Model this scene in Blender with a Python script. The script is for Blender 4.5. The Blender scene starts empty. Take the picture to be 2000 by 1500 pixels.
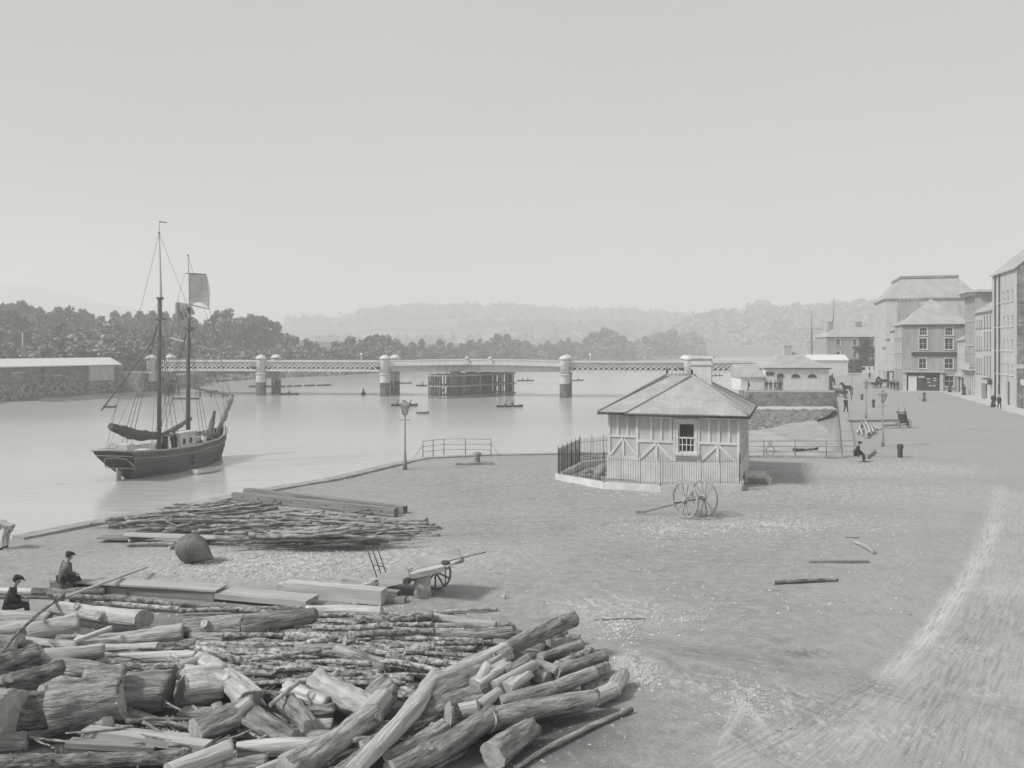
import bpy, bmesh, math, random
from mathutils import Vector, Matrix, noise, geometry
from math import radians as R, sin, cos, pi, atan2, sqrt
random.seed(7)
scn = bpy.context.scene
# ---------------------------------------------------------------- camera, sky, sun, exposure
F, H, HY = 1700.0, 7.5, 675.0          # focal length (px of a 2000 px wide frame), eye height, horizon row
cam_d = bpy.data.cameras.new('camera'); cam = bpy.data.objects.new('camera', cam_d)
scn.collection.objects.link(cam); scn.camera = cam
cam.location = (0, 0, H); cam.rotation_euler = (R(90), 0, 0)
cam_d.sensor_width = 36; cam_d.lens = 36*F/2000; cam_d.shift_y = -(750-HY)/2000
cam_d.clip_start = 0.1; cam_d.clip_end = 20000
SUN_EL, SUN_AZ = R(44), R(-112)          # azimuth from +Y (view direction), negative = to the left
sd = Vector((sin(SUN_AZ)*cos(SUN_EL), cos(SUN_AZ)*cos(SUN_EL), sin(SUN_EL)))
w = bpy.data.worlds.new('World'); scn.world = w; w.use_nodes = True
nt = w.node_tree; bg = nt.nodes['Background']
sky = nt.nodes.new('ShaderNodeTexSky'); sky.sky_type = 'NISHITA'; sky.sun_disc = False
sky.sun_elevation = SUN_EL; sky.sun_rotation = SUN_AZ; sky.dust_density = 4; sky.air_density = 1.0; sky.ozone_density = 1
hs = nt.nodes.new('ShaderNodeHueSaturation'); hs.inputs['Saturation'].default_value = 0.0
mx = nt.nodes.new('ShaderNodeMix'); mx.data_type = 'RGBA'; mx.inputs[0].default_value = 0.9
nt.links.new(sky.outputs[0], hs.inputs['Color']); nt.links.new(hs.outputs[0], mx.inputs[6])
mx.inputs[7].default_value = (5.78, 5.83, 5.70, 1)      # even pale overcast
wtc=nt.nodes.new('ShaderNodeTexCoord'); wmp=nt.nodes.new('ShaderNodeMapping'); wmp.inputs['Scale'].default_value=(1,1,2.6); wn=nt.nodes.new('ShaderNodeTexNoise'); wn.inputs['Scale'].default_value=1.6; wn.inputs['Detail'].default_value=7
nt.links.new(wtc.outputs['Generated'],wmp.inputs[0]); nt.links.new(wmp.outputs[0],wn.inputs['Vector'])      # thin uneven high cloud
wr=nt.nodes.new('ShaderNodeMapRange'); wr.inputs[1].default_value=.3; wr.inputs[2].default_value=.7; wr.inputs[3].default_value=.95; wr.inputs[4].default_value=1.045; nt.links.new(wn.outputs['Fac'],wr.inputs[0])
ws=nt.nodes.new('ShaderNodeVectorMath'); ws.operation='SCALE'; nt.links.new(mx.outputs[2],ws.inputs[0]); nt.links.new(wr.outputs[0],ws.inputs['Scale']); nt.links.new(ws.outputs[0], bg.inputs[0]); bg.inputs[1].default_value = 0.088
sl = bpy.data.lights.new('sun', 'SUN'); sl.energy = 3.9; sl.angle = R(10); sl.color = (1, .985, .95)
so = bpy.data.objects.new('sun', sl); scn.collection.objects.link(so)
so.rotation_euler = sd.to_track_quat('Z', 'Y').to_euler()
scn.view_settings.view_transform = 'Standard'; scn.view_settings.look = 'None'
scn.view_settings.exposure = -0.02; scn.view_settings.gamma = 1
scn.cycles.max_bounces = 6; scn.cycles.volume_bounces = 2

# ---------------------------------------------------------------- helpers
C = scn.collection
WZ = -3.0                                # water level below the quay
def P(x, y, z=0.0):                      # point at height z seen at photo pixel (x, y)
    D = F*(H-z)/(y-HY); return Vector(((x-1000)/F*D, D, z))
def PD(x, y, D): return Vector(((x-1000)/F*D, D, H-(y-HY)/F*D))
def V(*a): return Vector(a)

def mat(name, c, c2=None, scale=4, rough=.85, bump=.25, bscale=None, st=(1,1,1), metal=0, rnd=.0, dist=.02, spec=.25, detail=6, lo=.35, hi=.65):
    m = bpy.data.materials.new(name); m.use_nodes = True; n = m.node_tree.nodes; L = m.node_tree.links
    b = n['Principled BSDF']; b.inputs['Roughness'].default_value = rough; b.inputs['Metallic'].default_value = metal
    b.inputs['Specular IOR Level'].default_value = spec
    def g(v): return (v*.997, v, v*.98, 1) if not isinstance(v, tuple) else (*v, 1)
    tc = n.new('ShaderNodeTexCoord'); mp = n.new('ShaderNodeMapping'); mp.inputs['Scale'].default_value = st
    oi = n.new('ShaderNodeObjectInfo'); ad = n.new('ShaderNodeVectorMath'); ad.operation = 'MULTIPLY_ADD'
    L.new(tc.outputs['Object'], mp.inputs[0])
    cx = n.new('ShaderNodeCombineXYZ'); L.new(oi.outputs['Random'], cx.inputs[0]); L.new(oi.outputs['Random'], cx.inputs[1])
    L.new(cx.outputs[0], ad.inputs[0]); ad.inputs[1].default_value = (17,31,1); L.new(mp.outputs[0], ad.inputs[2])
    nz = n.new('ShaderNodeTexNoise'); nz.inputs['Scale'].default_value = scale; nz.inputs['Detail'].default_value = detail; nz.inputs['Roughness'].default_value = .62
    L.new(ad.outputs[0], nz.inputs['Vector'])
    rp = n.new('ShaderNodeValToRGB'); rp.color_ramp.elements[0].position = lo; rp.color_ramp.elements[1].position = hi
    rp.color_ramp.elements[0].color = g(c); rp.color_ramp.elements[1].color = g(c2 if c2 is not None else c)
    L.new(nz.outputs['Fac'], rp.inputs[0])
    out = rp.outputs[0]
    if rnd:
        mr = n.new('ShaderNodeMapRange'); mr.inputs[3].default_value = 1-rnd; mr.inputs[4].default_value = 1+rnd
        L.new(oi.outputs['Random'], mr.inputs[0]); vm = n.new('ShaderNodeVectorMath'); vm.operation = 'SCALE'
        L.new(out, vm.inputs[0]); L.new(mr.outputs[0], vm.inputs['Scale']); out = vm.outputs[0]
    L.new(out, b.inputs['Base Color'])
    if bump:
        n2 = n.new('ShaderNodeTexNoise'); n2.inputs['Scale'].default_value = bscale or scale*3; n2.inputs['Detail'].default_value = 5
        L.new(ad.outputs[0], n2.inputs['Vector']); bp = n.new('ShaderNodeBump'); bp.inputs['Strength'].default_value = bump
        bp.inputs['Distance'].default_value = dist; L.new(n2.outputs['Fac'], bp.inputs['Height']); L.new(bp.outputs[0], b.inputs['Normal'])
    m['b'] = 1
    return m
def brickmat(name, c, c2, mortar, sc=1, bw=.5, bh=.25, rough=.9, bump=.5, mort=.02, noise_amt=.35, off=.5):
    """courses of stone, brick or slate, laid by object x/z (walls) or given axes"""
    m = bpy.data.materials.new(name); m.use_nodes = True; n = m.node_tree.nodes; L = m.node_tree.links
    b = n['Principled BSDF']; b.inputs['Roughness'].default_value = rough; b.inputs['Specular IOR Level'].default_value = .2
    tc = n.new('ShaderNodeTexCoord'); sx = n.new('ShaderNodeSeparateXYZ'); cb = n.new('ShaderNodeCombineXYZ')
    L.new(tc.outputs['Object'], sx.inputs[0]); a = n.new('ShaderNodeMath'); a.operation = 'ADD'
    L.new(sx.outputs[0], a.inputs[0]); L.new(sx.outputs[1], a.inputs[1]); L.new(a.outputs[0], cb.inputs[0]); L.new(sx.outputs[2], cb.inputs[1])
    nz = n.new('ShaderNodeTexNoise'); nz.inputs['Scale'].default_value = 1.7; nz.inputs['Detail'].default_value = 4; L.new(tc.outputs['Object'], nz.inputs['Vector'])
    wv = n.new('ShaderNodeVectorMath'); wv.operation = 'MULTIPLY_ADD'; wv.inputs[1].default_value = (.3,.3,0)
    L.new(nz.outputs['Color'], wv.inputs[0]); L.new(cb.outputs[0], wv.inputs[2])
    bt = n.new('ShaderNodeTexBrick'); bt.inputs['Scale'].default_value = sc; bt.inputs['Brick Width'].default_value = bw; bt.inputs['Row Height'].default_value = bh
    bt.inputs['Mortar Size'].default_value = mort; bt.offset = off
    for k, v in (('Color1', c), ('Color2', c2), ('Mortar', mortar)): bt.inputs[k].default_value = (v*.997, v, v*.98, 1)
    L.new(wv.outputs[0], bt.inputs['Vector'])
    mm = n.new('ShaderNodeMix'); mm.data_type = 'RGBA'; mm.blend_type = 'MULTIPLY'; mm.inputs[0].default_value = noise_amt
    n3 = n.new('ShaderNodeTexNoise'); n3.inputs['Scale'].default_value = .9; n3.inputs['Detail'].default_value = 8; n3.inputs['Roughness'].default_value = .7; L.new(tc.outputs['Object'], n3.inputs['Vector'])
    rr = n.new('ShaderNodeMapRange'); rr.inputs[1].default_value = .3; rr.inputs[2].default_value = .7; rr.inputs[3].default_value = .3; rr.inputs[4].default_value = 1.2; L.new(n3.outputs['Fac'], rr.inputs[0])
    L.new(bt.outputs['Color'], mm.inputs[6]); L.new(rr.outputs[0], mm.inputs[7]); L.new(mm.outputs[2], b.inputs['Base Color'])
    bp = n.new('ShaderNodeBump'); bp.inputs['Strength'].default_value = bump; bp.inputs['Distance'].default_value = .03; bp.invert = True
    L.new(bt.outputs['Fac'], bp.inputs['Height']); L.new(bp.outputs[0], b.inputs['Normal'])
    return m
M = {}
M['bark'] = mat('bark', .11, .46, 5, bump=1, bscale=15, st=(.3,1.6,1.6), rnd=.22, dist=.09, lo=.33, hi=.64, detail=10)
M['barkdark'] = mat('bark_dark', .07, .38, 6, bump=1, bscale=12, st=(.45,1.3,1.3), rnd=.25, dist=.1, lo=.36, hi=.66, detail=10)
M['peeled'] = mat('peeled_wood', .24, .56, 3.2, bump=.8, bscale=10, st=(.16,2.4,2.4), rnd=.15, dist=.05, lo=.3, hi=.6, detail=9)
M['pole'] = mat('pole_bark', .11, .52, 11, bump=1, bscale=22, st=(.7,1,1), rnd=.28, dist=.04, lo=.38, hi=.62)
def ringmat(name,c,c2):
    m=mat(name,c,c2,6,bump=.4,bscale=20,rnd=.18); n=m.node_tree.nodes; L=m.node_tree.links; b=n['Principled BSDF']; src=b.inputs['Base Color'].links[0].from_socket
    tc=n.new('ShaderNodeTexCoord'); w_=n.new('ShaderNodeTexWave'); w_.wave_type='RINGS'; w_.rings_direction='X'; w_.inputs['Scale'].default_value=9; w_.inputs['Distortion'].default_value=2.5; w_.inputs['Detail'].default_value=3; L.new(tc.outputs['Object'],w_.inputs['Vector'])
    r=n.new('ShaderNodeMapRange'); r.inputs[3].default_value=.68; r.inputs[4].default_value=1.08; L.new(w_.outputs['Fac'],r.inputs[0]); v=n.new('ShaderNodeVectorMath'); v.operation='SCALE'; L.new(src,v.inputs[0]); L.new(r.outputs[0],v.inputs['Scale']); L.new(v.outputs[0],b.inputs['Base Color']); return m
M['cut'] = ringmat('cut_wood', .34, .52); M['cutdark'] = ringmat('cut_wood_dark', .13, .26)
M['beam'] = mat('sawn_timber', .36, .52, 3, bump=.3, bscale=8, st=(.15,2.5,2.5), rnd=.12)
M['beamgrey'] = mat('weathered_timber', .17, .34, 3, bump=.4, bscale=9, st=(.15,2.5,2.5), rnd=.15)
M['branch'] = mat('branch_bark', .14, .42, 7, bump=.6, bscale=20, st=(.6,1,1), rnd=.3)
M['hull'] = mat('tarred_hull_planks', .08, .18, 1.6, rough=.6, bump=.5, bscale=6, st=(.2,.2,6), dist=.02)
M['hulldark'] = mat('black_hull_paint', .02, .045, 3, rough=.5, bump=.2)
M['rail'] = mat('rail_paint', .28, .42, 4, bump=.2)
M['white'] = mat('white_paint', .55, .72, 3, rough=.6, bump=.1)
M['offwhite'] = mat('lime_wash', .62, .76, 1.2, bump=.25, bscale=6)
M['mast'] = mat('oiled_spar', .10, .17, 5, rough=.6, bump=.2, st=(1,1,.2))
M['spar'] = mat('pale_spar', .35, .5, 5, rough=.6, bump=.2)
M['rope'] = mat('tarred_rope', .07, .13, 20, bump=0)
M['sail'] = mat('old_canvas', .42, .56, 3, bump=.4, bscale=5)
_m=M['sail']; _n=_m.node_tree.nodes; _l=_m.node_tree.links; _t=_n.new('ShaderNodeBsdfTranslucent'); _t.inputs[0].default_value=(.55,.55,.53,1); _x=_n.new('ShaderNodeMixShader'); _x.inputs[0].default_value=.5
_l.new(_n['Principled BSDF'].outputs[0],_x.inputs[1]); _l.new(_t.outputs[0],_x.inputs[2]); _l.new(_x.outputs[0],_n['Material Output'].inputs['Surface'])      # thin canvas lets light through
M['buoy_iron'] = mat('rusty_iron', .10, .20, 3, rough=.7, bump=.4)
M['saildark'] = mat('tanned_canvas', .07, .13, 3, bump=.7, bscale=7, dist=.05)
M['deck'] = mat('deck_planks', .2, .34, 3, bump=.3, st=(.3,4,1))
M['iron'] = mat('painted_iron', .05, .09, 8, rough=.6, bump=.2)
M['ironpale'] = mat('weathered_iron', .20, .32, 8, rough=.7, bump=.3)
M['ironlight'] = mat('pale_iron_paint', .46, .6, 1.5, rough=.7, bump=.15)
M['girder'] = mat('girder_paint', .54, .68, .8, rough=.7, bump=.15)
M['pier'] = mat('cylinder_pier', .5, .64, .7, bump=.3, st=(1,1,2.5))
M['pierwet'] = mat('wet_pier', .06, .20, 1.2, bump=.5)
M['oldtimber'] = mat('wet_old_timber', .035, .09, 2, bump=.4)
M['glass'] = mat('dark_glass', .03, .055, 2, rough=.12, bump=0, spec=.5)
M['skin'] = mat('skin', .30, .36, 5, rough=.6, bump=0, spec=.3)
M['cloth'] = mat('dark_cloth', .03, .06, 9, bump=.4)
M['clothmid'] = mat('grey_cloth', .10, .15, 9, bump=.4)
M['clothpale'] = mat('pale_cloth', .40, .5, 9, bump=.4)
M['stone'] = mat('coping_stone', .27, .40, 1.5, bump=.4, bscale=6)
M['palestone'] = mat('pale_stone', .45, .58, 2, bump=.3)
M['concrete'] = mat('white_plinth', .55, .7, 1.4, bump=.3, bscale=5)
M['render'] = mat('cottage_render', .47, .55, 1.5, bump=.3, bscale=14)
M['timberwhite'] = mat('pale_boards', .6, .7, 3, bump=.2)
M['slate'] = brickmat('roof_slates', .24, .31, .13, 1, .35, .14, bump=.5, mort=.012, noise_amt=.25)
M['slatefar'] = mat('far_slates', .34, .44, .7, bump=.2)
M['rubble'] = brickmat('rubble_stone', .25, .42, .2, 1, .62, .27, bump=.9, mort=.035, noise_amt=.8)
M['quaywall'] = brickmat('quay_wall_stone', .16, .30, .06, 1, .9, .38, bump=.9, mort=.04, noise_amt=.8)
M['weed'] = mat('weedy_stone', .09, .40, 1.6, bump=1, bscale=2.2, dist=.3, lo=.42, hi=.66, detail=9)
M['stucco'] = mat('grey_stucco', .27, .42, .8, bump=.2, st=(1,1,.35), lo=.3, hi=.72, detail=9)
M['stuccopale'] = mat('pale_stucco', .40, .58, .8, bump=.2, st=(1,1,.3), lo=.28, hi=.7, detail=9)
M['shedwall'] = brickmat('shed_wall', .2, .34, .16, 1, .9, .45, bump=.5, mort=.04, noise_amt=.7)
M['shoppaint'] = mat('dark_shop_paint', .05, .09, 3, rough=.5, bump=.1)
M['ivy'] = mat('ivy_leaves', .04, .10, 3, bump=1, dist=.1)
M['leaf'] = mat('leaf', .12, .25, 1.2, bump=0, rnd=.3, spec=.15)
M['leafpale'] = mat('leaf_pale', .22, .38, 1.2, bump=0, rnd=.2, spec=.15)
M['trunk'] = mat('tree_bark', .05, .12, 4, bump=.5)
M['mud'] = mat('river_mud', .26, .46, .35, rough=.45, bump=.3, bscale=2, spec=.5)
M['muddark'] = mat('dark_mud', .07, .17, .5, rough=.5, bump=.4, bscale=2)
M['stonechip'] = mat('stone_chip', .3, .62, 3, bump=.2)

class MB:
    def __init__(s): s.v=[]; s.f=[]; s.m=[]; s.sm=[]
    def add(s, vs, fs, mi=0, smooth=False):
        o=len(s.v); s.v += [tuple(p) for p in vs]
        for f in fs: s.f.append([i+o for i in f]); s.m.append(mi); s.sm.append(smooth)
    def quad(s, *p, mi=0): s.add(p, [list(range(len(p)))], mi)
    def box(s, c, d, rz=0, mi=0, mt=None):
        x,y,z=[k/2 for k in d]
        vs=[V(a*x,b*y,e*z) for a in(-1,1) for b in(-1,1) for e in(-1,1)]
        mm = mt if mt is not None else Matrix.Rotation(rz,3,'Z'); c=Vector(c)
        vs=[c+mm@p for p in vs]
        s.add(vs,[(0,1,3,2),(4,6,7,5),(0,4,5,1),(2,3,7,6),(0,2,6,4),(1,5,7,3)],mi)
    def bar(s, a, b, w, h=None, mi=0, up=(0,0,1)):
        a=Vector(a); b=Vector(b); d=b-a; L=d.length
        if L<1e-6: return
        x=d/L; u=Vector(up)
        if abs(x.dot(u))>.99: u=V(0,1,0)
        y=u.cross(x).normalized(); z=x.cross(y)
        s.box((a+b)/2,(L,w,h or w),mt=Matrix((x,y,z)).transposed(),mi=mi)
    def tube(s, pts, r, n=8, caps=True, mi=0, cmi=None, fn=None, smooth=True):
        pts=[Vector(p) for p in pts]
        if not isinstance(r,(list,tuple)): r=[r]*len(pts)
        o=[]; N=len(pts); prev=None
        for i,p in enumerate(pts):
            t=(pts[min(i+1,N-1)]-pts[max(i-1,0)])
            t = t.normalized() if t.length>1e-9 else V(0,0,1)
            if prev is None:
                u=V(0,0,1) if abs(t.z)<.9 else V(1,0,0)
                a=u.cross(t).normalized()
            else:
                a=(prev-t*prev.dot(t)); a=a.normalized() if a.length>1e-6 else V(1,0,0).cross(t).normalized()
            prev=a; b=t.cross(a)
            for k in range(n):
                an=2*pi*k/n; rr=r[i]*(fn(i,k,an) if fn else 1)
                o.append(p+a*cos(an)*rr+b*sin(an)*rr)
        fs=[(i*n+k,i*n+(k+1)%n,(i+1)*n+(k+1)%n,(i+1)*n+k) for i in range(N-1) for k in range(n)]
        s.add(o,fs,mi,smooth)
        if caps:
            ci=mi if cmi is None else cmi
            s.add(o[:n],[list(range(n))[::-1]],ci); s.add(o[-n:],[list(range(n))],ci)
    def loft(s, rings, closed=True, caps=False, mi=0, smooth=False):
        n=len(rings[0]); vs=[p for r in rings for p in r]; fs=[]
        for i in range(len(rings)-1):
            for k in range(n if closed else n-1):
                fs.append((i*n+k,i*n+(k+1)%n,(i+1)*n+(k+1)%n,(i+1)*n+k))
        s.add(vs,fs,mi,smooth)
        if caps: s.add(rings[0],[list(range(n))[::-1]],mi); s.add(rings[-1],[list(range(n))],mi)
    def prism(s, poly, a, b, mi=0):            # poly = list of 3D points, swept by vector a->b offset
        a=Vector(a); b=Vector(b); s.loft([[Vector(p)+a for p in poly],[Vector(p)+b for p in poly]],True,True,mi)
    def ball(s, c, r, n=10, m=6, mi=0, sc=(1,1,1)):
        c=Vector(c); rings=[]
        for i in range(m+1):
            ph=-pi/2+pi*i/m; q=max(cos(ph),.02)
            rings.append([c+V(cos(2*pi*k/n)*q*r*sc[0], sin(2*pi*k/n)*q*r*sc[1], sin(ph)*r*sc[2]) for k in range(n)])
        s.loft(rings,True,True,mi,True)
    def mesh(s, name):
        me=bpy.data.meshes.new(name); me.from_pydata(s.v,[],s.f); me.polygons.foreach_set('material_index',s.m)
        me.polygons.foreach_set('use_smooth',s.sm); me.update(); return me
    def build(s, name, mats, parent=None, loc=None, rz=None, fix=True):
        me=s.mesh(name)
        for k in (mats if isinstance(mats,(list,tuple)) else [mats]): me.materials.append(M[k] if isinstance(k,str) else k)
        if fix:
            bm=bmesh.new(); bm.from_mesh(me); bmesh.ops.remove_doubles(bm,verts=bm.verts,dist=1e-5); bmesh.ops.recalc_face_normals(bm,faces=bm.faces); bm.to_mesh(me); bm.free()
        return link(me,name,parent,loc,rz)
def link(me, name, parent=None, loc=None, rz=None):
    o=bpy.data.objects.new(name,me); C.objects.link(o)
    if parent: o.parent=parent
    if loc is not None: o.location=loc
    if rz is not None: o.rotation_euler=(0,0,rz)
    return o
def tag(o, label=None, cat=None, group=None, kind=None):
    if label: o['label']=label
    if cat: o['category']=cat
    if group: o['group']=group
    if kind: o['kind']=kind
    return o
def empty(name, loc=(0,0,0), rz=0, label=None, cat=None, group=None, s=1):
    o=bpy.data.objects.new(name,None); C.objects.link(o); o.location=loc; o.rotation_euler=(0,0,rz); o.scale=(s,s,s); o.empty_display_size=.2
    return tag(o,label,cat,group)
KIDS={}
def kids(o):
    return [c for c in C.objects if c.parent==o]
def copy_tree(o, parent=None):
    c=o.copy(); C.objects.link(c); c.parent=parent
    for ch in list(kids(o)): copy_tree(ch,c)
    return c
def fn3(p,s=1.0): return noise.noise(Vector(p)*s)
# ================================================================ SETTING
def struct(o, label=None): return tag(o, label, None, None, 'structure')
# ---- quay outline (world x, y), counter-clockwise by listing
EDGE = [V(-60,-40,0), P(27,1052), P(175,1023), P(350,990), P(512,959), P(655,934.5), P(787,903), P(830,895), P(960,889), P(1090,886.5), P(1230,886), P(1480,892), P(1651,893)]
DOCKR = [P(1651,893), P(1640,795), P(1634,766)]
FARQ = [P(1634,766), P(1455,766), V(45,172,0), V(50,192,0), V(85,300,0), V(200,650,0), V(330,930,0)]
outline = EDGE[:-1]+DOCKR[:-1]+FARQ+[V(1500,1000,0), V(1500,-40,0)]
poly = [V(p.x,p.y) for p in outline]
def inside(x,y):
    c=False; n=len(poly); j=n-1
    for i in range(n):
        a=poly[i]; b=poly[j]
        if (a.y>y)!=(b.y>y) and x < (b.x-a.x)*(y-a.y)/(b.y-a.y)+a.x: c=not c
        j=i
    return c
def edgedist(x,y):
    m=1e9; q=V(x,y)
    for i in range(len(poly)):
        a=poly[i]; b=poly[(i+1)%len(poly)]; d=b-a; t=max(0,min(1,(q-a).dot(d)/d.length_squared)); m=min(m,(a+d*t-q).length)
    return m
pts=list(poly); nb=len(poly)
D=5.0
while D<230:
    step=max(.16,D*.0105)*(1 if D<75 else 1.6)
    lo=-D*.66-2; hi=D*.66+4; x=lo
    while x<hi:
        qx=x+random.uniform(-.3,.3)*step; qy=D+random.uniform(-.3,.3)*step
        if inside(qx,qy) and edgedist(qx,qy)>step*.5: pts.append(V(qx,qy))
        x+=step*1.5
    D+=step*1.5
res=geometry.delaunay_2d_cdt(pts,[(i,(i+1)%nb) for i in range(nb)],[],1,1e-5)
def gz(x,y):
    if y>170 or abs(x)>150: return 0.0
    e=1.0
    z=.05*noise.fractal(V(x*.25,y*.25,3),1,2,3)+.018*noise.fractal(V(x*1.7,y*1.7,1),1,2,3)
    # cart ruts that sweep across the yard and along the road
    for k,(ax,ay,bx,by) in enumerate(RUTS):
        dx,dy=bx-ax,by-ay; L=math.hypot(dx,dy); t=((x-ax)*dx+(y-ay)*dy)/L/L
        if 0<t<1:
            d=((x-ax)*dy-(y-ay)*dx)/L+.35*sin(t*5+k)
            if abs(d)<.3: z-=.035*math.exp(-(d/.11)**2)*(min(t,1-t)*8 if min(t,1-t)<.125 else 1)
    return z
RUTS=[]
for (x1,y1,x2,y2) in [(1230,1255,1990,1400),(1230,1262,1900,1420),(1245,1268,1800,1440),(1300,1290,1700,1440),(1550,1500,1850,1180),(1580,1500,1890,1180),(1700,1500,1915,1130),(1480,1500,1760,1300),(1600,1480,1930,1050),(1800,1500,1945,1000),(1840,1500,1955,1000),(1920,1500,1960,960),(1640,1500,1990,1300),(1750,1480,2000,1210),(1440,1490,1640,1350),(1500,1430,1620,1330)]:
    a=P(x1,y1); b=P(x2,y2); RUTS.append((a.x,a.y,b.x,b.y))
gv=[(p.x,p.y,gz(p.x,p.y)*min(1,edgedist(p.x,p.y)*1.2)) for p in res[0]]
me=bpy.data.meshes.new('quay_ground'); me.from_pydata(gv,[],[list(f) for f in res[2]]); me.update()
me.polygons.foreach_set('use_smooth',[True]*len(me.polygons))
if me.polygons and sum(p.normal.z for p in list(me.polygons)[:50])<0: me.flip_normals()

def ground_material():
    m=bpy.data.materials.new('packed_earth'); m.use_nodes=True; n=m.node_tree.nodes; L=m.node_tree.links
    b=n['Principled BSDF']; b.inputs['Roughness'].default_value=.95; b.inputs['Specular IOR Level'].default_value=.12
    tc=n.new('ShaderNodeTexCoord'); g=lambda v:(v*.985,v,v*.985,1)
    def nz(s,d=6,r=.6,st=None,rot=0):
        q=n.new('ShaderNodeTexNoise'); q.inputs['Scale'].default_value=s; q.inputs['Detail'].default_value=d; q.inputs['Roughness'].default_value=r
        if st:
            mp=n.new('ShaderNodeMapping'); mp.inputs['Scale'].default_value=st; mp.inputs['Rotation'].default_value=(0,0,rot); L.new(tc.outputs['Object'],mp.inputs[0]); L.new(mp.outputs[0],q.inputs['Vector'])
        else: L.new(tc.outputs['Object'],q.inputs['Vector'])
        return q.outputs['Fac']
    def mr(x,a,b_,c=0,d=1,sm=True):
        q=n.new('ShaderNodeMapRange'); q.interpolation_type='SMOOTHSTEP' if sm else 'LINEAR'
        for i,v in enumerate((a,b_,c,d)): q.inputs[i+1].default_value=v
        L.new(x,q.inputs[0]); return q.outputs[0]
    def mth(op,a,b_=None):
        q=n.new('ShaderNodeMath'); q.operation=op
        for i,v in enumerate((a,b_)):
            if v is None: continue
            if isinstance(v,(int,float)): q.inputs[i].default_value=v
            else: L.new(v,q.inputs[i])
        return q.outputs[0]
    def mix(f,a,b_):
        q=n.new('ShaderNodeMix'); q.data_type='RGBA'; L.new(f,q.inputs[0])
        for i,v in ((6,a),(7,b_)):
            if isinstance(v,(int,float)): q.inputs[i].default_value=g(v)
            else: L.new(v,q.inputs[i])
        return q.outputs[2]
    sx=n.new('ShaderNodeSeparateXYZ'); L.new(tc.outputs['Object'],sx.inputs[0]); X,Y=sx.outputs[0],sx.outputs[1]
    base=mix(mr(nz(.12,5),.3,.7),.25,.315)
    base=mix(mr(nz(2.6,10,.75),.3,.8),base,.42)
    dark=mth('MULTIPLY',mr(nz(.7,10,.78,(.6,1.3,1)),.50,.72),.55)
    base=mix(dark,base,.15)
    spk=mr(nz(17,2,.5),.64,.70); base=mix(mth('MULTIPLY',spk,mr(nz(.35,3),.42,.6)),base,.5)
    # road: paler, streaked along its own direction
    rd=mr(mth('SUBTRACT',X,mth('MINIMUM',mth('SUBTRACT',mth('MULTIPLY',Y,.53),3.7),mth('ADD',mth('MULTIPLY',Y,.30),8.6))),-2.5,3)
    streak=nz(1.3,10,.78,(3.2,.6,1),-.30)
    base=mix(mth('MULTIPLY',rd,mr(nz(.3,6,.7),.3,.65,.25,.62)),base,mix(mr(streak,.28,.74),.30,.47))
    # scratchy wheel tracks: each is a line on the ground with streaks running along it
    def track(x1,y1,x2,y2,wd,val,st=.8,thr=.5,sc=2.2,soft=.12):
        nonlocal base
        p,q=P(x1,y1),P(x2,y2); dx,dy=q.x-p.x,q.y-p.y; L_=math.hypot(dx,dy); ux,uy=dx/L_,dy/L_
        al=mth('ADD',mth('MULTIPLY',mth('SUBTRACT',X,p.x),ux),mth('MULTIPLY',mth('SUBTRACT',Y,p.y),uy))
        ac=mth('SUBTRACT',mth('MULTIPLY',mth('SUBTRACT',X,p.x),uy),mth('MULTIPLY',mth('SUBTRACT',Y,p.y),ux))
        cb=n.new('ShaderNodeCombineXYZ'); L.new(mth('MULTIPLY',al,.32),cb.inputs[0]); L.new(mth('MULTIPLY',ac,5.0),cb.inputs[1])
        q_=n.new('ShaderNodeTexNoise'); q_.inputs['Scale'].default_value=sc; q_.inputs['Detail'].default_value=8; q_.inputs['Roughness'].default_value=.72; L.new(cb.outputs[0],q_.inputs['Vector'])
        m1=mth('MULTIPLY',mr(mth('ABSOLUTE',ac),wd*.25,wd*1.25,1,0),mth('MULTIPLY',mr(al,-.6,.5),mr(al,L_-.5,L_+.6,1,0)))
        base=mix(mth('MULTIPLY',mth('MULTIPLY',m1,mr(q_.outputs['Fac'],thr-soft,thr+soft)),st),base,val)
    for tr in [(1952,950,1940,1030,.4,.6,.6,.53),(1942,1020,1905,1105,.42,.6,.75,.5),(1908,1100,1860,1175,.34,.62,.85,.49),(1864,1168,1800,1252,.34,.62,.85,.49),(1806,1244,1730,1318,.28,.6,.8,.5),(1700,1500,1990,1130,1.3,.52,.55,.52),(1560,1500,1800,1290,.7,.55,.6,.52),(1400,1500,1560,1420,.6,.58,.6,.52),(1800,1500,1960,1160,1.0,.14,.5,.54),(1900,1500,1990,1250,.8,.54,.5,.52),(1500,1470,1720,1330,.6,.13,.55,.55),(1960,1180,1985,960,1.2,.50,.5,.5),
        (1215,1250,1560,1300,.65,.14,.55,.52),(1540,1296,1990,1392,.7,.15,.4,.55),(1240,1275,1700,1400,.8,.14,.5,.54),(1560,1310,1800,1370,.6,.14,.45,.54),(1250,1262,1500,1330,.25,.55,.4,.52),(1300,1370,1560,1500,.5,.13,.45,.54),(1460,1360,1400,1460,.18,.55,.6,.5),(1440,1360,1490,1420,.12,.58,.7,.45)]: track(*tr)
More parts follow.
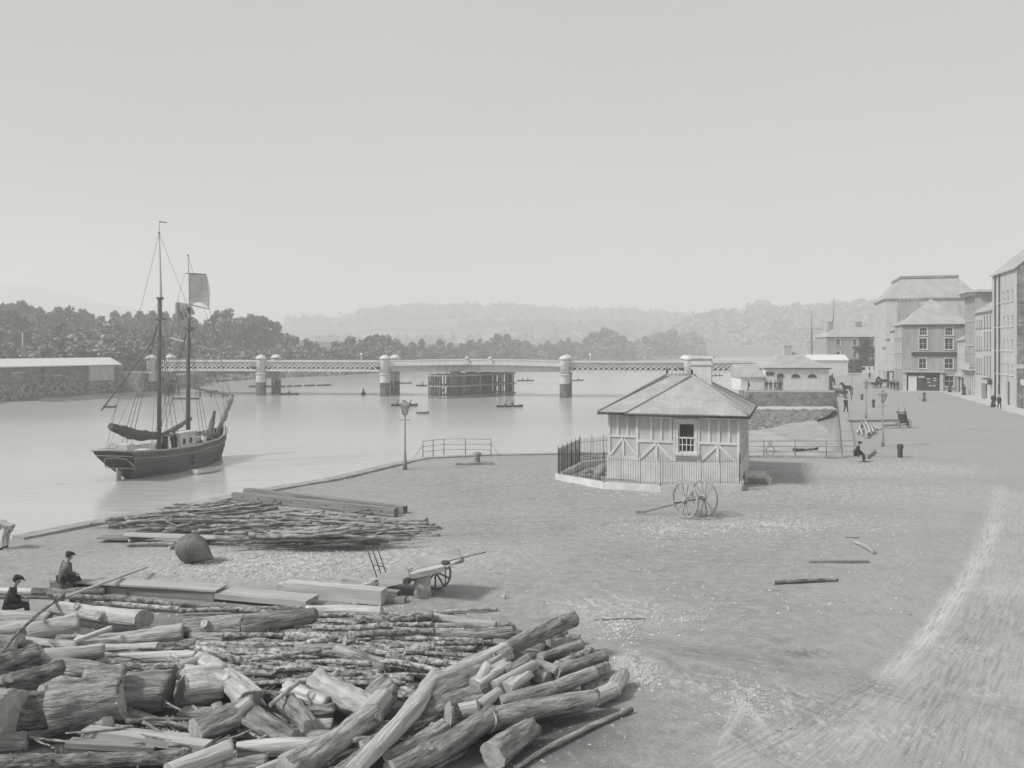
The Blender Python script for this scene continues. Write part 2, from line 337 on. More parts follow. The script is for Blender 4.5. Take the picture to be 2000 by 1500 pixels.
    # pale bark-chip and stone patches at the near right and round the log stack
    def blob(px,py,rx,ry,thr=.48):
        q=P(px,py); dx=mth('DIVIDE',mth('SUBTRACT',X,q.x),rx); dy=mth('DIVIDE',mth('SUBTRACT',Y,q.y),ry)
        r=mth('SQRT',mth('ADD',mth('MULTIPLY',dx,dx),mth('MULTIPLY',dy,dy)))
        return mth('MULTIPLY',mr(r,.3,1.1,1,0),mr(nz(3.4,10,.8,(1.5,.8,1),-.5),thr,thr+.14))
    for a in [(1510,1390,2.2,1.1),(1560,1470,1.3,.7),(1740,1430,1.8,.6),(1330,1330,1.6,1.0),(1235,1300,.8,1.3,.42),(1480,1355,1.8,.9),(1890,1270,1.3,.7),(1930,1150,1.2,1.0),(1190,1190,2.3,2.0,.46),(1500,1020,8,3,.50),(1300,1045,6,2.5,.52),(1650,960,14,5,.48),(640,1090,9,3.5,.44),(470,1110,5,2.5,.46),(1920,1090,1.3,1.2),(1960,1350,1.6,.5),(1100,940,8,4,.5),(1700,915,10,5,.46)]:
        base=mix(mth('MULTIPLY',blob(*a),.85),base,.55)
    dk=mth('MULTIPLY',blob(1570,1275,.9,.45,.44),.6); base=mix(dk,base,.09)
    for a in [(300,1330,9,6.5,.30),(700,1330,6,4.5,.30),(950,1420,3.6,2.6,.34),(150,1430,5,3,.3)]: base=mix(mth('MULTIPLY',blob(*a),.85),base,.07)  # dark bark-litter earth under the log pile, toned to deepen the shaded gaps too
    L.new(base,b.inputs['Base Color'])
    bp=n.new('ShaderNodeBump'); bp.inputs['Strength'].default_value=.75; bp.inputs['Distance'].default_value=.05
    hh=mth('ADD',nz(9,6,.7),mth('ADD',mth('MULTIPLY',nz(2.2,5),.9),mth('MULTIPLY',mth('MULTIPLY',rd,streak),.8)))
    L.new(hh,bp.inputs['Height']); L.new(bp.outputs[0],b.inputs['Normal'])
    return m
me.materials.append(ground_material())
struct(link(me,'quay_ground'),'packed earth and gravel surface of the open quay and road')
# ---- quay walls below the edge, coping stones along it
def wall_strip(name, pts, mat_, z0=0.0, z1=-5.5, th=.6, label=None, side=1):
    b=MB()
    for a,c in zip(pts[:-1],pts[1:]):
        d=(c-a).normalized(); nrm=V(d.y,-d.x,0)*side
        b.box(((a+c)/2+nrm*th/2+V(0,0,(z0+z1)/2-.02)),((c-a).length,th,abs(z1-z0)),mt=Matrix((d,V(-d.y,d.x,0),V(0,0,1))).transposed())
    o=b.build(name,mat_,fix=False); return tag(o,label,'wall') if label else o
wall_strip('quay_wall',EDGE,'quaywall',label='coursed stone quay wall dropping to the river in front of the log yard')
wall_strip('quay_wall',DOCKR,'quaywall',label='stone side wall of the small dock running toward the white building')
wall_strip('quay_wall',FARQ[:4],'rubble',z1=-2.4,label='rough stone quay wall below the white river building')
b=MB()
def coping(b, pts, wd=.75, h=.16, L0=1.3):
    for a,c in zip(pts[:-1],pts[1:]):
        d=c-a; n_=max(1,int(d.length/L0)); u=d.normalized(); nn=V(u.y,-u.x,0)
        for i in range(n_):
            p=a+d*((i+.5)/n_); ll=d.length/n_-.035
            b.box(p+nn*(wd/2-.12)+V(0,0,h/2-.05+random.uniform(-.015,.015)),(ll,wd+random.uniform(-.04,.04),h),mt=Matrix((u,V(-u.y,u.x,0),V(0,0,1))).transposed())
coping(b,EDGE[1:7]); tag(b.build('quay_coping','stone',fix=False),'line of pale coping stones along the river edge beyond the brushwood','kerb')
b=MB(); coping(b,EDGE[6:],.6,.14); tag(b.build('quay_coping','stone',fix=False),'stone coping behind the lamp post, under the river railings','kerb')
b=MB(); coping(b,DOCKR,.9,.14); tag(b.build('quay_coping','stone',fix=False),'broad pale coping on the side wall of the dock','kerb')
# ---- water
b=MB(); b.quad((-6000,-60,WZ),(6000,-60,WZ),(6000,9000,WZ),(-6000,9000,WZ))
def water_mat():
    m=bpy.data.materials.new('river_water'); m.use_nodes=True; n=m.node_tree.nodes; L=m.node_tree.links
    p=n['Principled BSDF']; p.inputs['Base Color'].default_value=(.44,.445,.432,1); p.inputs['Roughness'].default_value=.15; p.inputs['IOR'].default_value=1.33
    p.inputs['Specular IOR Level'].default_value=.45
    tc=n.new('ShaderNodeTexCoord'); mp=n.new('ShaderNodeMapping'); mp.inputs['Scale'].default_value=(.35,1,1); L.new(tc.outputs['Object'],mp.inputs[0])
    a=n.new('ShaderNodeTexNoise'); a.inputs['Scale'].default_value=1.3; a.inputs['Detail'].default_value=3; L.new(mp.outputs[0],a.inputs['Vector'])
    bp=n.new('ShaderNodeBump'); bp.inputs['Strength'].default_value=.35; bp.inputs['Distance'].default_value=.12; L.new(a.outputs['Fac'],bp.inputs['Height']); L.new(bp.outputs[0],p.inputs['Normal'])
    c=n.new('ShaderNodeTexNoise'); c.inputs['Scale'].default_value=.035; c.inputs['Detail'].default_value=4; L.new(mp.outputs[0],c.inputs['Vector'])
    r=n.new('ShaderNodeValToRGB'); r.color_ramp.elements[0].position=.35; r.color_ramp.elements[1].position=.68
    r.color_ramp.elements[0].color=(.44,.445,.435,1); r.color_ramp.elements[1].color=(.50,.505,.49,1); L.new(c.outputs['Fac'],r.inputs[0]); L.new(r.outputs[0],p.inputs['Base Color'])
    return m
struct(b.build('water',water_mat()),'smooth pale river')
b=MB(); b.quad((-9000,-80,-9),(9000,-80,-9),(9000,12000,-9),(-9000,12000,-9)); struct(b.build('river_bed','muddark'))
# ---- foreshore in the dock: ledge, dark weedy slope, pale mud
def sheet(name, rows, mt, nx=40, amp=.2, fr=.4, label=None):
    """rows: list of (leftpoint, rightpoint); lofted with noise"""
    b=MB(); vs=[]; sub=[]
    for (l1,r1),(l2,r2) in zip(rows[:-1],rows[1:]):
        for k in range(6): sub.append((l1.lerp(l2,k/6),r1.lerp(r2,k/6)))
    sub.append(rows[-1])
    for l,r in sub:
        for i in range(nx+1):
            p=l.lerp(r,i/nx); p=p.copy(); p.z+=amp*noise.fractal(V(p.x*fr,p.y*fr,2),1,2,4); vs.append(p)
    n=nx+1; fs=[(j*n+i,j*n+i+1,(j+1)*n+i+1,(j+1)*n+i) for j in range(len(sub)-1) for i in range(nx)]
    b.add(vs,fs,0,True); o=b.build(name,mt,fix=False); return struct(o,label)
sheet('dock_ledge',[(V(34,141.5,-2.3),V(52,141.5,-2.3)),(V(33,134,-2.3),V(50,134,-2.3)),(V(33,133.8,-3.4),V(50,133.8,-3.4))],'palestone',30,.08,.5,'pale ledge at the foot of the far dock wall')
sheet('foreshore',[(V(33,134.5,-2.3),V(50,134.5,-2.3)),(V(30,122,-2.4),V(46,126,-2.45)),(V(22,101,-2.86),V(42,120,-2.8)),(V(20,96,-3.3),V(41,116,-3.2))],'weed',70,.2,.9,'dark weedy stones of the foreshore inside the dock')
sheet('mud_bank',[(V(20,104,-3.3),V(42.5,124,-2.75)),(V(22,95,-3.02),V(39,108,-2.72)),(V(19,82,-3.06),V(32,84,-2.8)),(V(12,66,-3.3),V(24.3,64,-2.95))],'mud',40,.1,.25,'pale smooth mud on the dock floor')
# ---- far left bank: terrain and its quay
def bank_y(px):  # distance of the far waterline for a photo column
    T=[(-900,150),(-300,160),(0,160),(180,178),(290,190),(330,205),(420,250),(560,285),(640,300),(760,345),(900,415),(1050,490),(1200,590),(1380,745),(1500,820),(1620,900),(2200,980)]
    for (a,b_),(c,d) in zip(T[:-1],T[1:]):
        if a<=px<=c: return b_+(d-b_)*(px-a)/(c-a)
    return T[-1][1]
def hillmesh(name, prof, foot, ridge, back, zb=-4, mt='wood', nx=160, ny=26, amp=3, fr=.02, label=None, amp2=0, fr2=.1):
    """prof: list of (px, py) skyline; foot/ridge/back distances (numbers or functions of px)"""
    g=lambda f,px: f(px) if callable(f) else f
    def py(px):
        for (a,b_),(c,d) in zip(prof[:-1],prof[1:]):
            if a<=px<=c:
                t=(px-a)/(c-a); t=t*t*(3-2*t)*.5+t*.5; return b_+(d-b_)*t
        return prof[-1][1]
    vs=[]; x0,x1=prof[0][0],prof[-1][0]
    for j in range(ny+1):
        t=j/ny
        for i in range(nx+1):
            px=x0+(x1-x0)*i/nx; f=g(foot,px); r=g(ridge,px); bk=g(back,px)
            zr=H-(py(px)-HY)/F*r
            if t<.72: s=t/.72; Dd=f+(r-f)*s; s2=s**1.15; z=zb+(zr-zb)*(.35*s2+.65*(s2*s2*(3-2*s2)))
            else: s=(t-.72)/.28; Dd=r+(bk-r)*s; z=zr+(zb-zr)*s*s
            x=(px-1000)/F*Dd; a=amp*min(1,4*t)*noise.fractal(V(x*fr,Dd*fr,5),1,2,5)+(amp2*min(1,5*t)*noise.noise(V(x*fr2,Dd*fr2,1)) if amp2 else 0)
            vs.append((x,Dd,z+a))
    n=nx+1; b=MB(); b.add(vs,[(j*n+i,j*n+i+1,(j+1)*n+i+1,(j+1)*n+i) for j in range(ny) for i in range(nx)],0,True)
    return struct(b.build(name,mt,fix=False),label)
M['fields']=mat('hill_fields',.07,.24,.006,bump=0,st=(.7,1.6,1),lo=.42,hi=.58)
M['woodland']=mat('woodland_canopy',.05,.12,.05,bump=.6,bscale=.1,dist=4)
M['grassland']=mat('bank_grass',.12,.22,.05,bump=.3,bscale=.5,dist=.3)
hillmesh('mountain',[(-500,640),(-260,600),(-80,563),(55,555),(120,568),(220,592),(330,618),(480,650)],1900,2500,3200,mt='woodland',nx=60,amp=10,fr=.002,label='faint mountain beyond the wooded left bank')
hillmesh('hills',[(420,650),(560,637),(690,629),(720,619),(770,612),(900,611),(1010,608),(1120,616),(1240,620),(1330,624),(1420,630),(1560,640)],1000,1900,2500,mt='fields',nx=200,amp=7,fr=.006,label='hill of fields and hedges behind the bridge',amp2=2,fr2=.05)
hillmesh('hills',[(1290,690),(1340,640),(1390,628),(1440,620),(1480,613),(1540,612),(1600,613),(1650,606),(1735,598),(1850,588),(2100,570)],lambda p:900,1350,1900,mt='woodland',nx=160,amp=5,fr=.01,label='wooded slope on the right beyond the ivy terrace',amp2=4,fr2=.06)
hillmesh('far_bank',[(-900,640),(-400,640),(0,640),(250,648),(420,655),(560,665),(700,670),(1000,672),(1380,673),(1500,674),(1700,674)],bank_y,lambda p:bank_y(p)+260-.08*max(0,p),lambda p:bank_y(p)+420,zb=-3.4,mt='grassland',nx=160,ny=30,amp=.8,fr=.03,label='low far bank of the river under the trees')
# ================================================================ TREES AND FAR BANK
from mathutils.bvhtree import BVHTree
def bvh(o):
    me=o.data; return BVHTree.FromPolygons([v.co.copy() for v in me.vertices],[tuple(p.vertices) for p in me.polygons])
hills=[o for o in C.objects if o.name.startswith('hills')]; bankb=bvh(C.objects['far_bank']); hillb=[bvh(h) for h in hills]
def zg(x,y,t=None):
    r=(t or bankb).ray_cast(V(x,y,500),V(0,0,-1)); return r[0].z if r[0] else -3.0
def leafball(b, c, r, n, s, rng, flat=.8):
    for _ in range(n):
        d=V(rng.gauss(0,1),rng.gauss(0,1),rng.gauss(0,1)).normalized(); q=c+V(d.x,d.y,d.z*flat)*r*(.55+.5*rng.random())
        u=V(rng.gauss(0,1),rng.gauss(0,1),rng.gauss(0,1)).normalized(); w_=u.cross(d)
        w_=w_.normalized() if w_.length>.01 else V(1,0,0); u=(d*.5+u).cross(w_).normalized(); k=s*rng.uniform(.6,1.3)
        b.add([q-u*k-w_*k*.6,q+u*k*.8-w_*k,q+u*k+w_*k*.7,q-u*k*.7+w_*k],[(0,1,2,3)])
def tree_proto(seed, kind):
    rng=random.Random(seed); cr=MB(); tr=MB(); Ht=10
    cl=[]
    if kind=='round': W,zb,nc=4.3,2.4,46
    elif kind=='tall': W,zb,nc=2.6,2.2,34
    elif kind=='wide': W,zb,nc=5.2,1.8,54
    elif kind=='pine': W,zb,nc=3.6,5.5,26
    elif kind=='bush': W,zb,nc=5.5,.6,44
    cone=(kind=='conifer')
    if cone: W,zb,nc=2.2,1,30
    for i in range(nc):
        t=rng.random(); a=rng.random()*2*pi
        if cone: z=zb+(Ht-zb)*t; rad=W*(1-t)*.8; rr=.35+.7*(1-t)
        else:
            z=zb+(Ht-1.2-zb)*t; prof=sqrt(max(.05,1-(2*t-.85)**2*.9)); rad=W*prof*sqrt(rng.random())*.85*(.75+.4*noise.noise(V(cos(a)*1.4,sin(a)*1.4,seed*3.1+z*.3))); rr=rng.uniform(.7,1.35)
        c=V(cos(a)*rad,sin(a)*rad,z); cl.append(c); leafball(cr,c,rr,30,.34,rng)
    tr.tube([(0,0,-1.5),(.05,0,zb*.5),(0,.1,zb+1),(.1,0,Ht*.72)],[.42,.3,.24,.06],7)
    for c in rng.sample(cl,8):
        s=V(0,0,max(zb*.7,c.z*.45)); tr.tube([s,s.lerp(c,.5)+V(0,0,.3),c],[.15,.1,.04],5)
    return cr.mesh('crown'),tr.mesh('trunk')
PR={}
for k,sd_ in (('round',1),('round2',2),('tall',3),('wide',4),('wide2',5),('pine',6),('bush',7),('conifer',8)):
    c_,t_=tree_proto(sd_,k.rstrip('2')); c2_=c_.copy(); c_.materials.append(M['leaf']); c2_.materials.append(M['leafpale']); t_.materials.append(M['trunk']); PR[k]=(c_,t_,c2_)
trng=random.Random(11)
def tree(px, pytop, D, kind, label, group, pale=False, name='tree', t=None, squash=1.0):
    x=(px-1000)/F*D; z0=zg(x,D,t)-.2; h=H-(pytop-HY)/F*D-z0
    if h<1.5: return
    e=empty(name,(x,D,z0),trng.uniform(0,6.28),label,'tree',group); s=h/10; sx_=max(s,.55 if h<8 else s)*squash*trng.uniform(.78,1.25); e.scale=(sx_,sx_,s)
    p=PR[kind]; link(p[2] if pale else p[0],'crown',e); link(p[1],'trunk',e)
def interp(T,x):
    for (a,b_),(c,d) in zip(T[:-1],T[1:]):
        if a<=x<=c: return b_+(d-b_)*(x-a)/(c-a)
    return T[0][1] if x<T[0][0] else T[-1][1]
SKL=[(-60,590),(0,588),(30,582),(60,590),(95,606),(120,590),(150,598),(200,612),(232,600),(262,604),(300,604),(350,606),(385,618)]
g1='trees in the wood on the left hillside'
px=-50
while px<400:
    tree(px,interp(SKL,px)+trng.uniform(0,6),bank_y(px)+trng.uniform(190,225),trng.choice(['round','round2','wide','wide2']),'tall dark tree on the crest of the left hillside wood','crest trees of the left hillside wood'); px+=trng.uniform(16,26)
for (lo,hi,dy,off,st,lab,grp) in [(-50,430,24,145,26,'full dark tree midway up the left hillside wood','middle trees of the left hillside wood'),(-50,470,44,100,30,'leafy tree low on the left hillside, above the riverside trees','lower trees of the left hillside wood')]:
    px=lo
    while px<hi:
        tree(px,interp(SKL,px)+dy+trng.uniform(-8,10),bank_y(px)+off+trng.uniform(-15,15),trng.choice(['round','round2','wide','wide2']),lab,grp,trng.random()<.2); px+=st*trng.uniform(.7,1.2)
ORD=['first','second','third','fourth','fifth','sixth','seventh','eighth','ninth','tenth','eleventh']
PT=[(120,652,'round'),(150,645,'wide'),(182,640,'round2'),(212,648,'wide2'),(246,655,'round'),(272,662,'wide'),(52,672,'bush'),(15,665,'round2'),(-25,660,'wide'),(300,668,'bush'),(84,668,'bush')]
for i_,(px,py,k) in enumerate(sorted(PT)):
    tree(px,py,bank_y(px)+58+trng.uniform(-8,12),k,'pale feathery tree behind the long shed, %s from the left'%ORD[i_],'pale trees behind the long shed',True,squash=1.15)
PT=[(425,606,'round'),(446,602,'wide'),(470,622,'round2'),(492,610,'pine'),(512,614,'pine'),(540,624,'tall'),(560,650,'round'),(520,640,'wide'),(480,645,'wide2'),(440,640,'round'),(405,628,'round2')]
for i_,(px,py,k) in enumerate(sorted(PT)):
    tree(px,py,bank_y(px)+105+trng.uniform(-12,12),k,('tree' if k!='pine' else 'flat-topped pine')+' in the tall clump above the left bridge span, %s from the left'%ORD[i_],'clump above the left bridge span' if k!='pine' else 'flat-topped pines',name='tree' if k!='pine' else 'pine_tree')
px=400
while px<640:
    tree(px,trng.uniform(668,686),bank_y(px)+trng.uniform(15,50),trng.choice(['bush','wide','round']),'low bushy tree on the bank just beyond the left bridge span','low trees beyond the left bridge span',trng.random()<.5); px+=trng.uniform(12,20)
SKC=[(560,655),(590,652),(620,668),(650,662),(690,652),(715,664),(740,646),(765,655),(790,668),(830,662),(880,664),(920,660),(950,664),(975,652),(995,650),(1030,662),(1080,664),(1120,660),(1160,644),(1190,640),(1215,652),(1240,655),(1290,648),(1325,640),(1360,646),(1376,656)]
px=562
while px<1372:
    tree(px,interp(SKC,px)+trng.choice([-3,0,1,3,8,10])+trng.uniform(-2,2),bank_y(px)+trng.uniform(35,60),trng.choice(['round','round2','wide','wide2','tall']),'tall tree in the long row on the far bank behind the bridge','tall bank trees behind the bridge'); px+=trng.uniform(13,22)*(1 if px<1000 else .8)
px=640
while px<1380:
    tree(px,interp(SKC,px)+trng.uniform(14,24),bank_y(px)+trng.uniform(8,22),trng.choice(['bush','wide','bush','round2']),'low bushy tree along the far waterline behind the bridge','low waterline trees behind the bridge',trng.random()<.3); px+=trng.uniform(14,22)
# woods too dense to count, on the hills
def wood(name, lab, hb, rows, seed, s=1.0, mt='leaf', n=11):
    rng=random.Random(seed); b=MB()
    for (px0,px1,d0,d1,cnt,r) in rows:
        for _ in range(cnt):
            D_=rng.uniform(d0,d1); x=(rng.uniform(px0,px1)-1000)/F*D_; z=zg(x,D_,hb)
            if z<-2.9: continue
            rr=r*rng.uniform(.7,1.3); leafball(b,V(x,D_,z+rr*.8),rr,n,rr*.42,rng,1.0)
    tag(b.build(name,mt,fix=False),lab,'wood',None,'stuff')
wood('woodland','dense dark wood covering the slope on the right, below the skyline',hillb[1],[(1300,1760,960,1360,2100,6.5),(1330,1420,1250,1360,60,9),(1470,1500,1250,1360,40,9),(1700,2050,1200,1360,300,6.5)],5)
wood('woodland','distant wood and hedges along the top of the middle hill',hillb[0],[(560,1340,1780,1910,420,9),(700,900,1840,1900,120,9),(560,1340,1200,1240,170,7),(900,1300,1500,1540,130,7),(640,1000,1640,1660,90,6),(1000,1400,1300,1900,330,8)],6,n=9)
b=MB(); rng=random.Random(3)
for _ in range(900):
    px=rng.uniform(-60,560); D_=bank_y(px)+rng.uniform(40,240); x=(px-1000)/F*D_; leafball(b,V(x,D_,zg(x,D_)+1.2),rng.uniform(1.5,3),9,1,rng)
tag(b.build('undergrowth','leaf',fix=False),'undergrowth between the trees of the left hillside','undergrowth',None,'stuff')
b=MB()
for _ in range(1500):
    px=rng.uniform(330,1385); D_=bank_y(px)+rng.uniform(1,18)*rng.random()**.5; x=(px-1000)/F*D_; leafball(b,V(x,D_,zg(x,D_)+.5),rng.uniform(.6,1.7)*D_/400+.3,7,.5*D_/400+.15,rng)
tag(b.build('reeds','leafpale',fix=False),'pale scrub and reeds along the far waterline','scrub',None,'stuff')
# house roofs and poles peeping from the left wood
e=empty('telegraph_pole',(( 44-1000)/F*262,262,zg((44-1000)/F*262,262)),0,'white pole standing in the left hillside wood','pole'); b=MB(); b.tube([(0,0,0),(0,0,9.5)],[.16,.12],8); b.build('post','white',e); b=MB(); b.box((0,0,9),(.9,.1,.1)); b.build('crossarm','white',e)
e=empty('house',( (123-1000)/F*258,258,zg((123-1000)/F*258,258)),.2,'small pale house with a chimney among the pale trees','house')
b=MB(); b.box((0,0,3),(6,5,6)); b.build('wall','stuccopale',e)
b=MB(); b.prism([(-3.3,0,6.003),(3.3,0,6.003),(0,0,8)],(0,-2.8,0),(0,2.8,0)); r_=b.build('roof','slatefar',e); b=MB(); b.box((0,0,8.2),(.9,.9,2)); b.build('chimney','rubble',r_)
b=MB(); b.box((-1.2,-2.53,3.6),(.9,.06,1.3)); b.build('window','glass',e); b=MB(); b.box((1.2,-2.53,3.6),(.9,.06,1.3)); b.build('window','glass',e)

# ---- left quay with long shed
def bankpt(px,D,z): return V((px-1000)/F*D,D,z)
a0=bankpt(-260,158,.2); a1=bankpt(0,163,.2); a2=bankpt(292,190,.2)
b=MB(); nb_=V(-.1,1,0)*48
for p,q in ((a0,a1),(a1,a2)):
    b.loft([[p+V(0,0,-5.5),p,p+nb_,p+nb_+V(0,0,-5.5)],[q+V(0,0,-5.5),q,q+nb_,q+nb_+V(0,0,-5.5)]],True,True)
tag(b.build('far_quay','weed'),'dark weedy stone quay under the long shed on the left bank','quay')
dirq=(a2-a1).normalized(); angq=atan2(dirq.y,dirq.x)
sh=empty('boat_shed',a1-dirq*22+V(-dirq.y,dirq.x,0)*1.6+V(0,0,.02),angq,'long low shed with a pale roof on the left bank quay','shed')
Ls=(a2-a1).length*.80+22
b=MB(); b.box((Ls/2,5,1.7),(Ls,10,3.4)); b.build('wall','shedwall',sh)
b=MB(); b.prism([(-.4,-.6,3.3),(-.4,3.5,4.75),(-.4,10.6,3.4),(-.4,10.6,3.25),(-.4,3.5,4.5),(-.4,-.6,3.12)],(0,0,0),(Ls+.8,0,0)); b.build('roof','white',sh)
for x,w_,h_ in ((26,2.2,2.0),(43.5,3.2,2.6),(34,1.4,1.2),(14,2.4,2.2)):
    b=MB(); b.box((x,-.04,h_/2+.0),(w_,.1,h_)); d_=b.build('door','beamgrey',sh); b=MB(); b.box((x,-.06,h_+.08),(w_+.5,.16,.16)); b.build('lintel','palestone',d_)
for x in (31,52): b=MB(); b.tube([(x,-.14,0),(x,-.14,3.2)],.09,6); b.build('drainpipe','iron',sh)
b=MB(); p=a2-dirq*10.5; b.box(p+V(-dirq.y,dirq.x,0)*2.3+V(0,0,1.4),(5.5,2.5,2.8),angq); b.box(p+V(-dirq.y,dirq.x,0)*2.3+V(0,0,2.9),(5.9,2.9,.25),angq); tag(b.build('gate_wall','stuccopale'),'pale stone wall between the long shed and the bridge','wall')
sheet('mud_bank',[(bankpt(-260,160,-1.6),bankpt(300,188,-2.3)),(bankpt(-260,150,-3.0),bankpt(330,180,-2.8)),(bankpt(-260,138,-3.4),bankpt(345,172,-3.4))],'muddark',70,.35,.15,'dark mud at the foot of the left quay')
b=MB(); t0,t1=bankpt(322,186,-.2),bankpt(452,176,-2.7)
b.bar(t0,t1,1.6,.2)
for k in range(6):
    q=t0.lerp(t1,k/6+.04); b.tube([q+V(0,0,.1),V(q.x,q.y,-4.5)],.14,6)
tag(b.build('gangway','oldtimber'),'sloping timber slip on short piles running into the water beside the bridge','slipway')
b=MB(); b.bar(bankpt(338,170,-2.85),bankpt(388,170,-2.85),.6,.4); b.bar(bankpt(404,190,-2.6),bankpt(426,191,-2.6),.7,.5); tag(b.build('raft','oldtimber'),'flat dark raft afloat between the schooner masts and bridge','raft')

# ---- iron bridge
A=V(-77.7,187,0); B_=V(50,171.5,0); dv=(B_-A); Lb=dv.length; ang=atan2(dv.y,dv.x); u=dv.normalized(); BW=8.2
def along(px):   # distance along front face at photo column px
    k=(px-1000)/F; return (k*A.y-A.x)/(u.x-k*u.y)
br=empty('iron_bridge',A,ang,'long pale iron road bridge on paired cylinder piers across the river','bridge')
ZT,ZB=4.35,2.08
PIERS=[along(510),along(752),along(1103),along(1345)]
def lattice(x0,x1,y,nm='lattice_girder'):
    b=MB(); b.box(((x0+x1)/2,y,ZT-.15),(x1-x0,.5,.3)); b.box(((x0+x1)/2,y,ZB+.2),(x1-x0,.5,.4))
    z0,z1=ZB+.3,ZT-.25; hh=z1-z0; p=1.05; n=int((x1-x0)/p)
    for i in range(-2,n+1):
        for s in (1,-1):
            xa=x0+i*p; xb=xa+2*p
            if s<0: xa=x0+(i+2)*p; xb=x0+i*p
            if min(xa,xb)<x0 or max(xa,xb)>x1: continue
            b.bar((xa,y-.06*s-.1,z0),(xb,y-.06*s-.1,z1),.05,.30,up=(0,1,0)) if False else b.bar((xa,y-.08*s,z0),(xb,y-.08*s,z1),.06,.2)
    b.box(((x0+x1)/2,y+.32*(1 if y<2 else -1),ZB+1.52),(x1-x0,.06,.95))
    return b.build(nm,'girder',br)
ends=[0.8]+PIERS+[Lb-.5]
for i,(x0,x1) in enumerate(zip(ends[:-1],ends[1:])):
    if i==2: continue
    lattice(x0+1.0,x1-1.0,0); lattice(x0+1,x1-1,BW)
    b=MB(); b.box(((x0+x1)/2,BW/2,ZB+.55),(x1-x0-.2,BW-1.1,.7))
    for k in range(int((x1-x0)/2)): b.box((x0+1.2+k*2,BW/2,ZB+.05),(.2,BW-.7,.3))
    b.build('deck','oldtimber',br)
# swing span
x0,x1=PIERS[1]+.9,PIERS[2]-.9; n=44
def zc(t): return ZT+.0+.30*sin(pi*t)
for y in (-.15,BW+.15):
    b=MB()
    for i in range(n):
        ta,tb=i/n,(i+1)/n; xa,xb=x0+(x1-x0)*ta,x0+(x1-x0)*tb
        b.bar((xa,y,zc(ta)-.06),(xb,y,zc(tb)-.06),.22,.13); b.bar((xa,y,zc(ta)-1.05),(xb,y,zc(tb)-1.05),.6,.14)
        b.bar((xa,y,zc(ta)-.55),(xa,y,zc(ta)-1.0),.07); b.bar((xa,y,zc(ta)-.1),(xa,y,zc(ta)-1.0),.06)
        b.bar((xa,y,zc(ta)-.5),(xb,y,zc(tb)-.5),.05,.75)
        if i%2==0: b.box((xa,y+.26*(1 if y<0 else -1),zc(ta)-1.4),(.2,.62,.55))
    b.build('parapet','girder',br)
    b=MB()
    for i in range(n):
        ta,tb=i/n,(i+1)/n; xa,xb=x0+(x1-x0)*ta,x0+(x1-x0)*tb; yy=y+(.62 if y<0 else -.62)
        dz=1.0+.35*sin(pi*ta); dz2=1.0+.35*sin(pi*tb)
        b.quad((xa,yy,zc(ta)-1.1),(xb,yy,zc(tb)-1.1),(xb,yy,zc(tb)-1.15-dz2),(xa,yy,zc(ta)-1.15-dz)); b.bar((xa,yy,zc(ta)-1.15-dz),(xb,yy,zc(tb)-1.15-dz2),.34,.1)
    b.build('plate_girder','girder',br)
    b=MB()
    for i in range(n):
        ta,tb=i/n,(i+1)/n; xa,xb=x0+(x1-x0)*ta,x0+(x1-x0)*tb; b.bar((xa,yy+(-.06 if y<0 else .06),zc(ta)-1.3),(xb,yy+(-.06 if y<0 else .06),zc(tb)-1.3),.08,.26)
    b.build('shadow_strip','oldtimber',br).name='shade_strip'  # dark strip painting in the shade line under the parapet overhang
b=MB()
for i in range(n):
    ta,tb=i/n,(i+1)/n; xa,xb=x0+(x1-x0)*ta,x0+(x1-x0)*tb; b.bar((xa,BW/2,zc(ta)-1.3),(xb,BW/2,zc(tb)-1.3),BW-.2,.2)
b.build('deck','girder',br)
for dx in (-2.4,2.4):
    b=MB(); xm=(x0+x1)/2+dx+1.0; b.box((xm,-.2,ZT-.2),(1.0,.5,1.2)); b.tube([(xm,-.2,ZT+.4),(xm,-.2,ZT+.75),(xm,-.2,ZT+1.0)],[.5,.28,.05],8); b.build('pedestal','girder',br)
for px_ in PIERS+[.2]:
    for y in (0,BW):
        b=MB(); b.tube([(px_,y,1.7),(px_,y,ZT-.1),(px_,y,ZT+.35)],[.92,.92,.98],20); b.tube([(px_,y,1.45),(px_,y,1.72)],1.2,20)
        p_=b.build('pier_column','pier',br)
        b=MB(); b.tube([(px_,y,ZT+.352),(px_,y,ZT+.52),(px_,y,ZT+.9),(px_,y,ZT+1.15),(px_,y,ZT+1.25)],[1.18,1.18,.85,.4,.05],20); b.build('domed_cap','white',p_)
        b=MB(); b.tube([(px_,y,-.2),(px_,y,1.45)],1.02,20,caps=False); b.build('lower_cylinder','pier',p_)
        b=MB(); b.tube([(px_,y,-6),(px_,y,-.2)],1.03,20,caps=False); b.build('wet_cylinder','pierwet',p_)
    b=MB(); b.prism([(px_-.12,1,1.6),(px_-.12,BW-1,1.6),(px_-.12,BW-1,-1.6),(px_-.12,BW-2,0),(px_-.12,BW/2,.7),(px_-.12,2,0),(px_-.12,1,-1.6)],(0,0,0),(.24,0,0)); b.build('cross_brace','pier',br)
for px_,y in ((705,.3),(1153,.3)):
    xx=along(px_); b=MB(); b.tube([(xx,y,ZT-.02),(xx,y,ZT+.9)],[.13,.06],8); b.bar((xx-.3,y,ZT+.75),(xx+.3,y,ZT+.75),.06)
    l_=b.build('bridge_lamp','white',br); b=MB(); b.ball((xx,y,ZT+1.3),.28,8,6,sc=(1,1,1.25)); b.build('globe','white',l_)
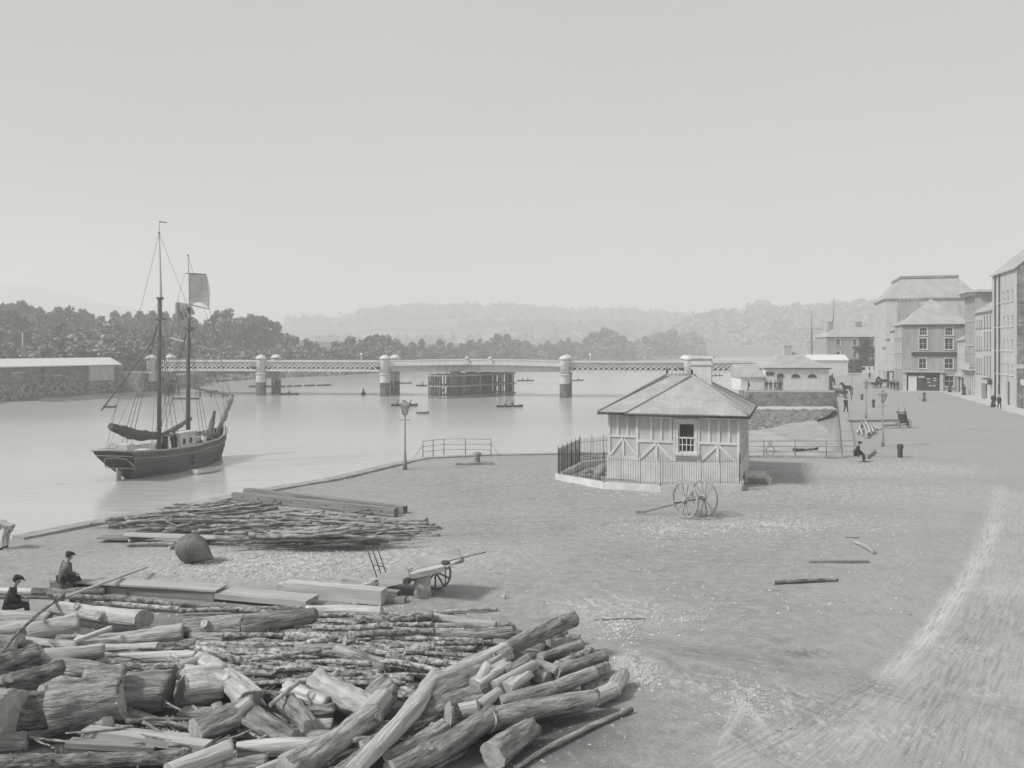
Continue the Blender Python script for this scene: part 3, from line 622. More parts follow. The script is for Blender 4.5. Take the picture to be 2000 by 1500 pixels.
# left abutment
b=MB(); q=A+u*-4; b.box(q+V(0,3,-1.8),(9,12,7),ang); tag(b.build('bridge_abutment','rubble'),'stone abutment at the left end of the bridge','abutment')
b=MB(); q=B_+u*4.2; b.box(q+V(0,3,-1.9),(9,12,7.2),ang); tag(b.build('bridge_abutment','rubble'),'stone abutment where the bridge meets the white building quay','abutment')
# timber fender under the swing span
fx=along(905); c0=A+u*fx; e=empty('timber_fender',(c0.x,c0.y,0),ang,'openwork timber fender of dark piles standing in the river under the swing span','fender')
ac=V(.62,.78,0)  # its long axis points up river, to the right
def fp(s,t,z): q=V(-2.6,-2.5,0)+V(.52,.855,0)*s+V(.855,-.52,0)*t; return (q.x,q.y,z)
b=MB()
outl=[(-4,-.5),(-3,-2.6),(0,-3.6),(6,-3.6),(14,-3.6),(18,-2.6),(19,0),(18,2.6),(14,3.6),(6,3.6),(0,3.6),(-3,2.6),(-4,-.5)]
per=[]
for (s1,t1),(s2,t2) in zip(outl[:-1],outl[1:]):
    Ls_=math.hypot(s2-s1,t2-t1); k=max(1,int(Ls_/.8))
    for i in range(k): per.append((s1+(s2-s1)*i/k,t1+(t2-t1)*i/k))
for i,(s,t) in enumerate(per): b.tube([fp(s,t,-6),fp(s,t,1.7+.2*sin(i*2.3))],.15 if i%5 else .24,6)
b.build('pile','oldtimber',e).name='piles'
for z in (1.5,-.6,-2.7):
    b=MB()
    for (s1,t1),(s2,t2) in zip(outl[:-1],outl[1:]): b.bar(fp(s1*1.03,t1*1.06,z),fp(s2*1.03,t2*1.06,z),.22,.3)
    b.build('waling','beamgrey',e)
b=MB()
for s in range(-2,17,3): b.bar(fp(s,-3.4,1.55),fp(s,3.4,1.55),.3,.25)
for s in range(-2,13,3): b.bar(fp(s,-3.2,-2.6),fp(s+3,-3.2,.9),.2); b.bar(fp(s,3.2,-2.6),fp(s+3,3.2,.9),.2)
b.build('bracing','oldtimber',e)
b=MB()
for s,t in ((2,0),(7,0),(12,0)): b.tube([fp(s,t,-6),fp(s,t,2.2)],1.1,12)
b.build('core_pier','oldtimber',e)
# ================================================================ PEOPLE (skinned skeletons)
def skin(name, verts, edges, rad, mt, parent, sub=1, root=0):
    me=bpy.data.meshes.new(name+'_sk'); me.from_pydata(verts,edges,[]); o=bpy.data.objects.new('tmp',me); C.objects.link(o)
    o.modifiers.new('s','SKIN'); sv=me.skin_vertices[0].data
    for i,r in enumerate(rad):
        sv[i].radius=(r,r) if not isinstance(r,tuple) else r; sv[i].use_root=(i==root)
    if sub: m2=o.modifiers.new('d','SUBSURF'); m2.levels=sub; m2.render_levels=sub
    dg=bpy.context.evaluated_depsgraph_get(); dg.update(); m3=bpy.data.meshes.new_from_object(o.evaluated_get(dg)); m3.name=name
    bpy.data.objects.remove(o); m3.materials.clear(); m3.materials.append(M[mt] if isinstance(mt,str) else mt)
    for p in m3.polygons: p.use_smooth=True; p.material_index=0
    return link(m3,name,parent) if parent is not None else m3
def pose(kind):
    J=dict(pel=(0,0,.93),che=(0,0,1.28),nec=(.01,0,1.48),hea=(.03,0,1.63),
      sl=(0,.19,1.42),sr=(0,-.19,1.42),el=(-.03,.26,1.14),er=(-.03,-.26,1.14),wl=(.08,.25,.9),wr=(.08,-.25,.9),
      hl=(0,.1,.9),hr=(0,-.1,.9),kl=(.03,.11,.49),kr=(.03,-.11,.49),al=(0,.12,.09),ar=(0,-.12,.09),tl=(.17,.14,.03),tr=(.17,-.14,.03))
    U=lambda **k: J.update(k)
    if kind=='walk': U(kl=(.2,.11,.52),al=(.12,.11,.1),tl=(.29,.12,.06),kr=(-.02,-.11,.48),ar=(-.28,-.11,.14),tr=(-.13,-.12,.03),wl=(-.08,.25,.92),el=(-.12,.25,1.15),wr=(.2,-.23,.97),er=(.05,-.25,1.14))
    if kind=='pocket': U(el=(-.14,.28,1.17),er=(-.14,-.28,1.17),wl=(.06,.2,.98),wr=(.06,-.2,.98))
    if kind=='lean': U(pel=(-.1,0,.9),che=(-.02,0,1.24),al=(.12,.13,.09),tl=(.29,.14,.03),ar=(.02,-.12,.09),wl=(.2,.05,1.14),wr=(.2,-.05,1.12),el=(.02,.26,1.12),er=(.02,-.26,1.12),kl=(.12,.12,.49))
    if kind=='bend': U(pel=(-.12,0,.88),che=(.2,0,1.05),nec=(.36,0,1.12),hea=(.5,0,1.1),sl=(.3,.18,1.08),sr=(.3,-.18,1.08),el=(.36,.2,.82),er=(.36,-.2,.82),wl=(.45,.12,.6),wr=(.45,-.12,.6),hl=(-.12,.1,.85),hr=(-.12,-.1,.85),kl=(.0,.12,.46),kr=(-.02,-.12,.46))
    if kind in ('sit','sitlow','row'):
        U(pel=(0,0,.1),che=(.06,0,.44),nec=(.13,0,.64),hea=(.19,0,.78),sl=(.1,.19,.58),sr=(.1,-.19,.58),el=(.1,.25,.31),er=(.1,-.25,.31),wl=(.32,.12,.24),wr=(.32,-.12,.22),
          hl=(0,.1,.09),hr=(0,-.1,.09),kl=(.42,.13,.1),kr=(.42,-.13,.1),al=(.44,.13,-.33),ar=(.44,-.13,-.33),tl=(.62,.15,-.39),tr=(.62,-.15,-.39))
    if kind=='row': U(che=(-.05,0,.42),nec=(-.04,0,.62),hea=(0,0,.76),sl=(-.05,.19,.56),sr=(-.05,-.19,.56),el=(.2,.3,.38),er=(.2,-.3,.38),wl=(.42,.16,.38),wr=(.42,-.16,.38),al=(.75,.12,-.12),ar=(.75,-.12,-.12),tl=(.8,.12,.05),tr=(.8,-.12,.05),kl=(.4,.13,.22),kr=(.4,-.13,.22))
    return {k:V(*v) for k,v in J.items()}
PC={}
def person(label, loc, rz, kind='stand', jacket='cloth', trousers='cloth', cap=True, hand=False, group=None, s=1.0, extra=None, woman=False, head='cap'):
    e=empty('person',loc,rz,label,'person',group,s)
    key=(kind,hand); J=pose(kind)
    if key not in PC:
        vs=[];ed=[];rd=[];ix={}
        def v(k,p,r): ix[k]=len(vs); vs.append(Vector(p)); rd.append(r); return ix[k]
        hd=(J['hea']-J['nec']).normalized(); fw=V(1,0,0); fw=(fw-hd*fw.dot(hd)).normalized()
        v('pel',J['pel'],.13); v('che',J['che'],.14); v('nec',J['nec'],.062); v('jaw',J['nec'].lerp(J['hea'],.55)+fw*.015,.07); v('hea',J['hea'],.098); v('crn',J['hea']+hd*.09,.06)
        v('nos',J['hea']+fw*.115-hd*.03,.014); v('chn',J['nec'].lerp(J['hea'],.4)+fw*.07,.03)
        side=hd.cross(fw); v('e1',J['hea']+side*.1-hd*.02,.02); v('e2',J['hea']-side*.1-hd*.02,.02)
        E=[('pel','che'),('che','nec'),('nec','jaw'),('jaw','hea'),('hea','crn'),('hea','nos'),('jaw','chn'),('hea','e1'),('hea','e2')]
        for q in 'lr':
            v('s'+q,J['s'+q],.062); v('e'+q,J['e'+q],.045); v('w'+q,J['w'+q],.03)
            hdv=(J['w'+q]-J['e'+q]).normalized(); v('p'+q,J['w'+q]+hdv*.08,.035); E+=[('che','s'+q),('s'+q,'e'+q),('e'+q,'w'+q),('w'+q,'p'+q)]
            if hand:
                sdv=V(0,1,0)-hdv*hdv.y; sdv.normalize(); dn=hdv.cross(sdv)
                if dn.z>0: dn=-dn
                for fi in range(4):
                    o_=(fi-1.5)*.022; l_=(.07,.085,.08,.06)[fi]
                    v('f%d%s'%(fi,q),vs[ix['p'+q]]+hdv*.05+sdv*o_,.010); v('g%d%s'%(fi,q),vs[ix['p'+q]]+hdv*(.05+l_*.55)+sdv*o_*1.1+dn*.012,.009); v('h%d%s'%(fi,q),vs[ix['p'+q]]+hdv*(.05+l_*.9)+sdv*o_*1.1+dn*.035,.008)
                    E+=[('p'+q,'f%d%s'%(fi,q)),('f%d%s'%(fi,q),'g%d%s'%(fi,q)),('g%d%s'%(fi,q),'h%d%s'%(fi,q))]
                in_=-1 if q=='l' else 1
                v('t1'+q,vs[ix['p'+q]]+sdv*in_*.045,.011); v('t2'+q,vs[ix['p'+q]]+sdv*in_*.06+hdv*.05,.010); E+=[('p'+q,'t1'+q),('t1'+q,'t2'+q)]
            v('h'+q,J['h'+q],.09); v('k'+q,J['k'+q],.062); v('a'+q,J['a'+q],.042); v('t'+q,J['t'+q],.04); E+=[('pel','h'+q),('h'+q,'k'+q),('k'+q,'a'+q),('a'+q,'t'+q)]
        body=skin('body',vs,[(ix[a],ix[b]) for a,b in E],rd,'skin',None)
        def part(names,edges,rads,mt,nm):
            ii={k:i for i,k in enumerate(names)}; pts_=[J[k] if isinstance(k,str) and k in J else k for k in names]
            return skin(nm,pts_,[(ii[a],ii[b]) for a,b in edges],rads,mt,None)
        lo=J['pel']-(J['che']-J['pel']).normalized()*.12 if kind not in('sit','row','sitlow') else J['pel']-V(0,0,.02)
        J['hem']=lo; J['cuf_l']=J['el'].lerp(J['wl'],.9); J['cuf_r']=J['er'].lerp(J['wr'],.9); J['col']=J['che'].lerp(J['nec'],.75)
        jk=part(['pel','hem','che','col','sl','sr','el','er','cuf_l','cuf_r'],[('pel','hem'),('pel','che'),('che','col'),('che','sl'),('che','sr'),('sl','el'),('sr','er'),('el','cuf_l'),('er','cuf_r')],[.165,.17,.17,.09,.085,.085,.068,.068,.05,.05],'cloth','jacket')
        tr_=part(['pel','hl','hr','kl','kr','al','ar'],[('pel','hl'),('pel','hr'),('hl','kl'),('hr','kr'),('kl','al'),('kr','ar')],[.14,.11,.11,.083,.083,.062,.062],'cloth','trousers')
        J['al2']=J['al']+V(0,0,-.0); bo=[]
        for q in 'lr': bo.append(skin('boot',[J['a'+q]+V(0,0,.03),J['a'+q]-V(0,0,.03),J['t'+q]],[(0,1),(1,2)],[.055,.058,.048],'cloth',None))
        PC[key]=(body,jk,tr_,bo,J['hea'],hd,fw)
    body,jk,tr_,bo,hea,hd,fw=PC[key]
    link(body,'body',e)
    for me_,nm,mt in ((jk,'jacket',jacket),(tr_,'trousers',trousers)):
        m_=me_ if mt=='cloth' else me_.copy()
        if mt!='cloth': m_.materials[0]=M[mt]
        if woman and nm=='trousers': continue
        link(m_,nm,e)
    for m_ in bo: link(m_,'boot',e)
    if woman:
        b=MB(); b.tube([(0,0,.08),(0,0,.5),(0,0,.98)],[.36,.26,.17],12); b.build('skirt',trousers,e)
    b=MB(); side=hd.cross(fw); rot=Matrix((fw,side,hd)).transposed()
    if head=='cap':
        rings=[]
        for zz,rr,ox in ((.055,.105,0),(.07,.135,.01),(.105,.13,.005),(.13,.07,-.01),(.135,.01,-.01)): rings.append([hea+rot@V(cos(2*pi*k/12)*rr+ox,sin(2*pi*k/12)*rr,zz) for k in range(12)])
        b.loft(rings,True,True,smooth=True); b.add([hea+rot@V(*p) for p in ((.07,-.08,.06),(.19,-.05,.045),(.19,.05,.045),(.07,.08,.06),(.07,-.08,.07),(.19,-.05,.055),(.19,.05,.055),(.07,.08,.07))],[(0,1,2,3),(7,6,5,4),(0,4,5,1),(1,5,6,2),(2,6,7,3)]); b.build('cap','cloth',e)
    else:
        b.tube([hea+hd*.04,hea+hd*.075,hea+hd*.08,hea+hd*.16,hea+hd*.17],[.2,.2,.11,.1,.03],12); b.build('hat',head if head in M else 'cloth',e)
    b=MB(); b.ball(hea+hd*.02-fw*.025,.103,10,6,sc=(1,1,.95)); b.build('hair','cloth',e)
    return e
# ================================================================ BOATS
def rowboat_mesh(L=4.0,Bm=.65,hh=.42):
    b=MB(); n=14; outer=[];inner=[]
    for i in range(n+1):
        t=i/n; w_=Bm*(sin(pi*min(1,t*1.12+.1))**.6 if t<.84 else Bm*0+max(0,(1-t)/.16)**.7*sin(pi*min(1,.84*1.12+.1))**.6) if t<1 else .01; w_=max(.01,w_); sh_=hh*(1+.55*(2*t-1)**2*(1.2 if t>.5 else .7)); x=-L/2+L*t; kz=-.12+.1*(2*t-1)**4
        outer.append([V(x,-w_,sh_),V(x,-w_*.86,sh_*.45),V(x,-w_*.45,kz+.03),V(x,0,kz),V(x,w_*.45,kz+.03),V(x,w_*.86,sh_*.45),V(x,w_,sh_)])
        k=.93; inner.append([V(x*.985,-w_*k,sh_),V(x*.985,-w_*.8,sh_*.5),V(x*.985,-w_*.4,kz+.08),V(x*.985,0,kz+.06),V(x*.985,w_*.4,kz+.08),V(x*.985,w_*.8,sh_*.5),V(x*.985,w_*k,sh_)])
    b.loft(outer,False); b.loft(inner,False)
    for s in (0,6): b.loft([[outer[i][s],inner[i][s]] for i in range(n+1)],False)
    b.add(outer[0],[list(range(7))]); b.add(inner[0],[list(range(7))[::-1]])
    return b
def boat(label, px, py, rz, L=4.0, mt='hulldark', crew=(), oars=True, group=None, cat='rowing boat', name='rowing_boat', z=WZ, wide=1, fol=None):
    p=P(px,py,z); e=empty(name,p,rz,label,cat,group); rowboat_mesh(L,.55*wide*(L/4)**.5,.26).build('hull',mt,e)
    for x in (-L*.28,0,L*.25): b=MB(); b.box((x,0,.26),(.2,1.0*wide*(.8 if x else 1),.04)); b.build('thwart','beamgrey',e)
    if oars:
        for s in (1,-1):
            b=MB(); b.tube([(0,s*.4,.55),(.15,s*2.4,.05)],.025,5); b.box((.16,s*2.55,.02),(.1,.5,.02)); b.build('oar','spar',e)
    for i,(x,k,jk,lab) in enumerate(crew):
        q=Matrix.Rotation(rz,3,'Z')@V(x,0,.14); person(lab,p+q,rz+(pi if k=='row' else 0),k if k!='sit' else 'sit',jk,'cloth')
    return e
boat('rowing boat with three people crossing beyond the near lamp post',790,793,.15,4.6,crew=((.9,'sit','cloth','passenger in a dark jacket at the bow of the boat beyond the near lamp'),(-.2,'row','cloth','rower amidships in the boat beyond the near lamp'),(-1.3,'sit','clothmid','passenger in a paler jacket at the stern of the boat beyond the near lamp')))
boat('rowing boat with two figures on open water right of the timber fender',996,795,.25,4.6,crew=((-.9,'sit','clothmid','passenger sitting upright in the boat right of the timber fender'),(.5,'row','cloth','rower leaning back in the boat right of the timber fender')))
boat('long skiff with two figures just left of the timber fender',833,754,0,5.5,crew=((-.9,'row','cloth','left rower in the skiff beside the timber fender'),(.9,'row','cloth','right rower in the skiff beside the timber fender')))
boat('skiff with two figures beyond the bridge right of the fender',1026,744,0,5,crew=((-.9,'sit','cloth','left figure in the skiff beyond the bridge'),(.8,'row','cloth','right figure in the skiff beyond the bridge')))
boat('small boat tied beside the right-hand pier of the swing span',1128,743.5,0,3.6,crew=((.1,'sit','cloth','lone figure in the boat beside the right-hand swing span pier'),),oars=False)
boat('small boat with one rower below the leftmost pier pair',565,771,.05,4,crew=((0,'row','cloth','lone rower below the leftmost pier pair'),))
boat('dark punt tied behind the central pier pair',791,749,.1,3.6,oars=False)
boat('small boat with two dots of people above the cottage roof',1401,734,0,4,crew=((-.6,'sit','cloth','left figure in the boat above the cottage roof'),(.6,'sit','cloth','right figure in the boat above the cottage roof')),oars=False)
boat('low empty skiff with a canvas cover left of open water rowers',826,808,.1,2.0,'beamgrey',oars=False,wide=1.1)
boat('small moored punt between the schooner and left quay',215,796,0,2.2,oars=False)
boat('boat nosing out from behind the cottage eaves',1186,804,.4,3.4,oars=False)
boat('flat dark boat aground on the mud inside the dock railings',1574,882,.15,2.6,oars=False)
def buoy(label,px,py,h):
    p=P(px,py,WZ); e=empty('buoy',p,0,label,'buoy'); b=MB(); b.tube([(0,0,-.3),(0,0,.1),(0,0,.5*h),(0,0,h)],[.55,.6,.3,.1],12); b.build('cone','hulldark',e); b=MB(); b.ball((0,0,h+.1),.16,8,5); b.build('topmark','hulldark',e)
buoy('conical dark buoy in midstream left of the central piers',710,771,1.1)
for i,(x0_,x1_) in enumerate(((560,571),(575,589),(595,615),(619,646))):
    a=P(x0_,755-.6*i,WZ+.1); c=P(x1_,754.5-.7*i,WZ+.1); b=MB(); b.tube([a,a.lerp(c,.5)+V(0,0,.08),c],.26,8); tag(b.build('log_boom','oldtimber'),'floating boom log, %s of the four strung out from the leftmost piers'%('shortest and nearest','second','third','longest and farthest')[i],'boom log','floating logs strung from the leftmost piers')
b=MB(); p=P(525,757,WZ); b.box(p+V(0,-1.6,.35),(9,.4,.5)); tag(b.build('mooring_boom','oldtimber'),'floating timber across the leftmost pier pair','boom log')

# ================================================================ SCHOONER
SX0,SY0=-30.6,67.5; sang=atan2(15.5,3.2)
ship=empty('schooner',(SX0,SY0,WZ),sang,'two-masted dark wooden schooner moored in the river with furled sails','ship')
smi=(Matrix.Translation((SX0,SY0,WZ))@Matrix.Rotation(sang,4,'Z')).inverted()
def SL(px,py,t,off=0): D_=67.5+15.5*t+off; return smi@PD(px,py,D_)
LS=15.8
def tab(T,x): return interp(T,x)
hbR=[(0,1.72),(.1,1.98),(.3,2.3),(.5,2.35),(.7,2.15),(.85,1.55),(.94,.8),(1,.07)]; hbW=[(0,.12),(.08,.9),(.2,1.8),(.4,2.25),(.6,2.2),(.8,1.3),(.92,.45),(1,.04)]; rz_=[(0,2.42),(.2,2.12),(.45,1.98),(.7,2.15),(.9,2.5),(1,2.75)]
def hullpt(s,f,side):   # f: 0 rail .. .67 waterline .. 1 keel
    zr=tab(rz_,s); z=zr+( -1.1-zr)*f; fw_=zr/(zr+1.1)
    a,b_=tab(hbR,s),tab(hbW,s)
    y=a+(b_-a)*(min(1,f/fw_)**1.8) if f<fw_ else b_*(1-((f-fw_)/(1-fw_))**2)
    x=LS*s + (1-s)**3*(-.7+1.9*min(1,f/fw_))+ (-.75*(f)*s**8)
    return V(x,side*y,z)
b=MB(); NS,NF=40,12; rings=[]
for i in range(NS+1):
    s=i/NS; rings.append([hullpt(s,j/NF,1) for j in range(NF+1)]+[hullpt(s,j/NF,-1) for j in range(NF-1,-1,-1)])
b.loft(rings,False,False,0,True); b.add(rings[0],[list(range(len(rings[0])))],1)
hull=b.build('hull',['hull','hulldark'],ship)
for f0,r,mt,nm in ((0,.085,'rail','rail'),(.17,.035,'rail','rubbing_strake'),(.36,.035,'hull','rubbing_strake')):
    for sd_ in (1,-1):
        b=MB(); b.tube([hullpt(i/30,f0,sd_)+V(0,sd_*.02,0) for i in range(31)],r,6); b.build(nm,mt,hull)
b=MB(); b.tube([hullpt(0,0,1),V(-.85,0,2.5),hullpt(0,0,-1)],.085,6); b.build('rail','rail',hull)
b=MB(); b.tube([hullpt(0,.12,1)+V(-.05,0,0),hullpt(0,.12,-1)+V(-.05,0,0)],.05,6); b.tube([hullpt(0,.42,1)*.99+V(-.06,0,0),hullpt(0,.42,-1)+V(-.06,0,0)],.05,6)
pp=[]
for yy,zz in ((1.25,.95),(1.2,1.4),(.9,1.75),(0,1.85),(-.9,1.75),(-1.2,1.4),(-1.25,.95)):
    f_=1-(zz+1.1)/(2.42+1.1); pp.append(V(hullpt(0,f_,1).x-.05,yy,zz))
b.tube(pp,.05,6); b.build('transom_moulding','rail',hull)
b=MB(); b.quad(*[V(-.6+.0,y,1.42) + V(0,0,dz) for y,dz in ((1.1,-.25),(-1.1,-.25),(-1.1,.25),(1.1,.25))]); 
b=MB(); b.box((.15,0,-.1),(.5,.12,1.7)); b.tube([(.1,0,.3),(-.05,0,.95)],.09,8); b.build('rudder','rail',ship)
b=MB(); dk=[]
for i in range(NS+1):
    s=i/NS; p1,p2=hullpt(s,.19,1),hullpt(s,.19,-1); dk.append([p1*1.0,p2])
b.loft(dk,False); b.build('deck','deck',ship)
# inner bulwark
b=MB()
for sd_ in (1,-1): b.loft([[hullpt(i/NS,0,sd_)-V(0,sd_*.07,0),hullpt(i/NS,.2,sd_)-V(0,sd_*.07,0)] for i in range(2,NS-1)],False)
b.build('bulwark','offwhite',ship)
def mast(tt, pxf, pyf, pxc, pyc, pxt, pyt, r0):
    f_=SL(pxf,pyf,tt); c_=SL(pxc,pyc,tt); t_=SL(pxt,pyt,tt); f_.y=c_.y=t_.y=0; f_.x=c_.x=t_.x=LS*tt+ .2; f_.z=.9
    b=MB(); b.tube([f_,f_.lerp(c_,.5),c_],[r0,r0*.95,r0*.7],12); m_=b.build('mast','mast',ship)
    b=MB(); q=c_-V(0,0,1.9); b.tube([q+V(.28,0,0),c_+V(.24,0,.2),t_],[.1,.1,.045],8); b.build('topmast','spar',m_)
    b=MB(); b.box(c_+V(.12,0,-.1),(.6,.3,.18)); b.build('cap','mast',m_)
    b=MB(); b.box(c_+V(.12,0,-1.85),(.6,.7,.12)); b.bar(c_+V(0.1,-.8,-1.8),c_+V(.1,.8,-1.8),.07); b.build('crosstree','mast',m_)
    b=MB(); b.ball(t_+V(0,0,.05),.09,8,5); b.build('truck','mast',m_)
    return f_,c_,t_
m1=mast(.33,308,870,310,580,312,455,.19); m2=mast(.60,362,850,370,600,372,500,.2)
def furl(name,a,b_,r,mt='saildark',seed=1,n=18,parent=None,bag=.3,sp=True):
    a=Vector(a); b_=Vector(b_); bb=MB(); pp=[]; rr=[]
    for i in range(n+1):
        t=i/n; pp.append(a.lerp(b_,t)+V(0,0,-bag*sin(pi*t)*.5+.05*noise.noise(V(t*6,seed,0)))); rr.append(r*(.35+.75*sin(pi*(.08+.86*t))**.6)*(1+.25*noise.noise(V(t*9,seed,3))))
    bb.tube(pp,rr,14,fn=lambda i,k,an:1+.16*noise.noise(V(i*.9,cos(an)*2,sin(an)*2+seed)))
    return bb.build(name,mt,parent or ship)
# main boom with furled sail over the stern
ba=V(m1[0].x-.25,0,3.0); bo=SL(223,836,-.03); bo.y=.35
b=MB(); b.tube([ba-V(0,0,.25),bo-V(0,0,.05)],[.12,.09],8); b.build('boom','mast',ship)
furl('furled_mainsail',ba+V(-.1,0,.02),bo+V(.1,0,.14),.40,seed=2,bag=.55)
b=MB(); fa=V(m1[0].x+.3,0,2.9); fb=V(m2[0].x+.6,.1,3.9); b.tube([fa,fb],[.09,.1],8); b.build('boom','mast',ship); furl('furled_foresail',fa+V(0,0,.1),fb+V(0,0,.12),.2,'hull',seed=5,bag=.2)
# bowsprit steeved up with bundled jibs
b0=V(LS*.93,0,2.6); b1=V(LS+.95,-.2,5.7); b=MB(); b.tube([b0-V(.8,0,1.2),b0,b1],[.17,.16,.09],8); b.build('bowsprit','mast',ship)
for k in range(7):
    t=.12+.125*k; q=b0.lerp(b1,t); furl('furled_jib',q+V(-.1,0,-.28),q+V(.42,-.1*(k%2),.62),.2+.05*(k%3),'sail',seed=30+k,bag=.25*(-1)**k,n=12)
furl('furled_staysail',V(LS*.85,.3,2.2),V(LS*.9,.1,4.4),.2,'hull',seed=9,bag=.3); furl('furled_staysail',V(LS*.82,-.2,2.2),V(LS*.89,.1,3.5),.17,'clothmid',seed=12,bag=-.3)
# square yards on the foremast
def yard(pa,pb,r,mt='spar',nm='yard'):
    a=SL(pa[0],pa[1],.6); c=SL(pb[0],pb[1],.6); q=m2[0].x+.35; mid=(a+c)/2; a=V(q+(a.x-mid.x),a.y,a.z); c=V(q+(c.x-mid.x),c.y,c.z)
    b=MB(); b.tube([a,a.lerp(c,.5),c],[r*.55,r,r*.55],8); b.build(nm,mt,ship); return a,c
yt=yard((356,533),(397,535),.055,'mast'); y2=yard((340,589),(403,603),.07); y3=yard((345,644),(384,646),.05,'beamgrey'); y4=yard((329,660),(427,689),.10)
b=MB(); n=12; rows=[]
for j in range(n+1):
    t=j/n; row=[]
    for i in range(9):
        s=i/8; p=(yt[0].lerp(yt[1],.12+.88*s)).lerp(y2[0].lerp(y2[1],.42+.55*s),t)
        if t>.75: p=p+V(0,0,(t-.75)*3.2*(4*s*(1-s))*.5)
        row.append(p+V(.55*sin(pi*t)*sin(pi*s)+.1,-.22*sin(pi*t)*s,0))
    rows.append(row)
b.loft(rows,False,False,0,True); b.build('topsail','sail',ship)
for k in range(7):
    a=y2[0].lerp(y2[1],.02+.055*k)+V(.1*sin(k),.1,-.05); furl('furled_topsail',a,a+V(.25*sin(k*2),-.12-.1*k%2,-1.3-.5*sin(k*1.7+1)),.17,'sail',seed=20+k,n=10,bag=0)
# deckhouse, hatch, wheel, windlass
def dbox(nm,x,y,z,d,mt,rz=0): b=MB(); b.box((x,y,z),d,rz); return b.build(nm,mt,ship)
zd=1.45
dh=dbox('deckhouse',LS*.5,-.1,zd+.75,(2.3,1.9,1.6),'white'); b=MB(); b.box((LS*.5,-.1,zd+1.6),(2.6,2.2,.12)); b.build('roof','white',dh)
for y in (-.55,.35): b=MB(); b.box((LS*.5-1.16,y,zd+.75),(.05,.5,1.15)); b.build('door','hulldark',dh)
for x in (-.5,.5): b=MB(); b.box((LS*.5+x,-1.06,zd+.85),(.4,.05,.45)); b.build('window','glass',dh)
dbox('hatch',LS*.2,0,zd+.35,(1.6,1.4,.5),'offwhite'); dbox('companionway',LS*.085,.3,zd+.7,(1.0,1.0,1.1),'white')
dbox('skylight',LS*.73,0,zd+.45,(1.2,1.0,.7),'beamgrey'); dbox('locker',LS*.4,.9,zd+.5,(1.1,.6,.6),'beam')
b=MB(); b.tube([(LS*.83,-1.1,zd+.7),(LS*.83,1.1,zd+.7)],.28,10); b.box((LS*.83,1,zd+.5),(.3,.2,1.1)); b.box((LS*.83,-1,zd+.5),(.3,.2,1.1)); b.build('windlass','iron',ship)
b=MB(); b.tube([(LS*.03+cos(a)*.02,.75+cos(a)*.45,zd+.9+sin(a)*.45) for a in [2*pi*i/16 for i in range(17)]],.04,5)
for i in range(8): a=pi*i/4; b.bar((LS*.03,.75,zd+.9),(LS*.03,.75+cos(a)*.58,zd+.9+sin(a)*.58),.04)
b.build('steering_wheel','beam',ship)
for i in range(9): b=MB(); b.ball((LS*(.66+.02*i),(-1)**i*.5,zd+.35+.15*(i%3)),.28,8,5,sc=(1.2,1,.6)); b.build('coiled_rope','clothmid' if i%2 else 'beam',ship)
b=MB(); b.tube([(LS*.7,-.7,zd),(LS*.7,-.7,zd+.8)],.22,10); b.build('water_cask','offwhite',ship)
# standing rigging
def line(pts_,r=.02,nm='rigging'): 
    b=MB()
    for p,q in pts_: b.tube([p,q],r,4,caps=False)
    return b.build(nm,'rope',ship)
for mm,tt in ((m1,.33),(m2,.60)):
    L_=[]; top=mm[1]-V(0,0,1.7)
    for sd_ in (1,-1):
        for dx in (-1.5,-.8,-.1): q=hullpt(max(0,tt+dx/LS),0,sd_); L_.append((top,q))
    line(L_,.022,'shrouds')
    L2=[]
    for sd_ in (1,-1):
        q0=hullpt(tt-1.5/LS,0,sd_); q1=hullpt(tt-.1/LS,0,sd_)
        for k in range(1,14): L2.append((q0.lerp(top,k/15),q1.lerp(top,k/15)))
    line(L2,.009,'ratlines')
line([(m2[2],b1),(m2[1],b1),(m2[1],hullpt(1,0,1)),(m2[1]-V(0,0,1.5),b1-V(.5,0,.8)),(m1[2],m2[1]),(m1[1],m2[0]+V(0,0,2)),(m1[2],V(-.6,.6,2.4))],.016,'stays')
line([(m1[1]-V(0,0,.2),bo+V(0,0,.3)),(m1[1]-V(0,0,3),bo.lerp(ba,.5)),(m1[1]-V(0,0,3),V(.5,1.2,2.4)),(m1[1]-V(0,0,2.6),V(1.5,-1.9,2.3)),(y4[0],V(LS*.5,1.6,2.2)),(y4[1],V(LS*.9,-1.0,2.4)),(y2[1],y4[1]),(y2[0],y4[0]),(yt[1],y2[1]),(yt[0],y2[0])],.013,'running_rigging')
b=MB(); g0=SL(232,802,-.02); g1_=SL(300,668,.3); g0.y=1.2; g1_.y=.2; b.tube([g0,g1_],.06,6); b.build('gaff','mast',ship)
b=MB(); p=m1[2]+V(0,0,.02); b.tube([p,p+V(.02,0,1.0)],.02,4); b.quad(p+V(0,0,1.0),p+V(.5,-.4,.95),p+V(.5,-.4,.88),p+V(0,0,.9)); b.build('pennant','saildark',ship)
for s in (.72,.78,.84): b=MB(); q=hullpt(s,.0,-1); b.tube([q+V(0,-.05,0),hullpt(s,.5,-1)+V(0,-.06,0)],.03,5); b.build('fender_rope','rope',ship)
b=MB(); q=hullpt(.42,.35,-1); b.ball(q+V(0,-.12,.2),.16,8,5,sc=(1,1,1.5)); b.ball(q+V(0,-.12,-.3),.13,8,5); b.build('fender','rope',ship)
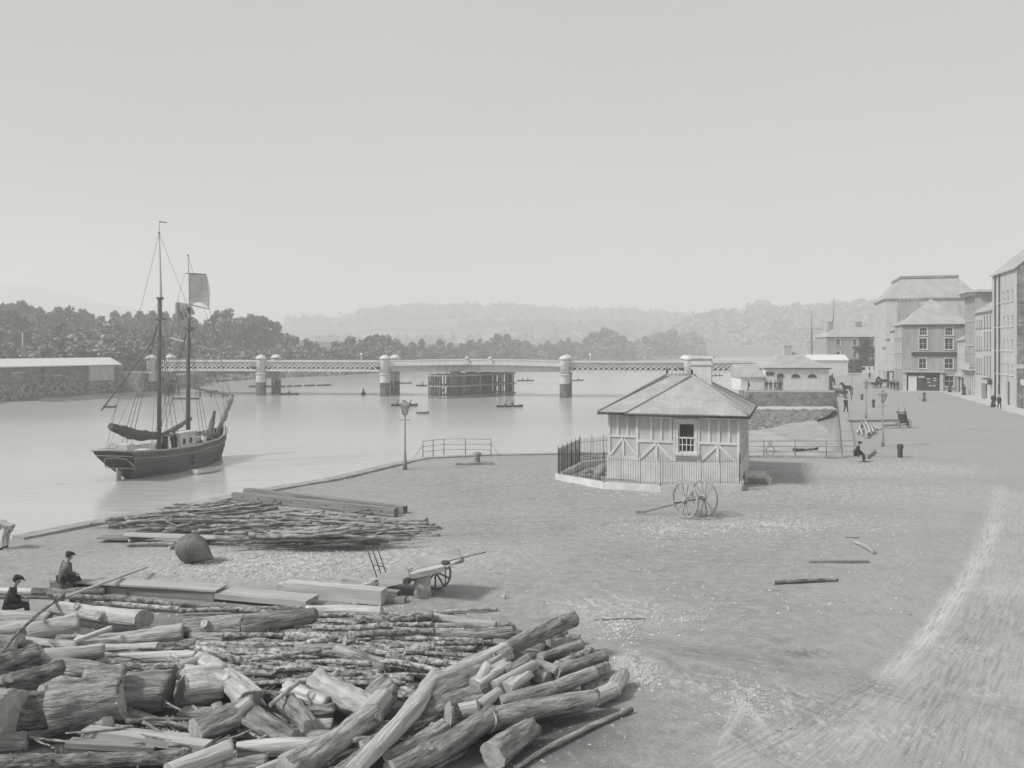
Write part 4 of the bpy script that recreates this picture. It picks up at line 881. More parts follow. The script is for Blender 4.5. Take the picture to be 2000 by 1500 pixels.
# the schooner's dinghy
q=P(408,922,WZ); e=empty('dinghy',(q.x,q.y,WZ),sang-.3,'small pale dinghy lying alongside the schooner bow','dinghy'); rowboat_mesh(3.0,.72,.27).build('hull','offwhite',e)
for x in (-.7,.0,.7): b=MB(); b.box((x,0,.2),(.2,1.1,.04)); b.build('thwart','beamgrey',e)
b=MB(); b.bar((-.9,.25,.3),(.8,.2,.3),.05); b.bar((-.9,-.25,.3),(.8,-.25,.3),.05); b.build('oar','spar',e)
person('sailor in a dark jacket standing by the deckhouse of the schooner',(Matrix.Translation((SX0,SY0,WZ))@Matrix.Rotation(sang,4,'Z'))@V(LS*.41,-.6,zd+.02),sang-1.8,'stand')
# ================================================================ BUILDINGS
def wallface(b, o, dx, Wd, Ht, ops, mi=0, dep=.16, nrm=None):
    """wall rectangle from corner o along unit dx, height Ht, with real openings (x0,x1,z0,z1) and reveals"""
    o=Vector(o); dx=Vector(dx); n=nrm or V(dx.y,-dx.x,0); up=V(0,0,1)
    xs=sorted({0,Wd,*[v for q in ops for v in q[:2]]}); zs=sorted({0,Ht,*[v for q in ops for v in q[2:4]]})
    for i in range(len(xs)-1):
        for j in range(len(zs)-1):
            cx_,cz=(xs[i]+xs[i+1])/2,(zs[j]+zs[j+1])/2
            if any(q[0]<cx_<q[1] and q[2]<cz<q[3] for q in ops): continue
            b.quad(o+dx*xs[i]+up*zs[j],o+dx*xs[i+1]+up*zs[j],o+dx*xs[i+1]+up*zs[j+1],o+dx*xs[i]+up*zs[j+1],mi=mi)
    for q in ops:
        p=[o+dx*q[0]+up*q[2],o+dx*q[1]+up*q[2],o+dx*q[1]+up*q[3],o+dx*q[0]+up*q[3]]
        for k in range(4): a,c=p[k],p[(k+1)%4]; b.quad(a,c,c-n*dep,a-n*dep,mi=mi)
def window(par, o, dx, q, sill=True, bars=(2,2), frame='white', glass='glass', dep=.11, nm='window', surround=0):
    o=Vector(o); dx=Vector(dx); n=V(dx.y,-dx.x,0); rz=atan2(dx.y,dx.x); x0,x1,z0,z1=q; c=o+dx*(x0+x1)/2-n*dep+V(0,0,(z0+z1)/2); w_,h_=x1-x0,z1-z0
    b=MB(); t=.07
    def bx(u_,z,sx_,sz,out=0,th=.06): b.box(c+dx*u_+V(0,0,z)+n*out,(sx_,th,sz),rz)
    bx(-w_/2+t/2,0,t,h_); bx(w_/2-t/2,0,t,h_); bx(0,h_/2-t/2,w_-2*t,t); bx(0,-h_/2+t/2,w_-2*t,t); bx(0,0,w_-2*t,.06,.01)
    for k in range(1,bars[0]): bx(-w_/2+w_*k/bars[0],0,.04,h_-2*t,.004,.04)
    for k in range(1,bars[1]): bx(0,-h_/2+h_*k/bars[1],w_-2*t,.035,.002,.045)
    if surround:
        s=surround
        bx(-w_/2-s/2,0,s,h_+.02,dep+.03); bx(w_/2+s/2,0,s,h_+.02,dep+.03); bx(0,h_/2+s/2+.01,w_+2*s,s,dep+.034)
    f=b.build(nm,frame,par)
    b=MB(); b.box(c-n*.05,(w_,.02,h_),rz); b.build('pane',glass,f)
    if sill: b=MB(); b.box(o+dx*(x0+x1)/2+V(0,0,z0-.06)+n*.06,(w_+.3,.16,.1),rz); b.build('sill',frame if frame!='shoppaint' else 'palestone',f)
    return f
def hip(b, x0,x1,y0,y1,z,rise,ov=.35,th=.12,inset=None,mi=0):
    x0-=ov;x1+=ov;y0-=ov;y1+=ov; w_=x1-x0;d_=y1-y0; k=inset or min(w_,d_)/2
    if w_>=d_: r0,r1=V(x0+k,(y0+y1)/2,z+rise),V(x1-k,(y0+y1)/2,z+rise)
    else: r0,r1=V((x0+x1)/2,y0+k,z+rise),V((x0+x1)/2,y1-k,z+rise)
    c=[V(x0,y0,z),V(x1,y0,z),V(x1,y1,z),V(x0,y1,z)]
    if w_>=d_: fs=[(c[0],c[1],r1,r0),(c[1],c[2],r1),(c[2],c[3],r0,r1),(c[3],c[0],r0)]
    else: fs=[(c[0],c[1],r0),(c[1],c[2],r1,r0),(c[2],c[3],r1),(c[3],c[0],r0,r1)]
    for f in fs: b.quad(*f,mi=mi)
    lo=[p-V(0,0,th) for p in c]
    for i in range(4): b.quad(c[i],c[(i+1)%4],lo[(i+1)%4],lo[i],mi=mi)
    b.quad(*lo,mi=mi); return r0,r1
def chimney(par,x,y,z0,z1,sx_=.9,sy=.7,mt='rubble',pots=3):
    b=MB(); b.box((x,y,(z0+z1)/2),(sx_,sy,z1-z0)); b.box((x,y,z1+.06),(sx_+.16,sy+.16,.14)); c=b.build('chimney',mt,par)
    for k in range(pots): b=MB(); xx=x+(k-(pots-1)/2)*sx_/(pots+.3); b.tube([(xx,y,z1+.13),(xx,y,z1+.6)],[.13,.1],8); b.build('chimney_pot','stuccopale',c)
    return c
def house(name,label,cat,o,rz,Wd,Dp,Ht,wins,wall='stucco',roof='hip',rise=3,roofm='slatefar',sidew=(),backh=None,group=None,winkw={}, ov=.3, doors=(), ridge='x', rightw=(), gablem=None):
    e=empty(name,o,rz,label,cat,group); b=MB(); X_,Y_=V(1,0,0),V(0,1,0)
    ops=[w_[:4] for w_ in wins]+[d[:4] for d in doors]
    wallface(b,(0,0,0),(1,0,0),Wd,Ht,ops); wallface(b,(0,Dp,0),(0,-1,0),Dp,Ht,[w_[:4] for w_ in sidew]); wallface(b,(Wd,0,0),(0,1,0),Dp,Ht,[w_[:4] for w_ in rightw],mi=1 if gablem else 0); wallface(b,(Wd,Dp,0),(-1,0,0),Wd,Ht,[])
    g_=1 if gablem else 0
    if roof=='gable':
        if ridge=='x': b.quad((0,0,Ht),(0,Dp,Ht),(0,Dp/2,Ht+rise)); b.quad((Wd,0,Ht),(Wd,Dp,Ht),(Wd,Dp/2,Ht+rise),mi=g_)
        else: b.quad((0,0,Ht),(Wd,0,Ht),(Wd/2,0,Ht+rise)); b.quad((0,Dp,Ht),(Wd,Dp,Ht),(Wd/2,Dp,Ht+rise))
    b.build('wall',[wall,gablem or wall],e,fix=False)
    b=MB()
    if roof=='hip': hip(b,0,Wd,0,Dp,Ht+.02,rise,ov)
    elif roof=='gable':
        t=.14
        if ridge=='x':
            pr=[(0,-ov,Ht-ov*rise/(Dp/2)+.04),(0,Dp/2,Ht+rise+.04),(0,Dp+ov,Ht-ov*rise/(Dp/2)+.04),(0,Dp+ov,Ht-ov*rise/(Dp/2)+.04+t),(0,Dp/2,Ht+rise+.04+t),(0,-ov,Ht-ov*rise/(Dp/2)+.04+t)]
            b.prism(pr,(-.1,0,0),(Wd+.1,0,0))
        else:
            pr=[(-ov,0,Ht-ov*rise/(Wd/2)+.04),(Wd/2,0,Ht+rise+.04),(Wd+ov,0,Ht-ov*rise/(Wd/2)+.04),(Wd+ov,0,Ht-ov*rise/(Wd/2)+.04+t),(Wd/2,0,Ht+rise+.04+t),(-ov,0,Ht-ov*rise/(Wd/2)+.04+t)]
            b.prism(pr,(0,-.1,0),(0,Dp+.1,0))
    else:
        b.box((Wd/2,Dp/2,Ht-.25),(Wd-.4,Dp-.4,.1)); b.box((Wd/2,-.08,Ht+.1),(Wd+.5,.5,.3)); b.box((-.08,Dp/2,Ht+.1),(.5,Dp-.36,.296)); b.box((Wd+.08,Dp/2,Ht+.1),(.5,Dp-.36,.294))
    rf=b.build('roof',roofm,e)
    if roof=='hip': b=MB(); b.tube([(-ov,-ov-.05,Ht-.06),(Wd+ov,-ov-.05,Ht-.06)],.09,6); b.build('gutter','iron',rf)
    for w_ in wins: window(e,(0,0,0),(1,0,0),w_[:4],bars=w_[4] if len(w_)>4 else (2,2),**winkw)
    for w_ in sidew: window(e,(0,Dp,0),(0,-1,0),w_[:4],bars=w_[4] if len(w_)>4 else (2,2),**winkw)
    for w_ in rightw: window(e,(Wd,0,0),(0,1,0),w_[:4],bars=w_[4] if len(w_)>4 else (2,2),**winkw)
    for d in doors:
        b=MB(); b.box(((d[0]+d[1])/2,.12,(d[2]+d[3])/2),(d[1]-d[0]-.01,.06,d[3]-d[2]-.01)); dd=b.build('door',d[4] if len(d)>4 else 'shoppaint',e)
        b=MB(); b.ball((d[0]+.15,.06,1.0),.04,6,4); b.build('handle','iron',dd)
    return e,rf
# ---- the half-timbered cottage on the quay
cr=R(-18.0); co=V(12.1,46.2,0); cx_=V(cos(cr),sin(cr),0)
o_=co-cx_*5.55
ct=empty('cottage',o_,cr,'single-storey half-timbered cottage with a hipped slate roof, railed in on the quay','cottage')
EV=3.72; Wc=5.55; Dc=8.0; LX=-1.7; LY=.75
b=MB(); W1=[(2.3,3.2,1.72,3.32)]
wallface(b,(0,0,0),(1,0,0),Wc,EV,W1); wallface(b,(Wc,0,0),(0,1,0),Dc,EV,[(2.2,3.1,.9,2.9)]); wallface(b,(0,LY,0),(0,-1,0),LY,EV,[]); wallface(b,(LX,LY,0),(1,0,0),-LX,EV,[]); wallface(b,(LX,Dc,0),(0,-1,0),Dc-LY,EV,[]); wallface(b,(Wc,Dc,0),(-1,0,0),Wc-LX,EV,[])
b.build('wall','render',ct,fix=False)
b=MB(); b.box((Wc/2,-.04,.6),(Wc+.1,.08,1.2)); b.box((LX/2-.02,LY-.04,.65),(-LX+.0,.08,1.3)); b.box((Wc+.04,Dc/2+.02,.6),(.08,Dc-.0,1.2)); b.box((LX-.04,LY+(Dc-LY)/2,.65),(.08,Dc-LY,1.3)); b.build('plinth','concrete',ct)
b=MB(); t=.10
def vb(x,z0,z1,y=-.03,w_=.13): b.box((x,y,(z0+z1)/2),(w_,.06,z1-z0))
for x in (.075,.85,1.38,1.9,2.12,3.38,3.95,4.45,4.98,5.47): vb(x,1.2,EV-.03) if x in (.075,5.47,2.12,3.38) else vb(x,2.32,EV-.03)
b.box((1.1,-.034,2.27),(2.0,.06,.12)); b.box((4.42,-.034,2.27),(2.0,.06,.12)); b.box((Wc/2,-.036,EV-.1),(Wc-.02,.06,.16)); b.box((2.75,-.034,1.45),(1.14,.06,.14))
for a_,xm,c_ in ((.16,1.12,2.05),(3.45,4.4,5.4)):
    b.bar((a_,-.032,1.25),(xm,-.032,2.2),.14,.05,up=(0,1,0)); b.bar((c_,-.033,1.25),(xm,-.033,2.2),.14,.05,up=(0,1,0)); vb(xm,1.2,2.2,-.028)
y_=LY-.03
for x in (LX+.06,-1.15,-.6,-.08): vb(x,2.45,EV-.03,y_)
vb(LX+.061,1.3,2.45,y_); b.box((LX/2,y_-.004,2.42),(-LX,.06,.12)); b.bar((LX+.12,y_-.002,1.35),(-.85,y_-.002,2.36),.13,.05,up=(0,1,0)); b.bar((-.06,y_-.003,1.35),(-.85,y_-.003,2.36),.13,.05,up=(0,1,0)); vb(-.85,1.3,2.36,y_+.002)
for y in (.3,2.0,3.4,5.2,6.6,7.7): b.box((Wc+.03,y,2.45),(.06,.13,2.5))
b.box((Wc+.034,Dc/2,2.3),(.06,Dc-.1,.12))
b.build('timber_framing','timberwhite',ct)
def rip(mt_name): return M[mt_name]
wn=window(ct,(0,0,0),(1,0,0),W1[0],bars=(1,1),surround=.16,dep=.06)
b=MB()
for k in (1,2,3): b.box((2.3+.9*k/4,.02,2.13),(.04,.05,.72))
b.box((2.75,.018,2.13),(.78,.05,.04)); b.box((2.75,.01,2.51),(.8,.07,.07)); b.build('glazing_bars','white',wn)
b=MB(); b.box((2.75,-.1,1.60),(1.3,.26,.09)); b.build('stone_sill','palestone',wn)
b=MB(); b.box((2.75,-.08,3.52),(1.35,.2,.08)); b.build('drip_mould','white',wn)
window(ct,(Wc,0,0),(0,1,0),(2.2,3.1,.9,2.9),bars=(2,2))
# roof: long rear block and forward hipped block
b=MB(); hip(b,LX,Wc,LY,Dc,EV+.1,1.95,ov=.5,inset=3.3); x0,x1,y0=-.5,Wc+.47,-.5; am=V((x0+x1)/2,y0+3.0,EV+2.06)
zz=EV+.105; c0_,c1_=V(x0,y0,zz),V(x1,y0,zz); rb=V((x0+x1)/2,LY+3.4,EV+2.07); c2_,c3_=V(x1,LY+3.3,zz),V(x0,LY+.05,zz)
b.quad(c0_,c1_,am); b.quad(c1_,c2_,rb,am); b.quad(c0_,am,rb,c3_); b.quad(c0_,c1_,c1_-V(0,0,.12),c0_-V(0,0,.12)); b.quad(c1_,c2_,c2_-V(0,0,.12),c1_-V(0,0,.12)); b.quad(c0_,c3_,c3_-V(0,0,.12),c0_-V(0,0,.12)); b.quad(c0_-V(0,0,.12),c1_-V(0,0,.12),c2_-V(0,0,.12),c3_-V(0,0,.12))
def slatemat():
    m=bpy.data.materials.new('cottage_slates'); m.use_nodes=True; n=m.node_tree.nodes; L=m.node_tree.links; p=n['Principled BSDF']; p.inputs['Roughness'].default_value=.7; p.inputs['Specular IOR Level'].default_value=.25
    tc=n.new('ShaderNodeTexCoord'); sx=n.new('ShaderNodeSeparateXYZ'); L.new(tc.outputs['Object'],sx.inputs[0]); cb=n.new('ShaderNodeCombineXYZ'); ad=n.new('ShaderNodeMath'); L.new(sx.outputs[0],ad.inputs[0]); L.new(sx.outputs[1],ad.inputs[1]); L.new(ad.outputs[0],cb.inputs[0]); L.new(sx.outputs[2],cb.inputs[1])
    bt=n.new('ShaderNodeTexBrick'); bt.inputs['Scale'].default_value=1; bt.inputs['Brick Width'].default_value=.3; bt.inputs['Row Height'].default_value=.105; bt.inputs['Mortar Size'].default_value=.009
    for k,v in (('Color1',.40),('Color2',.46),('Mortar',.32)): bt.inputs[k].default_value=(v*.98,v,v*.98,1)
    L.new(cb.outputs[0],bt.inputs['Vector']); nz=n.new('ShaderNodeTexNoise'); nz.inputs['Scale'].default_value=1.2; nz.inputs['Detail'].default_value=8; L.new(tc.outputs['Object'],nz.inputs['Vector'])
    mr=n.new('ShaderNodeMapRange'); mr.inputs[1].default_value=.3; mr.inputs[2].default_value=.7; mr.inputs[3].default_value=.85; mr.inputs[4].default_value=1.12; L.new(nz.outputs['Fac'],mr.inputs[0])
    vm=n.new('ShaderNodeVectorMath'); vm.operation='SCALE'; L.new(bt.outputs['Color'],vm.inputs[0]); L.new(mr.outputs[0],vm.inputs['Scale']); L.new(vm.outputs[0],p.inputs['Base Color'])
    bp=n.new('ShaderNodeBump'); bp.invert=True; bp.inputs['Strength'].default_value=.5; bp.inputs['Distance'].default_value=.02; L.new(bt.outputs['Fac'],bp.inputs['Height']); L.new(bp.outputs[0],p.inputs['Normal']); return m
rf=b.build('roof',slatemat(),ct)
b=MB()
for a_,c_ in ((c0_,am),(c1_,am),(am,rb),(V(x1,-.5,zz),V(x1,-.5,zz)+V(.0,.01,0)),(V(LX-.5,LY-.5,EV+.1),V(LX+2.8,LY+3.4,EV+2.05)),(V(Wc+.5,Dc+.5,EV+.1),V(Wc-2.8,LY+3.85,EV+2.05)),(V(LX+2.8,LY+3.6,EV+2.05),V(Wc-2.8,LY+3.6,EV+2.05))): b.tube([a_+V(0,0,.03),c_+V(0,0,.03)],.07,6)
b.build('ridge_tiles','slatefar',rf)
b=MB(); b.tube([c0_+V(0,-.05,-.1),c1_+V(0,-.05,-.1)],.07,6); b.tube([c1_+V(.05,0,-.1),V(x1+.05,Dc+.4,zz-.1)],.07,6); b.tube([V(LX-.5,LY-.55,EV),V(-.5,LY-.55,EV)],.07,6); b.build('gutter','iron',rf)
b=MB(); b.tube([am,am+V(0,0,.3),am+V(0,0,.42)],[.05,.07,.01],8); b.build('finial','iron',rf)
b=MB(); q=V(LX+2.8,LY+3.6,EV+2.05); b.tube([q,q+V(0,0,.3),q+V(0,0,.4)],[.05,.07,.01],8)
b.build('finial','iron',rf)
b=MB()
for k in range(5): b.ball(q+V(.25+.22*k,0,.1),.09,8,5)
b.build('ridge_cresting','palestone',rf)
b=MB(); cxk,cyk=3.15,LY+3.3; b.box((cxk,cyk,EV+2.1),(1.15,.8,1.9)); b.box((cxk,cyk,EV+2.72),(1.3,.95,.14)); b.box((cxk,cyk,EV+3.1),(1.38,1.0,.16)); b.build('chimney','concrete',rf)
b=MB()
for y,w_,z_ in ((1.1,1.2,.45),(1.1,1.6,.3),(1.1,2.0,.14)): b.box((Wc+.08+(2.0-w_)*.0+w_*.0+.55+(.55-z_)*.9,y+1.2,z_/2),(1.1,1.9,z_),mi=0)
b.build('doorstep','palestone',ct)
# enclosure: low plinth, iron railings, rockery inside
enc=[P(1444,958),P(1290,960),P(1180,953),P(1090,937),P(1133,913),P(1190,906)]
KZ=.33
e=empty('railed_enclosure',(0,0,0),0,'low white kerb with tall iron railings round the front of the cottage','railings')
b=MB()
for a_,c_ in zip(enc[:-1],enc[1:]):
    d=(c_-a_).normalized(); b.box((a_+c_)/2+V(0,0,KZ/2-.1)+V(-d.y,d.x,0)*-.0,((c_-a_).length+.1,.34,KZ+.2),atan2(d.y,d.x))
q=enc[0]; d=(V(12.1,46.2,0)-q).normalized(); b.box(q.lerp(V(12.3,46.9,0),.5)+V(0,0,KZ/2-.104),(2.0,.34,KZ+.19),R(72)); b.build('kerb','concrete',e)
enc2=[V(12.35,47.0,0)]+enc
for s,(a_,c_) in enumerate(zip(enc2[:-1],enc2[1:])):
    d=c_-a_; n_=int(d.length/.125); b=MB(); u_=d.normalized()
    for i in range(n_+1):
        p=a_+d*i/n_; st=(i%8==0); b.tube([p+V(0,0,KZ),p+V(0,0,KZ+(1.5 if st else 1.38)),p+V(0,0,KZ+(1.62 if st else 1.46))],[.022 if st else .011]*2+[.003],5)
    for z in (KZ+.12,KZ+1.2): b.bar(a_+V(0,0,z),c_+V(0,0,z),.03,.02)
    b.build('railing_panel','iron' if s in(3,4,5) else 'ironpale',e)
rng=random.Random(9)
for k in range(16):
    p=enc[3].lerp(enc[5],rng.random()).lerp(enc[2],rng.uniform(.15,.7)); rr=rng.uniform(.16,.36); b=MB(); b.ball((0,0,rr*.5),rr,9,6,sc=(1,.8,.8))
    b.v=[tuple(V(*v)*(1+.35*noise.noise(V(*v)*3+V(k,0,0)))) for v in b.v]; o2=b.build('rockery_stone','stone',None,p); tag(o2,'rough stone in the railed rockery left of the cottage','stone','stones in the cottage rockery')
# ---- white river building on the far quay
wbe,rf=house('river_building','white single-storey building with round-headed openings on the far dock quay','building',V(42.6,146.5,0),0,10.8,9,3.75,[],wall='offwhite',rise=2.6,doors=((2.0,3.1,.02,2.3,'beamgrey'),))
for x,z0,w_,h_ in ((2.55,2.3,.62,.5),(5.1,2.1,.72,.6),(7.9,2.1,.72,.6)):
    b=MB(); arc=[(x+w_*1.2*cos(a),-.03,z0+h_*1.25*sin(a)) for a in [pi*i/10 for i in range(11)]]; b.prism(arc,(0,0,0),(0,-.05,0)); f=b.build('arched_window','palestone',wbe)
    b=MB(); arc=[(x+w_*cos(a),-.09,z0+h_*sin(a)+.03) for a in [pi*i/10 for i in range(11)]]; b.prism(arc,(0,0,0),(0,-.02,0)); b.build('pane','glass',f)
b=MB(); b.box((.8,-.05,2.75),(1.3,.08,.55)); b.build('notice_board','shoppaint',wbe); chimney(rf,5.0,4.0,4.5,7.4,1.3,1.0,'stuccopale',0)
b=MB(); b.box((-2.1,3.0,1.05),(4.0,6,2.1)); b.build('lean_to_wall','offwhite',wbe)
b=MB(); b.prism([(0,-.3,2.1),(0,-.3,2.25),(0,4.2,4.3),(0,6.2,3.9),(0,6.2,2.1)],(-4.3,0,0),(-.15,0,0)); b.build('lean_to_roof','slatefar',wbe)
b=MB(); b.box((10.85,-.3,1.2),(.2,1.6,2.4)); b.build('side_door','oldtimber',wbe)
# ---- street
sdv=V(.295,.955,0).normalized(); S0=V(60.6,104.5,0); sang_=atan2(sdv.y,sdv.x)
def row(t): return S0+sdv*t
# facades look left (river): local x must run toward the camera so that the facade normal (x rotated -90) points left -> x = -sdv
frz=atan2(-sdv.y,-sdv.x)
def grid(Wd,cols,rows,w_,h_,x0=.8,x1=None,bars=(2,2)):
    x1=x1 or Wd-.8; out=[]
    for z in rows:
        hh=h_ if not isinstance(z,tuple) else z[1]; zz_=z if not isinstance(z,tuple) else z[0]
        for c in range(cols): xc=x0+(x1-x0)*(c+.5)/cols; out.append((xc-w_/2,xc+w_/2,zz_,zz_+hh,bars))
    return out
kw={'sill':True}
# warehouse: near gable of rubble stone (right side of its local frame)
whh,rf=house('warehouse','tallest warehouse with rows of small windows and a rubble gable at the right edge','warehouse',row(12.7),frz,12.7,15,16.9,grid(12.7,5,[3.9,6.9,9.9,13.0],.95,1.35,.8,11.6),wall='stuccopale',roof='gable',rise=6.5,doors=((8.1,9.3,0.02,3.0),(3.0,3.9,.02,2.4,'shoppaint')),gablem='rubble',rightw=[(1.2,2.0,9,10.2),(1.2,2.0,3.6,4.8)])
for x in (2.2,4.4): b=MB(); b.tube([(x,-.12,0),(x,-.12,16.8)],.09,6); b.build('drainpipe','iron',whh)
b=MB(); b.box((12.72,.6,5.0),(.1,1.8,.5)); b.build('stone_tablet','palestone',whh)
b=MB(); b.box((12.76,1.7,3.1),(.12,2.6,.7)); b.build('sign_board','timberwhite',whh)
te,rf=house('terrace_house','pale four-storey terrace with tall narrow windows left of the tallest warehouse','house',row(23.4),frz,10.7,11,12.3,grid(10.7,3,[(3.6,2.1),(6.9,1.9),(10.0,1.1)],.8,2,.4,4.8)+grid(10.7,3,[(3.2,2.9),(7.0,2.4),(10.0,1.6)],.85,2,5.2,10.4),wall='stuccopale',roof='gable',rise=3.6,doors=((.9,1.7,.02,2.2,'stuccopale'),),winkw={'frame':'beamgrey'})
b=MB(); b.box((7.3,-.12,1.5),(3.9,.2,2.9)); sf=b.build('shop_front','timberwhite',te); b=MB(); b.box((7.3,-.3,3.2),(4.3,.55,.18)); b.box((7.3,-.24,2.6),(4.0,.1,.6)); b.build('fascia','palestone',sf)
for x in (5.75,6.6,7.4): b=MB(); b.box((x,-.24,1.25),(.3,.06,2.4)); b.build('shutter','shoppaint',sf)
b=MB(); b.box((8.4,-.24,1.25),(.9,.06,2.0)); b.build('pane','glass',sf)
ba_,rf=house('bank_building','tall stone building with a heavy projecting cornice and a bracketed balcony','building',row(30.9),frz,7.5,12,15.2,grid(7.5,4,[(4.4,1.9),(7.6,1.9),(11.2,1.9)],.75,2,.5,7.0),wall='stucco',roof='flat',roofm='stone')
b=MB(); b.box((3.75,-.35,4.0),(7.2,.9,.25)); b.box((3.75,-.75,4.5),(7.2,.08,.9)); bl=b.build('balcony','palestone',ba_)
for k in range(6): b=MB(); b.prism([(.6+1.2*k,-.02,3.85),(.6+1.2*k,-.75,3.85),(.6+1.2*k,-.02,3.1)],(0,0,0),(.2,0,0)); b.build('bracket','palestone',bl)
for k in range(5): b=MB(); b.box((.5+1.6*k,-.06,1.55),(.35,.1,3.1)); b.build('pilaster','palestone',ba_)
b=MB(); b.box((3.75,-.5,15.45),(8.6,1.4,.35)); b.box((3.75,-.3,15.05),(8.0,.8,.4)); b.box((8.05,6,15.45),(.9,12,.348)); b.build('cornice','palestone',ba_)
sm,rf=house('shop','low two-storey shop squeezed between the balcony building and the grey corner shop','shop',row(36.9),frz,6.0,9,8.4,grid(6,2,[(4.0,1.6),(6.3,1.3)],.8,1.6),wall='stuccopale',roof='gable',rise=2.2,doors=((.6,2.4,.02,2.5),(3.2,5.2,.4,2.4)))
b=MB(); b.box((3,-.2,2.9),(5.6,.4,.45)); b.build('fascia','palestone',sm)
# low pub porch at the right edge
lp=empty('porch',row(-2.2)+V(1.5,-.5,0),frz,'low porch with a flat hood at the foot of the rubble gable','porch'); b=MB(); b.box((0,0,2.9),(2.6,2.4,.3)); b.build('hood','palestone',lp)
for x in (-1.1,1.1): b=MB(); b.box((x,-1,1.4),(.25,.25,2.75)); b.build('post','beamgrey',lp)
b=MB(); b.box((0,.9,1.35),(2.2,.2,2.7)); b.build('door','shoppaint',lp)
# corner shop facing the camera
csx=64.2; cs,rf=house('corner_shop','grey three-storey corner house with a dark shopfront facing the yard','shop',V(csx,143.2,0),R(-17.2),10.0,10,10.95,
 [(2.6,3.75,9.2,10.45,(3,2)),(6.4,7.55,9.2,10.45,(3,2)),(2.55,3.75,6.9,8.7,(2,2)),(6.35,7.6,6.9,8.7,(2,3)),(2.5,3.65,3.75,5.4,(2,2)),(6.3,7.6,3.75,5.4,(2,2)),(6.3,7.7,.9,2.6,(2,2)),(9.2,10.1,9.2,10.3,(2,2))],
 wall='stucco',rise=4.4,sidew=[(x,x+.9,z,z+1.5) for x in (1,4.2,7.4) for z in (3.7,6.4,9.0)],doors=((.7,5.6,.05,3.0,'glass'),),winkw={'surround':.1})
b=MB(); b.box((3.15,-.25,3.25),(6.2,.6,.22)); fs=b.build('shop_cornice','palestone',cs); b=MB(); b.box((3.15,-.06,2.85),(5.6,.12,.55)); b.build('fascia','shoppaint',cs)
for x in (.38,5.85): b=MB(); b.box((x,-.12,1.55),(.5,.25,3.1)); b.build('pilaster','palestone',cs)
b=MB(); b.box((1.55,-.0,1.3),(1.25,.1,2.55)); b.build('shutter','timberwhite',cs); b=MB(); b.box((2.75,.02,1.25),(.85,.06,2.45)); d_=b.build('door','shoppaint',cs)
b=MB(); arc=[(2.85+.55*cos(a),-.02,2.25+.38*sin(a)) for a in [pi*i/8 for i in range(9)]]; b.prism(arc,(0,0,0),(0,-.05,0)); b.build('fanlight','white',d_)
b=MB(); b.box((4.45,.05,1.5),(1.9,.05,1.7)); b.box((4.45,.0,.4),(2.2,.14,.7)); b.build('display_window','shoppaint',cs)
for x,z_ in ((3.9,2.1),(4.9,2.15),(4.9,1.8),(4.0,1.5),(4.8,.95),(4.2,.95)): b=MB(); b.box((x,.0,z_),(.45,.05,.14)); b.build('display_card','timberwhite',cs)
b=MB(); b.tube([(1.45,-.12,6.1),(8.3,-.12,6.1)],.42,4); b=MB(); b.box((4.85,-.1,6.1),(6.3,.14,.72)); b.tube([(1.7,-.03,6.1),(1.7,-.17,6.1)],.36,14); b.tube([(8.0,-.03,6.1),(8.0,-.17,6.1)],.36,14); b.build('sign_board','shoppaint',cs); 
b=MB(); b.box((4.85,-.06,6.52),(6.8,.1,.1)); b.box((4.85,-.06,5.68),(6.8,.1,.1)); b.build('sign_moulding','palestone',cs)
b=MB(); b.tube([(9.0,-.1,0),(9.0,-.1,10.8)],.08,6); b.build('drainpipe','beamgrey',cs); chimney(rf,1.6,5.2,12.6,15.1,3.4,1.3,'stucco',5); chimney(rf,.9,8.8,11.6,13.6,1.3,1.0,'stucco',3)
# river-front row left of the corner shop, receding
for i,(t,wd,ht,rs,lab) in enumerate(((6.5,6.5,10.2,2.4,'narrow white house beside the corner shop, with a porch'),(13,6.5,8.8,2.2,'lower white house two doors beyond the corner shop'),(19.4,6.4,7.2,2.0,'lowest white house at the far end of the river-front row'))):
    q=V(csx-.02,143.2,0)+sdv*(t+10.1)
    h_,rf=house('row_house',lab,'house',q,frz,wd,9,ht,grid(wd,3,[(3.4,1.5),(6.2,1.4)] if ht>8 else [(3.4,1.4)],.8,1.5),wall='stuccopale',roof='gable',rise=rs,doors=((wd-2.0,wd-.9,.02,2.4),)); chimney(rf,wd-.6,4.5,ht+.5,ht+rs+1.2,.8,1.6,'stuccopale',3)
    b=MB(); b.box((wd-1.5,-.5,2.9),(2.2,1.0,.2)); b.box((wd-2.4,-.9,1.4),(.18,.18,2.8)); b.box((wd-.6,-.9,1.4),(.18,.18,2.8)); b.build('porch','shoppaint' if i==0 else 'palestone',h_)
# big store behind
bs,rf=house('grain_store','huge pale store with a flat-topped hipped roof rising behind the corner shop','warehouse',V(75.6,176,0),R(-17.2),17,22,16.9,grid(17,4,[8.5],.9,1.3,.6,9),wall='stuccopale',roof='none',roofm='slatefar')
b=MB(); Wd,Dp,z0,z1=17,22,16.9,21.2; o1=[(-.4,-.4,z0),(Wd+.4,-.4,z0),(Wd+.4,Dp,z0),(-.4,Dp,z0)]; o2=[(3.3,3,z1),(13.6,3,z1),(13.6,18,z1),(3.3,18,z1)]
b.loft([o1,o2],True,True); r_=b.build('mansard_roof','slatefar',rf); b=MB(); b.box((8.45,10.5,z1+.25),(10.8,15.5,.5)); b.build('parapet','beamgrey',r_)
